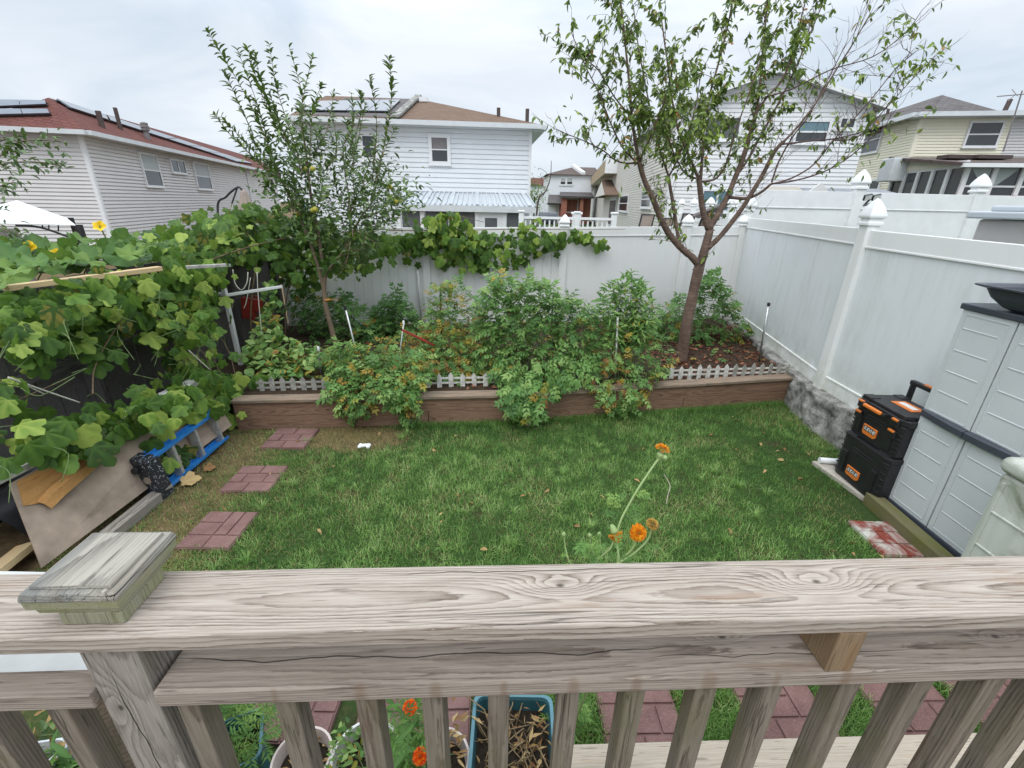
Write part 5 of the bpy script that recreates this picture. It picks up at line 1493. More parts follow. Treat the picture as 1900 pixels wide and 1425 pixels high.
# ------------------------------------------------------------ cherry tree
TC = 6.08
ch = thing('cherry_tree', G(1265, 668, BEDZ), 'multi-stemmed cherry tree with reddish bark, drooping leaves and bare twigs to the right', 'tree')
CL = [  # picks, depth start/end, radii, leafiness
    ([(1264, 672), (1268, 640), (1276, 590), (1287, 540), (1298, 492)], 0, 0, .078, .066, 0),
    ([(1298, 494), (1285, 478), (1266, 462), (1243, 436), (1226, 405), (1212, 370), (1196, 335), (1186, 300)], 0, -.25, .046, .028, .2),
    ([(1186, 302), (1180, 270), (1173, 225), (1168, 160), (1160, 80), (1150, -10)], -.25, -.45, .022, .008, 1),
    ([(1186, 300), (1200, 270), (1215, 235), (1235, 180), (1250, 120)], -.25, -.6, .014, .006, 1),
    ([(1262, 458), (1256, 425), (1249, 380), (1243, 345), (1240, 325)], -.02, .25, .026, .019, .1),
    ([(1240, 325), (1228, 290), (1215, 240), (1200, 170), (1185, 90), (1175, 10)], .25, .5, .014, .006, 1),
    ([(1242, 326), (1255, 300), (1275, 250), (1290, 200), (1300, 140)], .25, .6, .013, .006, .9),
    ([(1299, 494), (1310, 455), (1317, 425), (1312, 405)], 0, .05, .058, .044, 0),
    ([(1314, 425), (1304, 390), (1299, 350), (1297, 335)], .03, .1, .038, .032, 0),
    ([(1298, 336), (1288, 312), (1272, 275), (1258, 240), (1248, 190), (1240, 130), (1228, 40)], .1, -.1, .022, .008, .8),
    ([(1300, 334), (1303, 290), (1306, 240), (1316, 180), (1335, 110), (1352, 40), (1362, -20)], .1, .3, .020, .007, .9),
    ([(1298, 332), (1275, 325), (1258, 300), (1245, 270), (1230, 220)], .1, -.3, .013, .006, .9),
    ([(1300, 337), (1325, 333), (1342, 315), (1352, 290), (1366, 240), (1384, 190), (1408, 120)], .1, -.2, .014, .006, .6),
    ([(1316, 425), (1335, 392), (1352, 360), (1362, 335), (1378, 295), (1395, 240), (1404, 205)], .02, .2, .040, .024, .2),
    ([(1404, 206), (1410, 160), (1414, 110), (1420, 50), (1424, -20)], .2, .4, .017, .007, 1),
    ([(1404, 206), (1425, 178), (1450, 150), (1470, 100), (1485, 40), (1500, -20)], .2, .1, .016, .006, 1),
    ([(1362, 332), (1385, 300), (1410, 255), (1440, 200), (1470, 140), (1500, 70), (1525, 10)], .1, .5, .016, .006, .55),
    ([(1312, 462), (1335, 440), (1358, 412), (1378, 385), (1400, 350), (1420, 315), (1438, 280), (1455, 262)], 0, -.15, .034, .020, .1),
    ([(1455, 262), (1480, 235), (1515, 190), (1545, 140), (1580, 85), (1615, 25)], -.15, -.2, .014, .005, .13),
    ([(1450, 268), (1500, 262), (1545, 258), (1600, 245), (1645, 232)], -.15, -.5, .010, .004, .12),
    ([(1354, 366), (1385, 368), (1410, 358), (1430, 342)], .05, -.2, .022, .014, .0),
    ([(1430, 342), (1470, 330), (1510, 305), (1545, 262), (1580, 225), (1620, 180), (1660, 130), (1700, 95)], -.2, -.5, .010, .0035, .10),
    ([(1430, 341), (1475, 335), (1530, 318), (1575, 292), (1610, 262), (1650, 228)], -.2, -.7, .010, .0035, .12),
    ([(1432, 338), (1445, 300), (1470, 255), (1500, 215), (1530, 160), (1570, 80)], -.2, .1, .011, .004, .10),
    ([(1184, 302), (1160, 303), (1140, 296), (1120, 280), (1085, 262), (1050, 248)], -.25, -.5, .011, .004, .5),
    ([(1180, 300), (1160, 280), (1145, 255), (1130, 220), (1110, 170), (1085, 120), (1060, 60)], -.25, -.4, .011, .004, .75),
    ([(1170, 215), (1140, 180), (1110, 130), (1080, 110), (1045, 108)], -.3, -.3, .009, .003, .3),
    ([(1420, 180), (1470, 165), (1540, 130), (1620, 105), (1680, 60), (1710, 20)], .15, -.1, .009, .003, .06),
    ([(1545, 260), (1590, 255), (1640, 205), (1690, 150), (1740, 100)], -.4, -.5, .007, .003, .07),
]
b = MB(); tw = MB(); CP, CD, CN, CS, CT = [], [], [], [], []
def cherry_leaf(q, ax, light=0.0):
    d = Vector((random.gauss(0, .5), random.gauss(0, .5), random.uniform(-1.3, -.1))) + ax * random.uniform(0, .6)
    CP.append(q); CD.append(d); CN.append(Vector((random.gauss(0, .6), -.4 + random.gauss(0, .6), .6))); CS.append(random.uniform(.05, .092))
    CT.append(random.uniform(.86, 1) if random.random() < light else (random.uniform(0, .06) if random.random() < .045 else random.uniform(.14, .88)))
def twig(q, d, ln, leafy, r=.004, depth=0):
    pts = [q]; dd = d.normalized(); k = 5
    for i in range(k):
        dd = (dd + Vector((random.gauss(0, .14), random.gauss(0, .14), random.gauss(.06, .1)))).normalized(); pts.append(pts[-1] + dd * ln / k)
    tw.tube(pts, [r * (1 - .7 * i / k) for i in range(k + 1)], 4, cap=False)
    for i in range(1, k + 1):
        if random.random() < leafy * 0.95:
            for _ in range(random.randint(1, 3)):
                cherry_leaf(pts[i - 1].lerp(pts[i], random.random()), dd, .04)
        if depth < 1 and random.random() < .55:
            twig(pts[i], dd + Vector((random.gauss(0, .6), random.gauss(0, .6), random.gauss(.1, .4))), ln * random.uniform(.35, .6), leafy, r * .65, depth + 1)
for picks, ya, yb, r0, r1, leafy in CL:
    pts, rad = limb(picks, TC + ya, TC + yb, r0, r1); m = len(pts)
    rad = [r_ * (1 + .06 * random.uniform(-1, 1)) for r_ in rad]
    (b if r0 > .012 else tw).tube(pts, rad, 9 if r0 > .03 else 6)
    if leafy:
        acc = 0
        for i in range(1, m):
            sg = (pts[i] - pts[i - 1]); acc += sg.length
            if acc > (.062 if leafy > .15 else .05) and (leafy > .15 or i > m * .25):
                acc = 0; ax = sg.normalized()
                d = ax * .6 + Vector((random.gauss(0, .7), random.gauss(0, .7), random.gauss(.25, .45)))
                twig(pts[i], d, (random.uniform(.18, .5) if leafy > .15 else random.uniform(.25, .7)) * (1.0 if r0 > .01 else .8), leafy * random.uniform(.75, 1.0), .0042 if leafy > .3 else .0034)
            if random.random() < leafy * .35 and r0 < .03:
                cherry_leaf(pts[i], sg.normalized())
# knobs and stubs on the old wood
for picks, ya, yb, r0, r1, leafy in CL[:10]:
    pts, rad = limb(picks, TC + ya, TC + yb, r0, r1)
    for k in range(5):
        i = random.randrange(2, len(pts) - 1); q = pts[i]; s = Vector((random.gauss(0, 1), random.gauss(0, 1), random.gauss(.3, .4))).normalized()
        b.tube([q + s * rad[i] * .7, q + s * (rad[i] + random.uniform(.006, .02))], [.010, .006], 5)
b.build('trunk', m_cbark, ch, smooth=True)
# bright leaf clusters at the outer tips (right) and single leaves
for px, py, k, lt in ((1695, 132, 34, .75), (1742, 85, 16, .6), (1680, 55, 14, .25), (1720, 112, 18, .8), (1655, 62, 8, .1), (1660, 165, 7, .2), (1325, 245, 16, .9), (1488, 80, 12, .8), (1052, 195, 8, .4), (1045, 120, 6, .1), (1545, 140, 8, .5)):
    c = AY(px, py, TC - .45)
    for _ in range(k):
        cherry_leaf(c + Vector((random.gauss(0, .06), random.gauss(0, .07), random.gauss(0, .05))), Vector((1, 0, .6)), lt)
for px, py in ((1640, 238), (1653, 245), (1668, 252), (1648, 262), (1632, 282), (1642, 298), (1595, 300), (1612, 296), (1670, 298), (1535, 305), (1533, 322), (1540, 348), (1572, 330), (1580, 328), (1602, 325), (1382, 352), (1285, 275), (1148, 355), (1152, 345), (1188, 338)):
    cherry_leaf(AY(px, py, TC - .5), Vector((0, 0, -1)))
tw.build('twigs', m_ctwig, ch, smooth=True)
CP, CD, CN = (np.array([tuple(v) for v in q]) for q in (CP, CD, CN))
leaves_multi('crown', [T_LAN, T_LAN2], CP, CD, CN, np.array(CS), np.array(CT), m_cherry, ch)

# ------------------------------------------------------------ bough of a tree outside the picture, top left
ob = thing('tree_bough', AY(-40, 300, 5.0), 'leafy branch reaching in from the left edge in front of the grey house', 'branch')
b = MB(); P_, D_, N_ = [], [], []
for pk in ([(-60, 330), (0, 290), (40, 262), (110, 262)], [(-60, 320), (0, 305), (60, 300), (115, 308)], [(-60, 350), (0, 345), (25, 338)], [(-60, 300), (0, 262), (30, 255)], [(-60, 420), (0, 425), (40, 440)], [(-50, 380), (0, 385)]):
    pts = smooth_path([AY(x, y, 5.0 + random.uniform(-.2, .2)) for x, y in pk], 5); b.tube(pts, .006, 5)
    for q in pts:
        for _ in range(7):
            P_.append(tuple(q + Vector((random.gauss(0, .05), random.gauss(0, .06), random.gauss(0, .045))))); D_.append((random.gauss(.3, .7), random.gauss(0, .7), random.gauss(-.3, .5))); N_.append((random.gauss(0, .4), -.3, 1))
b.build('twigs', m_abark, ob, smooth=True); n = len(P_)
leaves_multi('foliage', [T_LAN2], np.array(P_), np.array(D_), np.array(N_), rng.uniform(.05, .09, n), rng.uniform(.05, .6, n), m_apple, ob)
# matching tree trunk of that bough, outside the frame on the left
b = MB(); b.tube([Vector((-8.3, 5.3, 0)), Vector((-8.2, 5.2, 2.0)), Vector((-7.6, 5.1, 3.0)), AY(-55, 330, 5.0)], [.09, .07, .035, .012], 7); b.build('trunk', m_abark, ob, smooth=True)

# ------------------------------------------------------------ tomato and other plants of the bed
def bedy_fn(px, y_top, y_low, p0, p1):
    return lambda py: y_top + (y_low - y_top) * min(1, max(0, (py - p0) / (p1 - p0)))
def plant(name, label, cat, poly, yfn, n, size, tmpl, mat, jd=.12, yellow=.06, lo=.25, hi=.85, dirz=-.25, lowyellow=0, base=None, nst=6, group=None, smooth=False):
    cx = sum(p[0] for p in poly) / len(poly); ymax = max(p[1] for p in poly); ymin = min(p[1] for p in poly)
    if base is None:
        base = G(cx, 690, BEDZ - .03)
    t = thing(name, base, label, cat, group)
    pts = in_poly(poly, n); P = []; low = []
    for x, y in pts:
        P.append(tuple(AY(x, y, yfn(y) + abs(random.gauss(0, jd)) * random.choice((1, 1, -.6))))); low.append((y - ymin) / (ymax - ymin))
    P = np.array(P); low = np.array(low)
    c = P.mean(0); out = unit(P - c[None] + np.array([0, .12, .25])[None])
    D = out * .9 + rng.normal(0, .55, (n, 3)) + np.array([0, -.25, dirz]); N = np.array([0, -.45, 1.0])[None] + rng.normal(0, .35, (n, 3)) + out * .3
    T = rng.uniform(lo, hi, n); pr = yellow + lowyellow * low; k = rng.random(n) < pr; T[k] = rng.uniform(0, .2, k.sum())
    leaves_multi('foliage', tmpl, P, D, N, rng.uniform(size[0], size[1], n), T, mat, t, smooth)
    paths = []
    for k in range(nst):
        q = Vector(P[random.randrange(n)]); a = Vector((base.x + random.uniform(-.12, .12), base.y + random.uniform(-.08, .08), BEDZ - .03))
        paths.append([a, a.lerp(q, .5) + Vector((random.gauss(0, .03), .06, .08)), q])
    stems('stems', paths, .007, m_stem, t)
    return t
gB = 'tomato plants in the raised bed'
cst = lambda v: (lambda py: v)
plant('tomato_plant', 'largest tomato plant, bushy and spilling over the middle of the bed edge above the stump', 'tomato plant',
      [(893, 610), (888, 575), (905, 540), (912, 520), (935, 512), (960, 528), (1000, 522), (1040, 552), (1085, 562), (1102, 590), (1088, 625), (1095, 660), (1088, 700), (1045, 712), (1012, 735), (1005, 765), (985, 774), (962, 768), (942, 745), (930, 705), (900, 655)],
      bedy_fn(0, 5.35, 4.62, 640, 735), 1500, (.10, .20), T_TOM, m_tom, .13, .02, lowyellow=.02, nst=14, group=gB)
plant('tomato_plant', 'low tomato plant sprawling over the left part of the bed edge', 'tomato plant',
      [(598, 655), (640, 640), (700, 652), (765, 655), (800, 660), (792, 700), (765, 722), (772, 765), (742, 780), (720, 748), (690, 748), (660, 780), (645, 765), (608, 740), (615, 690)],
      bedy_fn(0, 5.0, 4.50, 650, 735), 760, (.09, .17), T_TOM, m_tom, .10, .08, lowyellow=.08, nst=9, group=gB)
plant('tomato_plant', 'tall thin tomato plant with yellowing and browned leaves before the white plastic pole', 'tomato plant',
      [(785, 600), (798, 555), (812, 530), (850, 520), (868, 545), (890, 590), (885, 640), (892, 690), (850, 700), (790, 690), (775, 640)],
      bedy_fn(0, 5.7, 5.2, 600, 690), 760, (.08, .15), T_TOM, m_tom, .13, .14, lowyellow=.35, nst=9, group=gB)
plant('tomato_plant', 'dried-out brown and yellow tomato plant behind the middle picket edging', 'tomato plant',
      [(700, 640), (745, 610), (800, 620), (870, 640), (890, 690), (860, 705), (790, 700), (720, 690)],
      bedy_fn(0, 5.6, 5.2, 620, 700), 300, (.07, .13), T_TOM, m_tom, .12, .45, lowyellow=.2, nst=10, group=gB)
plant('tomato_plant', 'tomato plant with bright yellow lower leaves spilling over the bed edge left of the tree', 'tomato plant',
      [(1090, 650), (1110, 610), (1180, 600), (1225, 625), (1243, 680), (1205, 702), (1198, 738), (1168, 768), (1130, 755), (1092, 715)],
      bedy_fn(0, 5.4, 4.85, 630, 735), 520, (.09, .15), T_TOM, m_tom, .11, .06, lowyellow=.25, nst=9, group=gB)
plant('tomato_plant', 'dark green bushy tomato plant behind the tree trunk in the back corner', 'tomato plant',
      [(1213, 600), (1240, 565), (1265, 552), (1292, 562), (1305, 515), (1330, 505), (1345, 545), (1372, 585), (1388, 608), (1362, 640), (1300, 655), (1245, 640)],
      cst(7.2), 520, (.13, .23), T_TOM, m_tom, .2, .03, .22, .62, nst=8, base=Vector((3.0, 7.2, BEDZ - .03)), group=gB)
plant('tomato_plant', 'small dark leafy plant against the back fence left of the white plastic pole', 'plant',
      [(692, 612), (700, 580), (718, 558), (735, 545), (757, 560), (752, 580), (772, 595), (760, 640), (700, 645)],
      cst(7.0), 420, (.12, .20), T_TOM, m_tom, .12, .0, .22, .5, nst=5, base=Vector((-1.75, 7.1, BEDZ - .03)))
plant('weed_plant', 'leafy dark undergrowth at the foot of the apple tree', 'plant',
      [(540, 570), (570, 540), (600, 555), (640, 550), (690, 585), (725, 640), (640, 655), (600, 640), (560, 610)], cst(6.9), 520, (.11, .20), T_TOM + [t_compound(2, .7, .5, .3, 5)], m_tom, .2, .02, .22, .5, nst=6, base=Vector((-2.5, 6.9, BEDZ - .03)))
plant('climbing_plant', 'yellow-green climbing plant below the red container at the left end of the bed', 'plant',
      [(446, 665), (470, 630), (485, 590), (490, 540), (505, 520), (518, 560), (522, 620), (560, 640), (590, 668), (560, 700), (475, 695)],
      bedy_fn(0, 5.9, 5.1, 560, 690), 560, (.06, .12), [t_small(.8, .1), T_LAN2, t_palm(3, .2, False, .1, 2)], m_tom, .13, .16, .4, 1.0, nst=8)
plant('herb_plant', 'small yellowing plant by the left picket edging', 'plant',
      [(560, 700), (580, 650), (620, 645), (650, 660), (640, 695), (600, 708)], cst(5.3), 190, (.06, .11), T_TOM, m_tom, .1, .3, .3, .9, nst=6)
plant('tall_plant', 'dense dark green upright bush of narrow leaves between the biggest tomato and the tree', 'plant',
      [(1105, 600), (1108, 565), (1130, 528), (1150, 520), (1165, 508), (1190, 525), (1212, 562), (1218, 600), (1200, 640), (1120, 640)], cst(5.6), 420, (.08, .15), [T_NAR, T_LAN], m_tom, .12, .02, .25, .7, nst=8)
# tall plant with narrow leaves
tp = thing('tall_plant', G(1165, 690, BEDZ), 'tall upright plant with narrow willow-like leaves before the back fence', 'plant')
LP, LD, LN, LS = [], [], [], []; pp = []
for (p0, p1) in [((1165, 690), (1172, 500)), ((1160, 690), (1135, 520)), ((1165, 680), (1195, 520)), ((1160, 680), (1118, 545)), ((1170, 680), (1212, 560)), ((1160, 660), (1150, 530)), ((1170, 650), (1185, 545)), ((1160, 640), (1108, 575)), ((1170, 640), (1205, 590))]:
    ya = 5.45 + random.uniform(-.15, .15); A = AY(*p0, ya); B = AY(*p1, ya + random.uniform(-.1, .2)); pp.append([A, A.lerp(B, .5) + Vector((0, 0, .02)), B])
    k = int((B - A).length / .012)
    for j in range(k):
        t = .25 + .75 * j / k; q = A.lerp(B, t); a = j * 2.4; s = Vector((math.cos(a), math.sin(a), random.uniform(-.35, .35) + max(0, t - .85) * 4))
        LP.append(tuple(q)); LD.append(tuple(s)); LN.append((0, -.2, 1)); LS.append(random.uniform(.09, .16) * (1 - .4 * max(0, t - .8) / .2))
n = len(LP); leaves_multi('foliage', [T_NAR], np.array(LP), np.array(LD), np.array(LN), np.array(LS), np.where(rng.random(n) < .05, .15, rng.uniform(.3, .9, n)), m_tom, tp)
stems('stems', pp, .006, m_stem, tp)
# low cover between the plants
def cover():
    n = 750; x = rng.uniform(-3.0, 4.1, n); u = rng.random(n)
    y = np.array([bed_y(a) for a in x]) + .25 + u * (np.array([back_y(a) for a in x]) - np.array([bed_y(a) for a in x]) - .35)
    k = (x < 1.7) | (rng.random(n) < .10); x, y = x[k], y[k]; n = len(x)
    z = BEDZ - .03 + rng.random(n) ** 2 * .28
    D = np.stack([rn(n), rn(n), rng.uniform(-.2, .9, n)], 1); N = np.stack([rn(n, .4), -.3 + rn(n, .4), np.ones(n)], 1)
    T = rng.uniform(.22, .75, n); q = rng.random(n) < .22; T[q] = rng.uniform(0, .2, q.sum())
    o = leaves_multi('ground_cover', T_TOM, np.stack([x, y, z], 1), D, N, rng.uniform(.09, .17, n), T, m_tom); tag(o, 'low weedy ground cover between the plants of the raised bed', 'ground cover', kind='stuff')
cover()
# stakes in the bed
def stake(p0, p1, y, r, mat, label, top=None, name='stake'):
    A = AY(*p0, y); B = AY(*p1, y); A.z = min(A.z, BEDZ - .03); b = MB(); b.tube([A, B], r, 7)
    t = thing(name, A, label, 'stake'); b.build('rod', mat, t, smooth=True)
    if top:
        b = MB(); b.lathe((B.x, B.y, B.z - .02), [(r * 1.3, 0), (r * 1.7, .02), (r * 1.5, .05), (r * .6, .055)], 8); b.build('top', top, t)
stake((672, 690), (641, 572), 5.2, .010, m_alu, 'shiny leaning stake wrapped in film behind the sprawling tomato plant', m_blackrough)
stake((820, 680), (817, 535), 5.9, .011, m_blackrough, 'dark stake with a black top in the tall thin tomato plant', m_blackrough)
stake((1143, 690), (1146, 588), 5.3, .012, m_oldwhite, 'white wooden stake in front of the tall narrow-leaved plant')
stake((596, 700), (591, 648), 5.1, .010, m_darkfence, 'short green-black stake by the left picket edging', m_pvc)
stake((735, 690), (749, 600), 5.3, .008, m_alu, 'thin metal stake with a white top left of the red bar', m_white)
o = MB(); o.bar(AY(746, 612, 5.25), AY(806, 641, 5.4), .03, .025); tag(o.build('bar', m_red, bevel=.004), 'dark red bar slanting across the dried tomato plant', 'bar')

# ------------------------------------------------------------ houses
def glassmat(name, c, rough=0.06):
    t = NT(name); o = t.obj(); n = t.noise(o, 1.5, 3)
    t.pbr(t.mix(n, c, tuple(x * 1.5 for x in c)), rough, None, 0, 0.6); return t.m
m_pane = glassmat('window_glass', (0.035, 0.04, 0.045))
m_paneblue = glassmat('curtained_glass', (0.10, 0.17, 0.20), 0.15)
m_blind = plain('pale_blind', (0.42, 0.46, 0.46), 0.5, 0.08, 4)
m_screen = plain('dark_screen', (0.10, 0.105, 0.11), 0.55, 0.2, 3)
m_sidegrey = plain('grey_siding', (0.66, 0.64, 0.63), 0.55, 0.05, 1.2)
m_sidewhite = plain('white_siding', (0.74, 0.765, 0.79), 0.5, 0.04, 1.2)
m_sidecream = plain('cream_siding', (0.68, 0.65, 0.585), 0.55, 0.05, 1.2)
m_sideyellow = plain('yellow_siding', (0.86, 0.815, 0.66), 0.55, 0.05, 1.2)
m_sidetan = plain('tan_siding', (0.50, 0.385, 0.24), 0.6, 0.06, 1.2)
m_sideoff = plain('grey_white_siding', (0.76, 0.76, 0.765), 0.55, 0.05, 1.2)
m_trim = plain('white_trim', (0.76, 0.765, 0.77), 0.45, 0.05, 3)
m_gutter = plain('gutter_white', (0.62, 0.645, 0.66), 0.4, 0.08, 3)
def shingles(name, a, b_):
    t = NT(name); o = t.obj()
    br = t.n('TexBrick', {'Vector': o, 'Color1': a, 'Color2': b_, 'Mortar': tuple(x * .45 for x in a), 'Scale': 1.0, 'Mortar Size': .012, 'Brick Width': .32, 'Row Height': .14, 'Bias': .0})
    n = t.noise(o, 2.2, 4); n2 = t.noise(o, 40, 2)
    c = t.mix(t.mr(n, .3, .7), br.outputs[0], t.mix(.5, br.outputs[0], b_)); c = t.mix(t.mr(n2, .5, .8), c, tuple(x * .6 for x in a))
    t.pbr(c, .9, t.bump(t.math('ADD', br.outputs[1], n2), .4, .01), 0, .2); return t.m
m_roofred = shingles('red_shingles', (0.125, 0.048, 0.040), (0.17, 0.068, 0.056))
m_roofbrown = shingles('brown_shingles', (0.15, 0.098, 0.068), (0.21, 0.14, 0.10))
m_roofgrey = shingles('grey_shingles', (0.115, 0.105, 0.105), (0.165, 0.15, 0.15))
m_roofdark = shingles('dark_shingles', (0.10, 0.075, 0.065), (0.14, 0.11, 0.10))
m_solar = plain('solar_glass', (0.16, 0.18, 0.21), 0.10, 0.15, 2, metal=0.7, spec=0.8)
m_vent = plain('vent_brown', (0.075, 0.05, 0.045), 0.6, 0.2, 6)
m_ventg = plain('vent_grey', (0.20, 0.18, 0.18), 0.5, 0.2, 6)
m_roofmetal = plain('white_metal_roof', (0.60, 0.64, 0.67), 0.35, 0.10, 5, metal=0.3)
m_brick = None
def brickwall():
    t = NT('red_brick'); o = t.obj()
    br = t.n('TexBrick', {'Vector': t.n('Mapping', {'Vector': o, 'Rotation': (R(90), 0, 0)}).outputs[0], 'Color1': (.30, .075, .04), 'Color2': (.36, .10, .055), 'Mortar': (.33, .25, .21), 'Scale': 1.0, 'Mortar Size': .01, 'Brick Width': .22, 'Row Height': .08})
    t.pbr(br.outputs[0], .85); return t.m
m_brick = brickwall()

class Wall:
    """vertical wall plane: starts at p0, runs along d (left to right as seen from outside)"""
    def __init__(s, p0, d):
        s.p = Vector((p0[0], p0[1])); s.d = Vector(d).normalized(); s.n = Vector((s.d.y, -s.d.x))
    def at(s, a, z, o=0.0):
        q = s.p + s.d * a + s.n * o; return Vector((q.x, q.y, z))
    def hit(s, px, py):
        r = ray(px, py); den = s.n.x * r.x + s.n.y * r.y
        t = (s.n.x * s.p.x + s.n.y * s.p.y) / den; q = CO + r * t
        return (Vector((q.x, q.y)) - s.p).dot(s.d), q.z
    def box(s, b, a0, a1, z0, z1, o0, o1):
        b.hexa([s.at(a0, z0, o1), s.at(a1, z0, o1), s.at(a1, z0, o0), s.at(a0, z0, o0), s.at(a0, z1, o1), s.at(a1, z1, o1), s.at(a1, z1, o0), s.at(a0, z1, o0)])
def siding(b, w, a0, a1, z0, z1, h=.115, dep=.022, groove=.03, top=None):
    """lapped boards as real steps; top(a) optionally cuts the courses under a gable"""
    z = z0
    while z < z1 - 1e-4:
        zt_ = min(z + h, z1); l, r = a0, a1
        if top:
            l, r = top(zt_)
            if r - l < .05: break
        zg = max(z, zt_ - groove)
        q = [(l, z, dep), (r, z, dep), (r, zg, dep * .55), (l, zg, dep * .55), (l, zg, -.012), (r, zg, -.012), (r, zt_, -.012), (l, zt_, -.012), (l, zt_, dep), (r, zt_, dep)]
        b.add([w.at(*t) for t in q], [(0, 1, 2, 3), (3, 2, 5, 4), (4, 5, 6, 7), (7, 6, 9, 8)])
        z = zt_
def window(parent, w, rect, style='hung', pane=None, frame=None, upper=None, tw=.075):
    """double-hung or sliding window; rect = photo pixels of its outer frame"""
    a0, z1 = w.hit(rect[0], (rect[1] + rect[3]) / 2 * 0 + rect[1]); a1, z0 = w.hit(rect[2], rect[3])
    am = w.hit((rect[0] + rect[2]) / 2, rect[1])[0]
    if a1 < a0: a0, a1 = a1, a0
    frame = frame or m_trim; b = MB(); o0, o1 = .0, .09
    w.box(b, a0, a0 + tw, z0, z1, o0, o1); w.box(b, a1 - tw, a1, z0, z1, o0, o1)
    w.box(b, a0 + tw, a1 - tw, z1 - tw, z1, o0, o1 - .002); w.box(b, a0 + tw, a1 - tw, z0, z0 + tw, o0, o1 - .002)
    w.box(b, a0 - .03, a1 + .03, z0 - .035, z0 - .001, o0, o1 + .03)
    zm = (z0 + z1) / 2; ac = (a0 + a1) / 2
    if style == 'hung':
        w.box(b, a0 + tw, a1 - tw, zm - .025, zm + .025, .05, .08)
    elif style == 'slide':
        w.box(b, ac - .03, ac + .03, z0 + tw, z1 - tw, .05, .08)
    f = b.build('window', frame, parent)
    g = MB(); w.box(g, a0 + tw, a1 - tw, z0 + tw, z1 - tw, .052, .058); g.build('pane', pane or m_pane, f)
    if upper:
        g = MB(); w.box(g, a0 + tw + .02, a1 - tw - .02, zm + .03, z1 - tw - .01, .0585, .062); g.build('blind', upper, f)
    return f
def slab(b, pts, th=.05):
    """roof plane from corner points (given in order), with thickness"""
    pts = [Vector(p) for p in pts]; n = (pts[1] - pts[0]).cross(pts[2] - pts[0]).normalized()
    if n.z < 0: n = -n
    k = len(pts); vs = pts + [p - n * th for p in pts]
    b.add(vs, [tuple(range(k)), tuple(k + i for i in reversed(range(k)))] + [(i, k + i, k + (i + 1) % k, (i + 1) % k) for i in range(k)])
def v3(p, z): return Vector((p[0], p[1], z))
def gutterbar(b, A, B, z, n, s=.12):
    n = Vector((n.x, n.y, 0)); A = v3(A, z); B = v3(B, z)
    b.bar(A + n * s * .5, B + n * s * .5, s, s)
def plane_at(px, py, A, B, C_):
    """photo pixel to a point on the plane through three points"""
    n = (B - A).cross(C_ - A); r = ray(px, py); return CO + r * ((A - CO).dot(n) / r.dot(n))
def solar_on(parent, A, B, C_, quad, name='solar_panel', rows=1, cols=3, lift=.12):
    """panels lying above a roof plane; quad = photo pixels tl, tr, br, bl"""
    n = (B - A).cross(C_ - A).normalized()
    if n.z < 0: n = -n
    q = [plane_at(*p, A, B, C_) for p in quad]
    for i in range(cols):
        for j in range(rows):
            def P(u, v): return q[0].lerp(q[1], u).lerp(q[3].lerp(q[2], u), v) + n * lift
            u0, u1 = i / cols + .004, (i + 1) / cols - .004; v0, v1 = j / rows + .01, (j + 1) / rows - .01
            b = MB(); slab(b, [P(u0, v0), P(u1, v0), P(u1, v1), P(u0, v1)], .05); b.build(name, m_solar, parent)
    b = MB(); 
    for v in (.15, .85):
        b.bar(q[0].lerp(q[3], v) + n * lift * .35, q[1].lerp(q[2], v) + n * lift * .35, .05, lift * .6, tuple(n))
    b.build('panel_rail', m_blackrough, parent)

# --- house 1: grey siding, red hip roof, on the left
c1 = AA(148, 246, 16.0); ze = c1.z
dR = Vector((-.235, .972)); dLft = Vector((.972, .235))
h1 = thing('house', (c1.x, c1.y, 0), 'grey-sided house with a red hip roof and solar panels at the left edge', 'house')
wR = Wall((c1.x, c1.y), dR); lenR = wR.hit(512, 330)[0]; lenR = max(lenR, 9)
wL = Wall(Vector((c1.x, c1.y)) - dLft * 14, dLft)
b = MB(); siding(b, wR, 0, lenR, -.5, ze, .135, .035, .04); siding(b, wL, 0, 14, -.5, ze, .135, .035, .04)
wR.box(b, 0, lenR, -.5, ze, -.35, -.05); wL.box(b, 0, 13.9, -.5, ze, -.35, -.05)
b.build('wall', m_sidegrey, h1)
b = MB(); wR.box(b, -.03, .09, -.5, ze, .0, .04); wL.box(b, 13.9, 14.03, -.5, ze, .0, .04); b.build('corner_trim', m_trim, h1)
# roof: find where the hip meets the ridge
hd = (-dLft + dR)
best = None
for k in np.arange(1.0, 9, .05):
    q = Vector((c1.x, c1.y)) + hd * k; dcam = CR.transposed() @ (v3(q, 6.0) - CO); px = 950 + FPX * dcam.x / -dcam.z
    if best is None or abs(px - 84) < best[0]: best = (abs(px - 84), k)
k1 = best[1]; pk = Vector((c1.x, c1.y)) + hd * k1; zr1 = AY(84, 181, pk.y).z
ov = .42; cE = Vector((c1.x, c1.y)) + (dLft - dR) * ov
eR = cE + dR * (lenR + 2 * ov); eL = cE - dLft * (2 * k1 + 2 * ov)
rEnd = pk + dR * (lenR - k1 + .3); bE = eL + dR * (lenR + 2 * ov)
rf_ = MB(); zE = ze + .06
slab(rf_, [v3(cE, zE), v3(eR, zE), v3(rEnd, zr1), v3(pk, zr1)]); slab(rf_, [v3(eL, zE), v3(cE, zE), v3(pk, zr1)]); slab(rf_, [v3(bE, zE), v3(eL, zE), v3(pk, zr1), v3(rEnd, zr1)])
roof1 = rf_.build('roof', m_roofred, h1)
b = MB(); gutterbar(b, cE, eR, zE - .09, wR.n, .15); gutterbar(b, eL, cE, zE - .09, wL.n, .15)
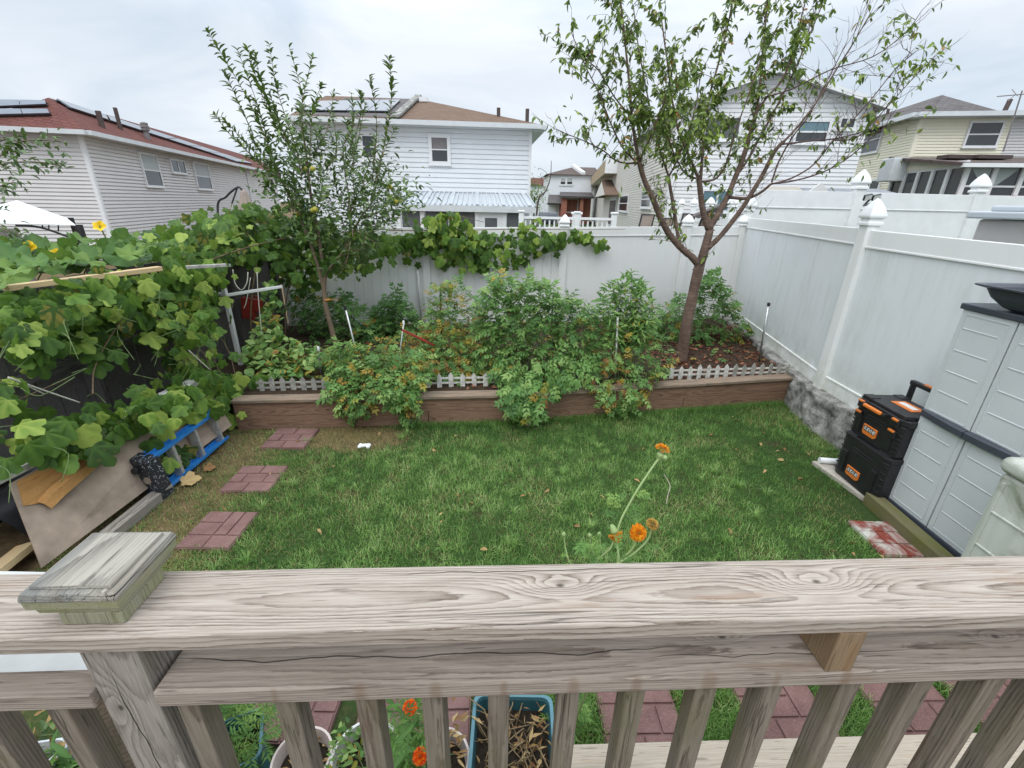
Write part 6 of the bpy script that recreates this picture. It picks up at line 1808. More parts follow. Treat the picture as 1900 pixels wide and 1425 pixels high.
b.hexa([v3(cE, zE - .16), v3(eR, zE - .16), v3(Vector((c1.x, c1.y)) + dR * lenR, zE - .16), v3((c1.x, c1.y), zE - .16), v3(cE, zE - .14), v3(eR, zE - .14), v3(Vector((c1.x, c1.y)) + dR * lenR, zE - .14), v3((c1.x, c1.y), zE - .14)])
b.build('gutter', m_gutter, h1)
for r_ in ((253, 281, 302, 348), (354, 299, 393, 353)):
    window(h1, wR, r_, 'hung', m_pane, None, m_blind)
window(h1, wR, (311, 293, 345, 324), 'slide', m_pane)
A_, B_, C_ = v3(cE, zE), v3(eR, zE), v3(pk, zr1)
solar_on(roof1, A_, B_, C_, [(100, 187), (470, 306), (440, 302), (128, 204)], cols=7)
A_, B_, C_ = v3(eL, zE), v3(cE, zE), v3(pk, zr1)
solar_on(roof1, A_, B_, C_, [(-60, 190), (88, 192), (90, 199), (-60, 206)], cols=3); solar_on(roof1, A_, B_, C_, [(-60, 208), (92, 208), (97, 216), (-60, 220)], cols=3)
A_, B_, C_ = v3(cE, zE), v3(eR, zE), v3(pk, zr1)
for px, py, top, r in ((190, 236, 206, .10), (224, 240, 200, .08)):
    q = plane_at(px, py, A_, B_, C_); b = MB(); zt_ = AY(px, top, q.y).z; b.tube([q - Vector((0, 0, .1)), Vector((q.x, q.y, zt_))], r, 8); b.build('vent_pipe', m_vent, roof1)
q = plane_at(274, 257, A_, B_, C_); b = MB(); zt_ = AY(270, 226, q.y).z; hh = zt_ - q.z
b.lathe((q.x, q.y, q.z - .1), [(.11, 0), (.11, hh * .6), (.17, hh * .62), (.17, hh * .72), (.14, hh * .75), (.17, hh * .8), (.17, hh * .9), (.14, hh * .92), (.15, hh + .05), (.05, hh + .1)], 12); b.build('roof_vent', m_ventg, roof1)
b = MB(); a_, z_ = wR.hit(317, 410); wR.box(b, a_ - .12, a_ + .12, z_ - .12, z_ + .12, .02, .05); b.build('wall_vent', m_trim, h1)
b = MB(); a_, z_ = wR.hit(455, 320); wR.box(b, a_, a_ + .08, -.5, ze, .02, .09); b.build('downpipe', m_gutter, h1)

# --- house 2: white siding with metal-roofed porch
c2 = AA(986, 237, 21.0); ze = c2.z + .02
d2 = Vector((math.cos(R(4.5)), math.sin(R(4.5)))); n2 = Vector((d2.y, -d2.x)); b2 = -n2
h2 = thing('house', (c2.x, c2.y, 0), 'white-sided house with a brown hip roof and a metal-roofed back porch in the middle', 'house')
w2 = Wall(Vector((c2.x, c2.y)) - d2 * 20, d2); LW = 20 - w2.hit(552, 300)[0]; w2 = Wall(Vector((c2.x, c2.y)) - d2 * LW, d2); w2r = Wall((c2.x, c2.y), b2)
b = MB(); siding(b, w2, 0, LW, -.3, ze, .21, .03, .04); siding(b, w2r, 0, 9, -.3, ze, .21, .03, .04); w2.box(b, .1, LW - .05, -.3, ze, -.3, -.05); b.build('wall', m_sidewhite, h2)
b = MB(); w2.box(b, LW - .10, LW + .04, -.3, ze, .0, .05); b.build('corner_trim', m_trim, h2)
hd = (-d2 + b2); best = None
for k in np.arange(1.0, 9, .05):
    q = Vector((c2.x, c2.y)) + hd * k; dc = CR.transposed() @ (v3(q, 7.5) - CO); px = 950 + FPX * dc.x / -dc.z
    if best is None or abs(px - 778) < best[0]: best = (abs(px - 778), k)
k2 = best[1]; pk = Vector((c2.x, c2.y)) + hd * k2; zr2 = AY(778, 184, pk.y).z
ov = .45; cE = Vector((c2.x, c2.y)) + (d2 - b2) * ov; eL = cE - d2 * (LW + ov); eB = cE + b2 * (2 * k2 + 2 * ov); zE = ze + .06
rL = pk - d2 * (LW - k2); eBL = eL + b2 * (2 * k2 + 2 * ov)
rf_ = MB(); slab(rf_, [v3(eL, zE), v3(cE, zE), v3(pk, zr2), v3(rL, zr2)]); slab(rf_, [v3(cE, zE), v3(eB, zE), v3(pk, zr2)]); slab(rf_, [v3(eB, zE), v3(eBL, zE), v3(rL, zr2), v3(pk, zr2)])
roof2 = rf_.build('roof', m_roofbrown, h2)
A_, B_, C_ = v3(eL, zE), v3(cE, zE), v3(pk, zr2)
nn = (B_ - A_).cross(C_ - A_).normalized(); nn = nn if nn.z > 0 else -nn
P = lambda x, y, l=.02: plane_at(x, y, A_, B_, C_) + nn * l
b = MB(); slab(b, [P(560, 213), P(737, 219), P(776, 184.6), P(640, 183)], .015); b.build('grey_shingle_strip', m_roofgrey, roof2)
b = MB(); b.bar(P(735, 221, .12), P(777, 183, .14), .34, .12, tuple(nn)); b.build('parapet', m_conc, roof2, bevel=.02)
solar_on(roof2, A_, B_, C_, [(588, 192), (744, 189), (722, 211), (560, 209)], cols=4, rows=1)
q = P(786, 189, .1); b = MB(); b.box(tuple(q), (.45, .3, .22)); b.build('roof_box', m_trim, roof2)
for px, py, top in ((925, 216, 200), (978, 225, 202)):
    q = plane_at(px, py, A_, B_, C_); b = MB(); b.tube([q - Vector((0, 0, .1)), Vector((q.x, q.y, AY(px, top, q.y).z))], .09, 8); b.build('vent_pipe', m_vent, roof2)
b = MB(); gutterbar(b, eL, cE, zE - .10, n2, .2); gutterbar(b, cE, eB, zE - .10, d2, .2)
b.hexa([v3(eL, zE - .22), v3(cE, zE - .22), v3(cE + b2 * .5, zE - .22), v3(eL + b2 * .5, zE - .22), v3(eL, zE - .2), v3(cE, zE - .2), v3(cE + b2 * .5, zE - .2), v3(eL + b2 * .5, zE - .2)])
b.hexa([v3(cE - d2 * .5, zE - .23), v3(cE, zE - .23), v3(eB, zE - .23), v3(eB - d2 * .5, zE - .23), v3(cE - d2 * .5, zE - .21), v3(cE, zE - .21), v3(eB, zE - .21), v3(eB - d2 * .5, zE - .21)])
b.build('gutter', m_gutter, h2)
window(h2, w2, (794, 248, 837, 307), 'hung', m_pane, None, m_ventg, .16)
window(h2, w2, (665, 245, 705, 300), 'hung', m_pane, None, None, .16)
window(h2, w2, (560, 372, 577, 400), 'hung', m_paneblue, None, None, .1)
b = MB(); a_, z_ = w2.hit(609, 374); w2.box(b, a_ - .15, a_ + .15, z_ - .12, z_ + .12, .03, .12); b.build('wall_vent', m_trim, h2)
# porch
wp = Wall(Vector((c2.x, c2.y)) - d2 * LW + n2 * 2.6, d2)
pa, pz = wp.hit(738, 382); pe, _ = wp.hit(992, 382); zf = wp.hit(860, 381)[1]; zb = w2.hit(860, 358)[1]
b = MB(); slab(b, [wp.at(pa - .1, zf, .2), wp.at(pe, zf, .2), w2.at(pe - .1, zb, .03), w2.at(pa + .1, zb, .03)], .05); pr_ = b.build('porch_roof', m_roofmetal, h2)
b = MB(); k = 26
for i in range(k + 1):
    a_ = pa + (pe - pa) * i / k
    b.bar(wp.at(a_, zf + .035, .2), w2.at(pa + .1 + (pe - pa - .2) * i / k, zb + .035, .03), .05 if i % 5 else .16, .05)
b.build('roof_rib', m_roofmetal, pr_)
b = MB(); wp.box(b, pa - .1, pe, zf - .26, zf - .02, .1, .22); b.build('porch_fascia', m_gutter, h2)
wp.box(b2_ := MB(), pa, pe - .3, -.3, .75, -.05, .0); b2_.build('porch_base', m_sidewhite, h2)
for px in (740, 784, 836, 885, 936, 968):
    a_ = wp.hit(px, 405)[0]; b = MB(); wp.box(b, a_ - .09, a_ + .09, .7, zf - .2, -.06, .06); b.build('porch_post', m_trim, h2)
sp_ = [(744, 780), (788, 832), (840, 881), (940, 964)]
for l, r in sp_:
    a0 = wp.hit(l, 405)[0] + .05; a1 = wp.hit(r, 405)[0] - .02; b = MB(); wp.box(b, a0, a1, .8, zf - .2, -.02, .0); b.build('porch_screen', m_screen, h2)
a0 = wp.hit(888, 405)[0]; a1 = wp.hit(934, 405)[0]; b = MB(); wp.box(b, a0, a1, .2, zf - .25, -.02, .03); dr = b.build('door', m_trim, h2)
b = MB(); wp.box(b, a0 + .28, a1 - .28, 1.05, zf - .5, .031, .036); b.build('door_glass', m_screen, dr)

# --- house 3: far brick and cream house between
y3 = 62.0
def A3(px, py): return AY(px, py, y3)
h3 = thing('house', (A3(1050, 390).x, y3, 0), 'distant cream and red-brick house with a brown roof between the white and cream houses', 'house')
w3 = Wall((A3(1019, 330).x, y3), (1, .02)); ze3 = A3(1050, 324).z; xr = w3.hit(1100, 330)[0]
b = MB(); w3.box(b, 0, xr, -1, ze3, -9, 0); b.build('wall', m_sidewhite, h3)
zb3 = A3(1050, 364).z
b = MB(); w3.box(b, w3.hit(1040, 370)[0], w3.hit(1050, 370)[0], -1, zb3, .0, 1.4); w3.box(b, w3.hit(1050, 370)[0], xr, -1, zb3 - .1, .0, .08); w3.box(b, w3.hit(1074, 370)[0], w3.hit(1080, 370)[0], -1, zb3, .0, 1.4); w3.box(b, 1.5, w3.hit(1042, 370)[0], -1, w3.hit(1030, 376)[1], 0, .3); b.build('brick_porch', m_brick, h3)
pk3 = A3(1071, 305); 
b = MB(); slab(b, [w3.at(-.4, ze3, .4), w3.at(xr + 1, ze3, .4), w3.at(xr + 1, pk3.z, -4.5), Vector((pk3.x, y3 + 4.5, pk3.z))]); slab(b, [w3.at(-.4, ze3, .4), Vector((pk3.x, y3 + 4.5, pk3.z)), w3.at(-.4, ze3, -9.4)]); r3 = b.build('roof', m_roofdark, h3)
b = MB(); b.bar(Vector((pk3.x, y3 + 4.4, pk3.z + .15)), w3.at(w3.hit(1082, 322)[0], ze3 + .15, .3), .5, .35); b.build('parapet', m_trim, r3)
b = MB(); slab(b, [w3.at(w3.hit(1037, 364)[0], zb3, 1.8), w3.at(xr, zb3, 1.8), w3.at(xr, zb3 + .5, 0), w3.at(w3.hit(1039, 364)[0], zb3 + .5, 0)], .25); b.build('porch_roof', m_roofgrey, h3)
z_ = w3.hit(1030, 377)[1]; b = MB(); slab(b, [w3.at(w3.hit(1014, 377)[0], z_, 1.4), w3.at(w3.hit(1041, 377)[0], z_, 1.4), w3.at(w3.hit(1040, 363)[0], z_ + 1.0, 0), w3.at(w3.hit(1018, 363)[0], z_ + 1.0, 0)], .25); b.build('door_roof', m_roofgrey, h3)
for r_ in ((1039, 329, 1050, 344), (1051, 329, 1063, 344)):
    window(h3, w3, r_, 'hung', m_pane, None, m_blind, .12)
window(h3, w3, (1048, 368, 1072, 395), 'slide', m_pane, None, None, .14)
b = MB(); w3.box(b, w3.hit(1019, 395)[0], w3.hit(1030, 395)[0], -1, w3.hit(1024, 378)[1], .31, .4); b.build('door', m_trim, h3)
h3b = thing('house', (A3(990, 360).x, 85, 0), 'small distant house with a reddish roof beside the white house corner', 'house')
b = MB(); p0 = AY(975, 343, 85); p1 = AY(1012, 343, 85); b.box(((p0.x + p1.x) / 2, 89, p0.z / 2), (p1.x - p0.x, 8, p0.z)); b.build('wall', m_sidewhite, h3b)
b = MB(); zz = AY(993, 329, 87).z; slab(b, [v3((p0.x - .5, 84.6), p0.z), v3((p1.x + .5, 84.6), p0.z), v3((p1.x + .5, 89), zz), v3((p0.x - .5, 89), zz)]); b.build('roof', m_roofred, h3b)

# --- house 4: cream house with a gable, right of the middle
c4 = AA(1238, 378, 16.0); dS = Vector((-.110, -.994)); dF = Vector((.994, -.110))
h4 = thing('house', (c4.x, c4.y, 0), 'cream and white house with a tan upper bay, behind the cherry tree', 'house')
ls = 9.0
w4s = Wall(Vector((c4.x, c4.y)) - dS * ls, dS); sfar = w4s.hit(1095, 380)[0]
w4f = Wall((c4.x, c4.y), dF); fR = w4f.hit(1592, 300)[0]
pkA, pkZ = w4f.hit(1438, 134); zeL = w4f.hit(1240, 190)[1]; zeR = zeL
fR = max(fR, 2 * pkA - .2)
b = MB(); siding(b, w4s, sfar, ls, -.3, zeL, .125); w4s.box(b, sfar, ls - .06, -.3, zeL, -.3, -.05); b.build('wall', m_sidecream, h4)
b = MB(); siding(b, w4f, 0, fR, -.3, zeL, .125)
def gtop(z):
    t = (z - zeL) / (pkZ - zeL); return (pkA * t, fR - (fR - pkA) * t)
siding(b, w4f, 0, fR, zeL, pkZ, .125, top=gtop); w4f.box(b, .06, fR, -.3, zeL, -.3, -.05)
b.add([w4f.at(0, zeL, -.04), w4f.at(fR, zeL, -.04), w4f.at(pkA, pkZ, -.04)], [(0, 1, 2)])
b.build('wall', m_sideoff, h4)
b = MB(); w4f.box(b, -.05, .14, -.3, zeL, .0, .05); w4s.box(b, ls - .14, ls + .03, -.3, zeL, .0, .05); b.build('corner_trim', m_trim, h4)
b = MB(); o_ = .35
slab(b, [w4f.at(-.35, zeL - .12, o_), w4f.at(pkA, pkZ + .08, o_), w4f.at(pkA, pkZ + .08, -10), w4f.at(-.35, zeL - .12, -10)], .12); slab(b, [w4f.at(fR + .35, zeL - .12, o_), w4f.at(fR + .35, zeL - .12, -10), w4f.at(pkA, pkZ + .08, -10), w4f.at(pkA, pkZ + .08, o_)], .12); r4 = b.build('roof', plain('pale_grey_roof', (.40, .40, .41), .6, .1), h4)
b = MB()
for a_, z_ in ((-.37, zeL - .12), (fR + .37, zeL - .12)):
    b.bar(w4f.at(a_, z_ - .08, o_ + .02), w4f.at(pkA, pkZ + .0, o_ + .02), .04, .15)
b.build('gable_trim', m_trim, r4)
window(h4, w4f, (1308, 215, 1370, 262), 'slide', m_screen); window(h4, w4f, (1478, 222, 1532, 268), 'hung', m_pane, None, m_paneblue); window(h4, w4f, (1557, 216, 1584, 242), 'slide', m_pane)
window(h4, w4f, (1302, 350, 1356, 395), 'slide', m_paneblue)
window(h4, w4s, (1152, 363, 1165, 394), 'hung'); window(h4, w4s, (1194, 354, 1209, 387), 'hung')
a0 = w4s.hit(1131, 390)[0]; a1 = w4s.hit(1143, 390)[0]; zt_ = w4s.hit(1137, 366)[1]; b = MB(); w4s.box(b, a0, a1, .2, zt_, .0, .05); dr = b.build('door', m_trim, h4)
b = MB(); w4s.box(b, a0 + .2, a1 - .2, .9, zt_ - .25, .051, .055); b.build('door_glass', m_paneblue, dr)
# tan overhanging bay and door canopy
wb = Wall(w4s.p + w4s.n * .9, w4s.d); a1, zb = wb.hit(1123, 321); a0 = wb.hit(1086, 338)[0]
b = MB(); siding(b, wb, a0, a1, zb, zeL, .125); b.build('bay', m_sidetan, h4)
b = MB(); w4s.box(b, a0, a1 - .02, zb - .02, zeL, .0, .885); b.build('bay_body', m_sidecream, h4)
b = MB(); wb.box(b, a1 - .08, a1 + .03, zb - .02, zeL, -.88, .04); b.build('bay_trim', m_trim, h4)
ca, cz = w4s.hit(1147, 324); cb = w4s.hit(1130, 366)
a0 = w4s.hit(1122, 360)[0]; a1 = w4s.hit(1150, 350)[0]; z0_ = w4s.hit(1135, 364)[1]; z1_ = w4s.hit(1148, 327)[1]; am = (a0 + a1) / 2
b = MB(); slab(b, [w4s.at(a0 - .2, z0_, 1.0), w4s.at(am, z1_, .9), w4s.at(am, z1_, .03), w4s.at(a0 - .2, z0_, .03)], .06); slab(b, [w4s.at(a1 + .2, z0_, 1.0), w4s.at(a1 + .2, z0_, .03), w4s.at(am, z1_, .03), w4s.at(am, z1_, .9)], .06); cn = b.build('canopy', m_roofbrown, h4)
b = MB(); b.add([w4s.at(a0 - .2, z0_, .95), w4s.at(a1 + .2, z0_, .95), w4s.at(am, z1_ - .05, .86)], [(0, 1, 2)]); o = b.build('canopy_front', m_sidecream, cn)
md = o.modifiers.new('thick', 'SOLIDIFY'); md.thickness = .05
b = MB(); b.tube([w4s.at(sfar, zeL, .1), w4s.at(sfar, -.3, .1)], .05, 6); b.build('downpipe', m_gutter, h4)

# --- house 5: yellow house with sunroom, right
c5 = AA(1712, 214, 19.0); dS = Vector((-.187, -.982)); dF = Vector((.982, -.187)); ze5 = c5.z
h5 = thing('house', (c5.x, c5.y, 0), 'pale yellow house with a dark grey hip roof and a windowed sunroom at the right', 'house')
ls = 12.0; w5s = Wall(Vector((c5.x, c5.y)) - dS * ls, dS); w5f = Wall((c5.x, c5.y), dF); fy_ = w5f.hit(1866, 260)[0]
b = MB(); siding(b, w5s, 0, ls, -.3, ze5, .115); siding(b, w5f, 0, fy_, -.3, ze5, .115); w5s.box(b, 0, ls - .06, -.3, ze5, -.3, -.05); w5f.box(b, .06, fy_, -.3, ze5, -.3, -.05); b.build('wall', m_sideyellow, h5)
b = MB(); siding(b, w5f, fy_, fy_ + 7, -.3, ze5, .115); w5f.box(b, fy_, fy_ + 7, -.3, ze5, -.3, -.05); b.build('neighbour_wall', m_sidegrey, h5)
b = MB(); w5f.box(b, -.04, .09, -.3, ze5, 0, .045); w5s.box(b, ls - .09, ls + .03, -.3, ze5, 0, .045); b.build('corner_trim', m_sideyellow, h5)
hd = (dF - dS); best = None
for k in np.arange(1, 9, .05):
    q = Vector((c5.x, c5.y)) + hd * k; dc = CR.transposed() @ (v3(q, 8) - CO); px = 950 + FPX * dc.x / -dc.z
    if best is None or abs(px - 1740) < best[0]: best = (abs(px - 1740), k)
k5 = min(best[1], 5.0); pk = Vector((c5.x, c5.y)) + hd * k5
dc = ray(1738, 176); zr5 = CO.z + dc.z * pk.y / dc.y
ov = .45; cE = Vector((c5.x, c5.y)) + (dS - dF) * ov; eF = cE + dF * (fy_ + 8); eS = cE - dS * (ls + 1); zE = ze5 + .06
rS = pk - dS * (ls - k5)
rf_ = MB(); slab(rf_, [v3(eS, zE), v3(cE, zE), v3(pk, zr5), v3(rS, zr5)]); eF2 = cE + dF * (2 * k5 + 2 * ov); slab(rf_, [v3(cE, zE), v3(eF2, zE), v3(pk, zr5)])
slab(rf_, [v3(eF2, zE), v3(eF2 - dS * 12, zE), v3(rS, zr5), v3(pk, zr5)])
roof5 = rf_.build('roof', m_roofgrey, h5)
b = MB(); slab(b, [v3(eF2 - dF * 1.0, zE - .03), v3(eF, zE - .03), v3(eF - dS * 5, zr5 - .3), v3(eF2 - dF - dS * 5, zr5 - .3)]); b.build('neighbour_roof', m_roofgrey, h5)
b = MB(); gutterbar(b, cE, eF, zE - .1, w5f.n, .17); gutterbar(b, eS, cE, zE - .1, w5s.n, .17)
b.hexa([v3(cE, zE - .2), v3(eF, zE - .2), v3(eF - dS * .5, zE - .2), v3(cE - dS * .5, zE - .2), v3(cE, zE - .18), v3(eF, zE - .18), v3(eF - dS * .5, zE - .18), v3(cE - dS * .5, zE - .18)]); b.build('gutter', m_gutter, h5)
A_, B_, C_ = v3(eS, zE), v3(cE, zE), v3(pk, zr5)
for px, py, top, r, mt in ((1646, 212, 190, .07, m_vent), (1618, 222, 200, .13, m_ventg)):
    q = plane_at(px, py, A_, B_, C_); b = MB(); b.tube([q - Vector((0, 0, .1)), Vector((q.x, q.y, AY(px + 3, top, q.y).z))], r, 8); b.build('vent_pipe', mt, roof5)
A_, B_, C_ = v3(cE, zE), v3(eF2, zE), v3(pk, zr5)
q = plane_at(1865, 203, A_, B_, C_); b = MB(); b.tube([q - Vector((0, 0, .1)), q + Vector((.06, 0, .35))], .09, 8); b.build('vent_pipe', m_vent, roof5)
window(h5, w5f, (1800, 225, 1846, 274), 'hung'); window(h5, w5s, (1598, 242, 1630, 282), 'hung'); window(h5, w5s, (1602, 335, 1631, 356), 'slide')
# sunroom
s5 = AA(1783, 330, 15.0); ws = Wall((s5.x, s5.y), dF); wsl = Wall(Vector((s5.x, s5.y)) - dS * 4.2, dS)
zr_ = ws.hit(1800, 303)[1]; zw1 = ws.hit(1800, 311)[1]; zw0 = ws.hit(1790, 362)[1]
b = MB(); ws.box(b, 0, 9, -.3, zw0, -.1, .0); wsl.box(b, 0, 4.2, -.3, zw0, -.1, .0); ws.box(b, 0, 9, zw1, zr_, -.1, 0.0); wsl.box(b, 0, 4.195, zw1, zr_ + .1, -.1, .0); sr = b.build('sunroom', m_trim, h5)
b = MB(); b.hexa([wsl.at(0, zr_ - .05, .02), wsl.at(4.2, zr_ - .05, .02), wsl.at(4.2, zr_ - .05, -.06), wsl.at(0, zr_ - .05, -.06), wsl.at(0, zr_ + .48, .02), wsl.at(4.2, zr_ + .0, .02), wsl.at(4.2, zr_ + .0, -.06), wsl.at(0, zr_ + .48, -.06)]); b.build('sunroom_gable', m_sideyellow, h5)
b = MB(); slab(b, [ws.at(-.3, zr_, .35), ws.at(9, zr_, .35), ws.at(9, zr_ + .55, -4.2), ws.at(-.3, zr_ + .55, -4.2)], .1); b.build('sunroom_roof', m_roofdark, h5)
b = MB(); ws.box(b, -.3, 9, zr_ - .14, zr_ - .02, .30, .42); b.build('sunroom_gutter', m_trim, h5)
b = MB()
for px in (1800, 1860):
    a_ = ws.hit(px, 298)[0]; b.box(tuple(ws.at(a_ + .6, zr_ + .32, -1.6)), (1.2, .5, .12))
b.build('skylight', m_vent, h5)
for i in range(11):
    a_ = .05 + i * .80; b = MB(); ws.box(b, a_, a_ + .13, zw0, zw1, -.06, .04); b.build('sunroom_mullion', m_trim, sr)
    b = MB(); ws.box(b, a_ + .131, a_ + .79, zw0 + .02, zw1, -.04, -.03); pn = b.build('sunroom_window', m_pane, h5)
    b = MB(); zz = zw0 + (zw1 - zw0) * .33; ws.box(b, a_ + .131, a_ + .79, zz - .03, zz + .03, -.029, .01); b.build('window_rail', m_trim, pn)
    b = MB(); hh = zw1 - zz - .04
    k = 1 if i % 2 else -1; ac = a_ + .46
    b.add([ws.at(ac - k * .30, zw1 - .01, -.026), ws.at(ac + k * .28, zw1 - .01, -.026), ws.at(ac + k * .05, zz + hh * .55, -.026), ws.at(ac - k * .2, zz + .05, -.026), ws.at(ac - k * .30, zz + .05, -.026)], [(0, 1, 2, 3, 4)]); o = b.build('curtain', m_blind, pn); md = o.modifiers.new('thick', 'SOLIDIFY'); md.thickness = .004
for i in range(5):
    a_ = .08 + i * .84; b = MB(); wsl.box(b, a_, a_ + .14, zw0, zw1, -.06, .04); b.build('sunroom_mullion', m_trim, sr)
    if i < 5:
        b = MB(); wsl.box(b, a_ + .141, a_ + .83 if i < 4 else 4.15, zw0 + .02, zw1, -.04, -.03); b.build('sunroom_window', m_pane, h5)
b = MB(); a_, z_ = w5s.hit(1690, 306); q = wsl.at(1.0, zr_ + .15, .25); b.box((0, 0, 0), (.55, .9, .85)); b.build('utility_box', m_gutter, h5, bevel=.03, M=Matrix.Translation(wsl.at(.55, zr_ + .02, .30)) @ Matrix.Rotation(math.atan2(dF.y, dF.x), 4, 'Z'))
b = MB(); ws.box(b, -.4, 9, zw0 - .14, zw0 - .06, .0, .25); b.build('deck_edge', m_red, h5)
# antenna on the roof to the right
q = AY(1893, 200, 20.0); an = thing('antenna', q, 'thin metal television antenna above the roof at the right edge', 'antenna')
b = MB(); b.tube([q + Vector((0, 0, -1.5)), AY(1897, 168, 20.0)], .025, 5); b.build('mast', m_ventg, an)
b = MB(); b.tube([AY(1850, 179, 20.0), AY(1930, 172, 20.0)], .018, 5); b.tube([AY(1870, 187, 19.7), AY(1886, 174, 20.3)], .014, 5); b.tube([AY(1878, 166, 20.2), AY(1888, 178, 19.8)], .014, 5); b.build('elements', m_ventg, an)

# ------------------------------------------------------------ things in the neighbours' gardens
# grey shed roof and brown canopy behind the right fence
sh = thing('garden_shed', AY(1600, 360, 13.0), 'low garden shed with a long grey roof just above the far white fence', 'shed')
ys = 13.0; A = AY(1500, 372, ys); B = AY(1762, 368, ys - .6); zA = AY(1550, 350, ys + 1.2).z
b = MB(); slab(b, [Vector((A.x, A.y, A.z - .05)), Vector((B.x, B.y, A.z - .05)), Vector((B.x - .9, B.y + 1.3, zA)), Vector((A.x + .05, A.y + 1.3, zA))], .06); slab(b, [Vector((B.x, B.y + 2.6, A.z)), Vector((A.x, A.y + 2.6, A.z)), Vector((A.x + .05, A.y + 1.3, zA)), Vector((B.x - .9, B.y + 1.3, zA))], .06); b.build('roof', plain('slate_roof', (.20, .205, .225), .5, .15, 4), sh)
b = MB(); b.box(((A.x + B.x) / 2 - .1, ys + 1.2, A.z / 2 - .05), (B.x - A.x - .5, 2.1, A.z - .15)); b.build('wall', m_sidegrey, sh)
b = MB(); b.prism([(0, 0), (1.0, 0), (.5, .42)], 0, .05, Matrix.Translation(AY(1478, 371, ys - .4)) @ Matrix.Rotation(R(90), 4, 'X')); gb = b.build('gable', m_sidegrey, sh)
b = MB(); M = Matrix.Translation(AY(1493, 367, ys - .46)) @ Matrix.Rotation(R(90), 4, 'X'); b.lathe((0, 0, -.02), [(.16, 0), (.16, .03)], 14, M); b.build('gable_vent', m_ventg, gb)
cn = thing('garden_canopy', AY(1450, 365, 12.0), 'brown and tan garden canopy roof behind the far white fence', 'canopy')
b = MB(); p0, p1, p2, p3 = AY(1398, 370, 11.4), AY(1502, 364, 12.0), AY(1480, 346, 14.0), AY(1425, 347, 14.0); slab(b, [p0, p1, p2, p3], .06); b.build('canopy_top', plain('tan_canvas', (.36, .32, .27), .8, .1), cn)
b = MB()
for px in (1420, 1440, 1462, 1484):
    b.bar(AY(px, 371, 11.5), AY(1450, 350, 12.6) + Vector(((px - 1450) * .004, 0, -.12)), .06, .05)
b.build('canopy_beam', m_vent, cn)
b = MB()
for px in (1402, 1498):
    q = AY(px, 372, 11.8); b.box((q.x, q.y, q.z / 2), (.1, .1, q.z))
b.build('canopy_post', m_vent, cn)
cn2 = thing('garden_awning', AY(1320, 385, 11.3), 'grey slanting awning edge above the corner of the back fence', 'awning')
b = MB(); slab(b, [AY(1285, 398, 11.2), AY(1350, 372, 11.0), AY(1352, 382, 11.9), AY(1295, 402, 12.2)], .05); b.build('awning_top', m_ventg, cn2); b = MB(); q = AY(1340, 385, 11.2); b.box((q.x, q.y, q.z / 2), (.06, .06, q.z)); b.build('awning_post', m_ventg, cn2)
# beige resin shed behind the right fence
bs_ = thing('resin_shed', AY(1890, 430, 5.6), 'beige plastic shed with a grey lid behind the right fence at the picture edge', 'shed')
mb_ = plain('beige_resin', (.42, .40, .385), .5, .08, 3)
q = AY(1866, 408, 6.0); b = MB(); b.box((q.x + .75, q.y - .2, q.z / 2), (1.4, 1.2, q.z)); b.build('body', mb_, bs_, bevel=.03)
b = MB(); b.box((q.x + .75, q.y - .2, q.z + .05), (1.6, 1.4, .09)); b.box((q.x + .75, q.y - .2, q.z + .13), (1.3, 1.1, .07)); b.build('lid', m_cabside, bs_, bevel=.02)
b = MB(); b.tube([Vector((q.x + .12, q.y - .82, .2)), Vector((q.x + .12, q.y - .82, q.z - .02))], .05, 8); b.build('corner_post', mb_, bs_)
# neighbour's white deck railing, grill, planter, lounge chairs
yd = 12.6
dk = thing('deck_railing', AY(1050, 430, yd), 'white deck railing of the neighbour above the back fence, beside the grill', 'railing')
zt_ = AY(1050, 405, yd).z; x0 = AY(962, 410, yd).x; x1 = AY(1140, 410, yd).x
b = MB(); b.box(((x0 + x1) / 2, yd, zt_), (x1 - x0, .09, .06)); b.build('top_rail', m_white, dk); b = MB(); b.box(((x0 + x1) / 2, yd, zt_ - .85), (x1 - x0, .06, .06)); b.build('bottom_rail', m_white, dk)
for i in range(20):
    b = MB(); b.box((x0 + (x1 - x0) * (i + .5) / 20, yd, zt_ - .44), (.04, .035, .76)); b.build('picket', m_white, dk)
for px in (967, 1070, 1139):
    q = AY(px, 410, yd); b = MB(); b.box((q.x, yd, zt_ - .5), (.13, .13, 1.25)); po = b.build('post', m_white, dk); b = MB(); b.box((q.x, yd, zt_ + .15), (.18, .18, .05)); b.build('post_cap', m_white, po, bevel=.015)
b = MB(); b.box(((x0 + x1) / 2 + 1.4, yd + 1.6, zt_ - 1.0), (x1 - x0 + 3.4, 3.4, .12)); tag(b.build('deck_floor', m_step), kind='structure')
zf_ = zt_ - .94
gr = thing('grill', AY(1016, 420, 13.2), 'black covered barbecue grill on the neighbour deck', 'grill')
q = AY(1016, 405, 13.2); b = MB(); M = Matrix.Translation(q) @ Matrix.Rotation(R(90), 4, 'Y'); b.lathe((0, 0, -.26), [(.03, 0), (.15, .01), (.16, .04), (.16, .48), (.15, .51), (.03, .52)], 18, M); b.build('lid', m_charc, gr, smooth=True)
b = MB(); b.box((q.x, q.y, (q.z + zf_) / 2 - .1), (.5, .32, q.z - zf_ - .25)); b.build('cart', m_blackrough, gr); b = MB(); b.box((q.x - .3, q.y - .05, q.z - .05), (.02, .3, .22)); b.build('side_plate', m_metal, gr)
q = AY(1070, 400, 12.9); pt = thing('planter', q, 'white square planter pot on the neighbour deck railing', 'planter')
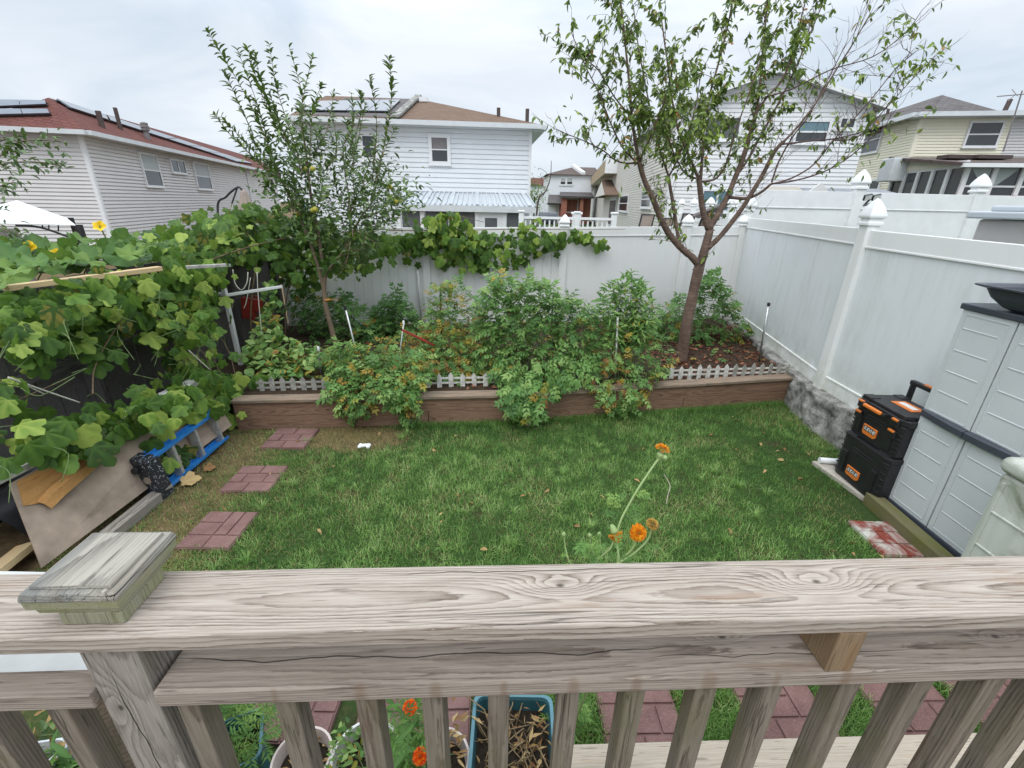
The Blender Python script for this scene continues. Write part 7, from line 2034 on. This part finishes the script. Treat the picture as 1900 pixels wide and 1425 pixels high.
b = MB(); b.box((q.x, q.y, q.z - .12), (.22, .22, .34)); b.box((q.x, q.y, q.z + .06), (.28, .28, .05)); b.build('pot', m_white, pt, bevel=.01)
ftan = plain('tan_mesh_fabric', (.33, .27, .225), .8, .1, 20)
def lounge(px, py0, py1, y, lean, wdt):
    top = AY(px, py0, y); base = Vector((top.x - lean * .5, y - .15, zf_ + .32))
    t = thing('lounge_chair', Vector((base.x, y, zf_)), 'lounge chair', 'lounge chair', 'lounge chairs on the neighbour deck')
    d = (top - base); ln = d.length; X = Vector((.86, .5, 0)) * (wdt / 2)
    b = MB(); b.add([base - X, base + X, top + X, top - X], [(0, 1, 2, 3)]); o = b.build('backrest', ftan, t); md = o.modifiers.new('thick', 'SOLIDIFY'); md.thickness = .02
    b = MB(); b.tube([base - X, top - X * 1.0, top + X, base + X], .022, 7)
    f = Vector((lean * 1.1, -.9, 0)); b.tube([base - X, base - X + f, base - X + f - Vector((0, 0, .3))], .02, 6); b.tube([base + X, base + X + f, base + X + f - Vector((0, 0, .3))], .02, 6); b.tube([base - X, base - X - Vector((0, 0, .3))], .02, 6); b.tube([base + X, base + X - Vector((0, 0, .3))], .02, 6); b.build('frame', m_blackrough, t)
    b = MB(); b.add([base - X, base + X, base + X + f, base - X + f], [(0, 1, 2, 3)]); o = b.build('seat', ftan, t); md = o.modifiers.new('thick', 'SOLIDIFY'); md.thickness = .02
    return t
for (px, p0, l, ln) in ((1203, 398, 'leftmost tan mesh lounge chair behind the back fence', .3), (1240, 405, 'tan lounge chair leaning right, half hidden by the left cherry limb', .45), (1279, 397, 'tan lounge chair between the two middle cherry limbs', .3), (1316, 398, 'rightmost tan lounge chair, right of the upright cherry limb', .5)):
    lounge(px, p0, 425, 11.6, ln, .42)['label'] = l
# gazebo and folded umbrella on the left
gz = thing('gazebo', AY(60, 430, 9.4), 'white canopy gazebo with black metal frame at the left edge', 'gazebo')
yg = 9.4; e0 = AY(-110, 418, yg); e1 = AY(140, 417, yg); zE = e1.z; ap_ = Vector(((e0.x + e1.x) / 2 - 1.2, yg + 1.5, AY(0, 385, yg + 1.2).z + .15))
b = MB(); e2 = e1 + Vector((-2.7, 2.7, 0)); e3 = e0 + Vector((-2.7, 2.7, 0))
for p, q in ((e0, e1), (e1, e2), (e2, e3), (e3, e0)):
    slab(b, [Vector((p.x, p.y, zE)), Vector((q.x, q.y, zE)), ap_], .02)
b.build('canopy', m_white, gz)
b = MB()
for p in (e0, e1, e2, e3):
    q = Vector((p.x * .985 + e0.x * .005 - .05, p.y + .05, 0)); b.box((q.x, q.y, zE / 2), (.08, .08, zE))
b.build('post', m_blackrough, gz)
b = MB(); pA = AY(30, 418, yg + .05); pB = AY(128, 440, yg + .05); b.tube(smooth_path([pA, AY(75, 422, yg + .05), pB], 5), .022, 6)
for t in (.3, .5, .62, .8):
    px = 30 + 98 * t; b.tube([AY(px, 418 + 22 * t * t * .8, yg + .05), Vector((AY(px, 418, yg + .05).x, yg + .05, zE - .01))], .012, 5)
b.build('bracket', m_blackrough, gz)
um = thing('umbrella', AY(430, 390, 11.0), 'folded beige cantilever umbrella on a dark curved arm before the grey house', 'umbrella')
yu = 11.0; b = MB(); b.tube(smooth_path([Vector((AY(402, 400, yu).x, yu, .1)), AY(404, 395, yu), AY(420, 365, yu), AY(440, 348, yu), AY(449, 352, yu)], 5), .024, 7); b.tube([AY(430, 378, yu), AY(440, 350, yu)], .017, 6); b.build('arm', m_blackrough, um)
q = AY(449, 352, yu); b = MB(); hh = q.z - AY(452, 388, yu).z; n = 20
pr = [(.02, 0), (.05, -.12 * hh), (.08, -.4 * hh), (.13, -.8 * hh), (.15, -1.2 * hh)]
vs = []
for r_, z_ in pr:
    for k in range(n): a = 2 * math.pi * k / n; rr = r_ * (1 + .25 * (k % 2)); vs.append((q.x + .03 + rr * math.cos(a), q.y + rr * math.sin(a), q.z + z_))
b.add(vs, [(i * n + k, (i + 1) * n + k, (i + 1) * n + (k + 1) % n, i * n + (k + 1) % n) for i in range(len(pr) - 1) for k in range(n)]); b.build('canopy', ftan, um)
# grey panel wall at the far left edge
q0, q1 = AY(-60, 425, 8.6), AY(30, 424, 8.6); b = MB()
for i in range(8):
    b.box((q0.x + (q1.x - q0.x) * (i + .5) / 8, 8.6, q1.z / 2), ((q1.x - q0.x) / 8 - .01, .04, q1.z))
tag(b.build('panel_fence', m_ventg), 'grey panel fence behind the squash leaves at the left edge', 'fence')
# thin bare sapling and shrub between the houses
q = AY(997, 380, 19.0); sp_ = thing('sapling', Vector((q.x, 19, 0)), 'thin bare young tree between the white house and the cream house', 'tree')
b = MB(); b.tube(smooth_path([Vector((q.x, 19, 0)), q, AY(1012, 355, 19), AY(1021, 330, 19), AY(1023, 298, 19)], 4), [.05 - .0025 * i for i in range(17)], 5); b.build('trunk', m_vent, sp_)
b = MB(); b.tube([AY(1012, 355, 19), AY(1006, 340, 19), AY(1003, 322, 19)], .012, 4); b.tube([AY(1021, 330, 19), AY(1012, 318, 19), AY(1002, 312, 19)], .01, 4); b.tube([AY(1004, 368, 19), AY(1015, 352, 19)], .01, 4); b.build('twigs', m_vent, sp_)
q = AY(992, 365, 30.0); sb = thing('shrub', Vector((q.x, 30, 0)), 'small grey-green shrub tree by the right corner of the white house', 'shrub'); n = 420
P = np.array(tuple(q))[None] + rng.normal(0, 1, (n, 3)) * np.array([.32, .3, .55]); V, F, T = scatter(T_LAN, P, rng.normal(0, 1, (n, 3)), rng.normal(0, 1, (n, 3)) + np.array([0, -.3, .8]), rng.uniform(.12, .2, n), rng.uniform(.3, .95, n)); fast('foliage', V, F, T, m_tom, sb)
b = MB(); b.tube([Vector((q.x, 30, 0)), Vector((q.x, 30, q.z))], .05, 5); b.build('trunk', m_vent, sb)

# ------------------------------------------------------------ pots, planters and marigolds below the railing
m_pot = plain('white_plastic_pot', (0.66, 0.645, 0.62), 0.5, 0.12, 8)
m_potpink = plain('pinkish_plastic_pot', (0.60, 0.51, 0.47), 0.55, 0.12, 8)
m_teal = plain('teal_plastic', (0.035, 0.13, 0.155), 0.45, 0.2, 8)
m_tealrim = plain('teal_rim', (0.075, 0.20, 0.24), 0.4, 0.15, 8)
m_potgrey = plain('pale_grey_plastic', (0.55, 0.57, 0.60), 0.45, 0.1, 8)
m_potsoil = plain('potting_soil', (0.035, 0.027, 0.02), 0.95, 0.5, 40, 1.0, spec=.1, bscale=120)
def pot(name, c, r, h, mat, label, cat='pot'):
    t = thing(name, (c[0], c[1], 0), label, cat); b = MB(); x, y = c
    b.lathe((x, y, 0), [(r * .72, .002), (r * .95, h - .03), (r * .95, h - .028), (r * 1.03, h - .026), (r * 1.03, h), (r * .95, h), (r * .92, h - .03), (r * .86, h - .075)], 30, caps=False)
    b.lathe((x, y, 0), [(.001, .003), (r * .72, .003)], 30, caps=False)
    b.build('pot_wall', mat, t, smooth=False)
    b = MB(); n = 18; vs = [(x, y, h - .06)]
    for k in range(n): a = 2 * math.pi * k / n; vs.append((x + r * .87 * math.cos(a), y + r * .87 * math.sin(a), h - .07 + random.uniform(-.006, .006)))
    b.add(vs, [(0, 1 + k, 1 + (k + 1) % n) for k in range(n)]); b.build('soil', m_potsoil, t); return t
def trough(name, cx, cy, sx, sy, h, label, rot=0.0, mat=None, rim=None):
    t = thing(name, (cx, cy, 0), label, 'planter'); M = Matrix.Translation((cx, cy, 0)) @ Matrix.Rotation(rot, 4, 'Z')
    def ring(hx, hy, z, r=.035, n=4):
        o = []
        for ux, uy, a0 in ((hx - r, hy - r, 0), (-hx + r, hy - r, 90), (-hx + r, -hy + r, 180), (hx - r, -hy + r, 270)):
            for k in range(n + 1): a = R(a0 + 90 * k / n); o.append(M @ Vector((ux + r * math.cos(a), uy + r * math.sin(a), z)))
        return o
    def shell(rings, name, mt, par):
        b = MB(); m = len(rings[0]); b.add([q for r_ in rings for q in r_], [(i * m + k, i * m + (k + 1) % m, (i + 1) * m + (k + 1) % m, (i + 1) * m + k) for i in range(len(rings) - 1) for k in range(m)]); return b.build(name, mt, par)
    w_ = shell([ring(sx * .42, sy * .45, .002), ring(sx * .47, sy * .48, h - .02), ring(sx * .455, sy * .465, h - .021), ring(sx * .43, sy * .45, h - .10)], 'planter_wall', mat or m_teal, t)
    shell([ring(sx * .47, sy * .48, h - .03), ring(sx * .5, sy * .5, h - .022), ring(sx * .5, sy * .5, h), ring(sx * .46, sy * .47, h), ring(sx * .455, sy * .465, h - .02)], 'planter_rim', rim or m_tealrim, t)
    b = MB(); q = ring(sx * .435, sy * .455, h - .085); b.add(q, [tuple(range(len(q)))]); b.build('soil', m_potsoil, t); return t
p1 = G(560, 1405, .3); pot('plant_pot', (p1.x, p1.y), .115, .30, m_potpink, 'pinkish-white plastic pot with dark soil left of the bigger white pot')
p2 = G(678, 1400, .3); pot('plant_pot', (p2.x, p2.y), .135, .30, m_pot, 'large white plastic pot with weeds, behind the third baluster')
p3 = G(816, 1408, .3); pot('plant_pot', (p3.x, p3.y), .12, .30, m_potpink, 'pinkish pot with dark soil beside the teal trough planter')
p3b = G(745, 1440, .28); pot('plant_pot', (p3b.x, p3b.y), .09, .27, m_pot, 'white pot holding the red-orange marigolds')
tr1 = trough('planter', .035, 1.19, .36, .36, .32, 'teal trough planter with withered stems and soil below the middle balusters')
tr2 = trough('planter', G(462, 1375, .3).x - .10, G(462, 1375, .3).y - .02, .30, .22, .30, 'teal planter with bright green seedlings just right of the post', R(25))
q = G(178, 1420, .3); tr3 = trough('planter', q.x, q.y, .40, .30, .30, 'pale grey planter with grassy weeds left of the railing post', R(-20), m_potgrey, m_potgrey)
q = G(10, 1440, .3); trough('planter', q.x, q.y, .30, .24, .30, 'pale blue-grey planter at the bottom left corner', R(10), m_potgrey, m_potgrey)
q = AA(214, 1418, 1.55); b = MB(); b.lathe((q.x, q.y, q.z - .12), [(.02, 0), (.05, .02), (.05, .11), (.03, .125)], 14); tag(b.build('yellow_cup', m_yflower, smooth=False), 'small yellow plastic cup beside the grey planter at the bottom left', 'cup')
b = MB(); b.tube([Vector((q.x, q.y, 0)), Vector((q.x, q.y, q.z - .12))], .012, 6); tag(b.build('stick', m_oldwhite), 'thin stick under the yellow cup', 'stick')

def weeds(name, c, r, h, n, tmpl, mat, size, label, lo=.1, hi=.9, up=.8, spread=1.0, z0=.24):
    t = thing(name, (c[0], c[1], z0), label, 'plant'); a = rng.uniform(0, 6.28, n); rr = r * np.sqrt(rng.random(n)) * spread; zz = z0 + h * rng.random(n) ** 1.2
    P = np.stack([c[0] + rr * np.cos(a), c[1] + rr * np.sin(a), zz], 1); D = np.stack([np.cos(a) * .8 + rn(n, .5), np.sin(a) * .8 + rn(n, .5), up * .4 + rn(n, .4)], 1); N = np.stack([rn(n, .4), -.2 + rn(n, .4), np.ones(n)], 1)
    leaves_multi('foliage', tmpl, P, D, N, rng.uniform(*size, n), rng.uniform(lo, hi, n), mat, t)
    stems('stems', [[Vector((c[0] + random.uniform(-.3, .3) * r, c[1] + random.uniform(-.3, .3) * r, z0 - .03)), Vector(P[random.randrange(n)]) * .5 + Vector((c[0], c[1], z0)) * .5, Vector(P[random.randrange(n)])] for _ in range(9)], .0035, m_stem, t); return t
weeds('weeds', (p2.x, p2.y), .13, .16, 220, [T_LAN2, t_small(.5)], m_tom, (.02, .045), 'low yellow-green weeds in the large white pot', .1, 1)
weeds('weeds', (p1.x + .01, p1.y), .08, .06, 26, [t_small(.25)], m_litter, (.03, .07), 'few dry wisps in the pinkish pot on the left', 0, 1)
weeds('wilted_plant', (p3.x, p3.y + .02), .10, .30, 90, [t_small(.4), T_NAR], m_litter, (.02, .05), 'dry brownish plant standing in the pinkish pot by the teal trough', 0, 1)
weeds('seedlings', (tr2.location.x, tr2.location.y), .17, .28, 150, T_MAR, m_mari, (.06, .12), 'bright green feathery seedlings in the teal planter by the post', .3, 1)
weeds('grass_weeds', (tr3.location.x, tr3.location.y), .17, .16, 170, [T_NAR], m_mari, (.06, .12), 'grassy weeds in the pale grey planter', .1, .7)
q = G(60, 1345, .3); weeds('withered_plant', (q.x, q.y), .26, .30, 260, [T_LAN2, t_small(.5)], m_litter, (.03, .07), 'withered brown plant at the bottom left corner behind the railing', 0, .8, z0=.05)
q = G(40, 1390, .3); weeds('leafy_weed', (q.x, q.y), .16, .22, 120, [T_LAN2], m_apple, (.05, .09), 'dark green leafy weed at the bottom left corner', .2, .8, z0=.08)
q = G(215, 1335, .2); weeds('straw_heap', (q.x, q.y), .16, .12, 130, [t_small(.15)], m_litter, (.06, .15), 'heap of pale straw and dry stems left of the post', .3, 1, z0=.03)
# withered stems in the teal trough
wt_ = thing('withered_plant', (.04, 1.2, .25), 'brown withered stems hanging in the teal trough planter', 'plant'); pp = []
for _ in range(34):
    a = Vector((.04 + random.uniform(-.13, .13), 1.19 + random.uniform(-.13, .13), .24)); pp.append([a, a + Vector((random.gauss(0, .04), random.gauss(0, .04), random.uniform(.02, .12))), a + Vector((random.gauss(0, .10), random.gauss(0, .10), random.uniform(-.02, .10)))])
stems('stems', pp, .004, plain('dry_brown_stem', (.20, .14, .07), .8, .4, 20), wt_)
n = 120; P = np.stack([.04 + rng.uniform(-.14, .14, n), 1.19 + rng.uniform(-.14, .14, n), .25 + .06 * rng.random(n)], 1); leaves_multi('foliage', [t_small(.25)], P, rng.normal(0, 1, (n, 3)), rng.normal(0, .4, (n, 3)) + np.array([0, 0, 1]), rng.uniform(.03, .07, n), rng.random(n), m_litter, wt_)

def pompon(c, r, mat, parent, d=(0, 0, 1), name='flower', n=90, flat=.55):
    """double marigold head from many petals"""
    d = Vector(d).normalized(); q = np.array(d.to_track_quat('Z', 'Y').to_matrix())
    k = np.arange(n); rad = np.sqrt((k + .5) / n); a = k * 2.39996
    loc = np.stack([rad * np.cos(a) * r * .55, rad * np.sin(a) * r * .55, (1 - rad ** 2) * r * flat], 1); dr = np.stack([np.cos(a) * (.25 + rad), np.sin(a) * (.25 + rad), 1.1 - rad * 1.0], 1)
    nr = np.stack([-np.cos(a) * .6, -np.sin(a) * .6, np.ones(n)], 1)
    P = loc @ q.T + np.array(tuple(c)); V, F, T = scatter(t_small(.75, .10), P, dr @ q.T, nr @ q.T, rng.uniform(.38, .52, n) * r, rng.random(n))
    return fast(name, V, F, T, mat, parent)
def flowermat(name, a, b_, c_):
    return leafmat(name, [(0, a), (.5, b_), (1, c_)], .2, .55, .2)
f_or = flowermat('marigold_orange', (.62, .15, .008), (.80, .27, .012), (.88, .42, .02)); f_red = flowermat('marigold_red', (.60, .03, .006), (.82, .09, .008), (.90, .22, .01)); f_dead = flowermat('marigold_wilted', (.25, .12, .04), (.42, .24, .06), (.55, .38, .08))
def calyx(c, d, r, ln, mat, parent):
    d = Vector(d).normalized(); M = Matrix.Translation(c) @ d.to_track_quat('Z', 'Y').to_matrix().to_4x4(); b = MB()
    b.lathe((0, 0, 0), [(r * .25, -ln), (r * .75, -ln * .75), (r, -ln * .2), (r * 1.05, 0)], 12, M); b.build('calyx', mat, parent, smooth=True)
mg = thing('marigold', AA(1130, 1060, 1.30), 'tall leggy marigold with orange heads rising just beyond the rail', 'flower')
root = G(1054, 1372, .25); hub = AA(1145, 1065, 1.28)
tip = AA(1226, 848, 1.34); pb = AA(1150, 970, 1.30)
pth = [root, root.lerp(hub, .6) + Vector((.02, 0, 0)), hub, AA(1144, 1000, 1.29), AA(1151, 968, 1.30), AA(1166, 938, 1.31), AA(1184, 907, 1.32), AA(1203, 878, 1.33), AA(1217, 858, 1.335), tip]
b = MB(); sp1 = smooth_path(pth, 5); b.tube(sp1, [.006] * 12 + [.0034] * (len(sp1) - 12), 8); b.build('stem', m_mari_stem := plain('pale_green_stem', (.24, .34, .12), .5, .15, 20), mg, smooth=True)
calyx(tip + Vector((0, 0, .012)), (.18, -.05, 1), .011, .036, m_mari_stem, mg); pompon(AA(1229, 834, 1.345), .026, f_or, mg, (.25, .1, 1), n=60, flat=.3)
for (px, py, ax, mat, r, dd) in ((1183, 988, 1.27, f_or, .027, (.05, -.9, .5)), (1141, 989, 1.28, f_or, .024, (.35, -.5, -.7)), (1210, 973, 1.30, f_dead, .021, (.2, -.4, .9))):
    c = AA(px, py, ax); pompon(c, r, mat, mg, dd, n=110, flat=.7 if mat is f_or else .4)
    e = AA(px - 8, py + 28, ax); b = MB(); b.tube(smooth_path([c, e, AA(px - 35, py + 55, 1.28), AA(1120, 1075, 1.27), root.lerp(hub, .7)], 4), .0035, 6); b.build('flower_stalk', m_wood_st := m_mari_stem, mg, smooth=True)
    calyx(c, Vector(dd) * 1.0, .011, .026, m_mari_stem, mg)
P, D, N = [], [], []
for (px, py, dx) in ((1163, 930, -1), (1175, 918, 1), (1156, 944, -1), (1160, 944, 1), (1152, 957, -1), (1158, 958, 1), (1150, 965, -1), (1160, 968, 1), (1165, 915, -1), (1180, 916, 1)):
    P.append(tuple(AA(px, py, 1.31))); D.append((dx * random.uniform(.7, 1), random.gauss(0, .5), random.uniform(.1, .5))); N.append((0, -.3, 1))
for k in range(46):
    px = random.gauss(1130, 36); py = random.uniform(1000, 1060); P.append(tuple(AA(px, py, 1.29 + random.gauss(0, .05)))); D.append((random.gauss(0, 1), random.gauss(0, .8), random.gauss(.2, .5))); N.append((random.gauss(0, .3), -.3, 1))
n = len(P); leaves_multi('foliage', T_MAR, np.array(P), np.array(D), np.array(N), rng.uniform(.03, .065, n), rng.random(n), m_mari, mg)
for px, py in ((1046, 992), (1094, 994), (1112, 992), (1234, 850)):
    c = AA(px, py, 1.30); b = MB(); b.lathe((c.x, c.y, c.z - .008), [(.001, 0), (.006, .004), (.007, .010), (.003, .016)], 8); b.build('bud', m_mari_stem, mg, smooth=True)
    if px < 1200:
        b = MB(); b.tube(smooth_path([c, AA(px + 4, 1020, 1.30), AA(px + 16, 1050, 1.29), root.lerp(hub, .85)], 4), .0025, 5); b.build('flower_stalk', m_mari_stem, mg, smooth=True)
mr = thing('marigold', (p3b.x, p3b.y, .24), 'bushy marigold with two red-orange flowers between the balusters', 'flower')
for px, py, ax, r in ((761, 1313, 1.47, .026), (780, 1403, 1.42, .027)):
    c = AA(px, py, ax); pompon(c, r, f_red, mr, (0, -.45, 1), n=90); b = MB(); b.tube(smooth_path([c, c + Vector((.0, .01, -.12)), Vector((p3b.x, p3b.y, .24))], 4), .004, 6); b.build('flower_stalk', m_mari_stem, mr, smooth=True)
P, D, N = [], [], []
for x, y in in_poly([(725, 1300), (770, 1300), (800, 1310), (805, 1425), (770, 1440), (715, 1430), (705, 1370), (735, 1330)], 190):
    P.append(tuple(AA(x, y, 1.58 + random.gauss(0, .09)))); D.append((random.gauss(0, 1), random.gauss(0, 1), random.gauss(.3, .5))); N.append((random.gauss(0, .4), random.gauss(-.1, .4), 1))
n = len(P); leaves_multi('foliage', T_MAR + [T_NAR], np.array(P), np.array(D), np.array(N), rng.uniform(.05, .10, n), rng.random(n), m_mari, mr)
q = G(1048, 1315, .2); weeds('feathery_weed', (q.x - .02, q.y), .08, .25, 60, T_MAR, m_mari, (.06, .1), 'feathery green weed at the right rim of the teal trough', .3, .9, z0=.05)
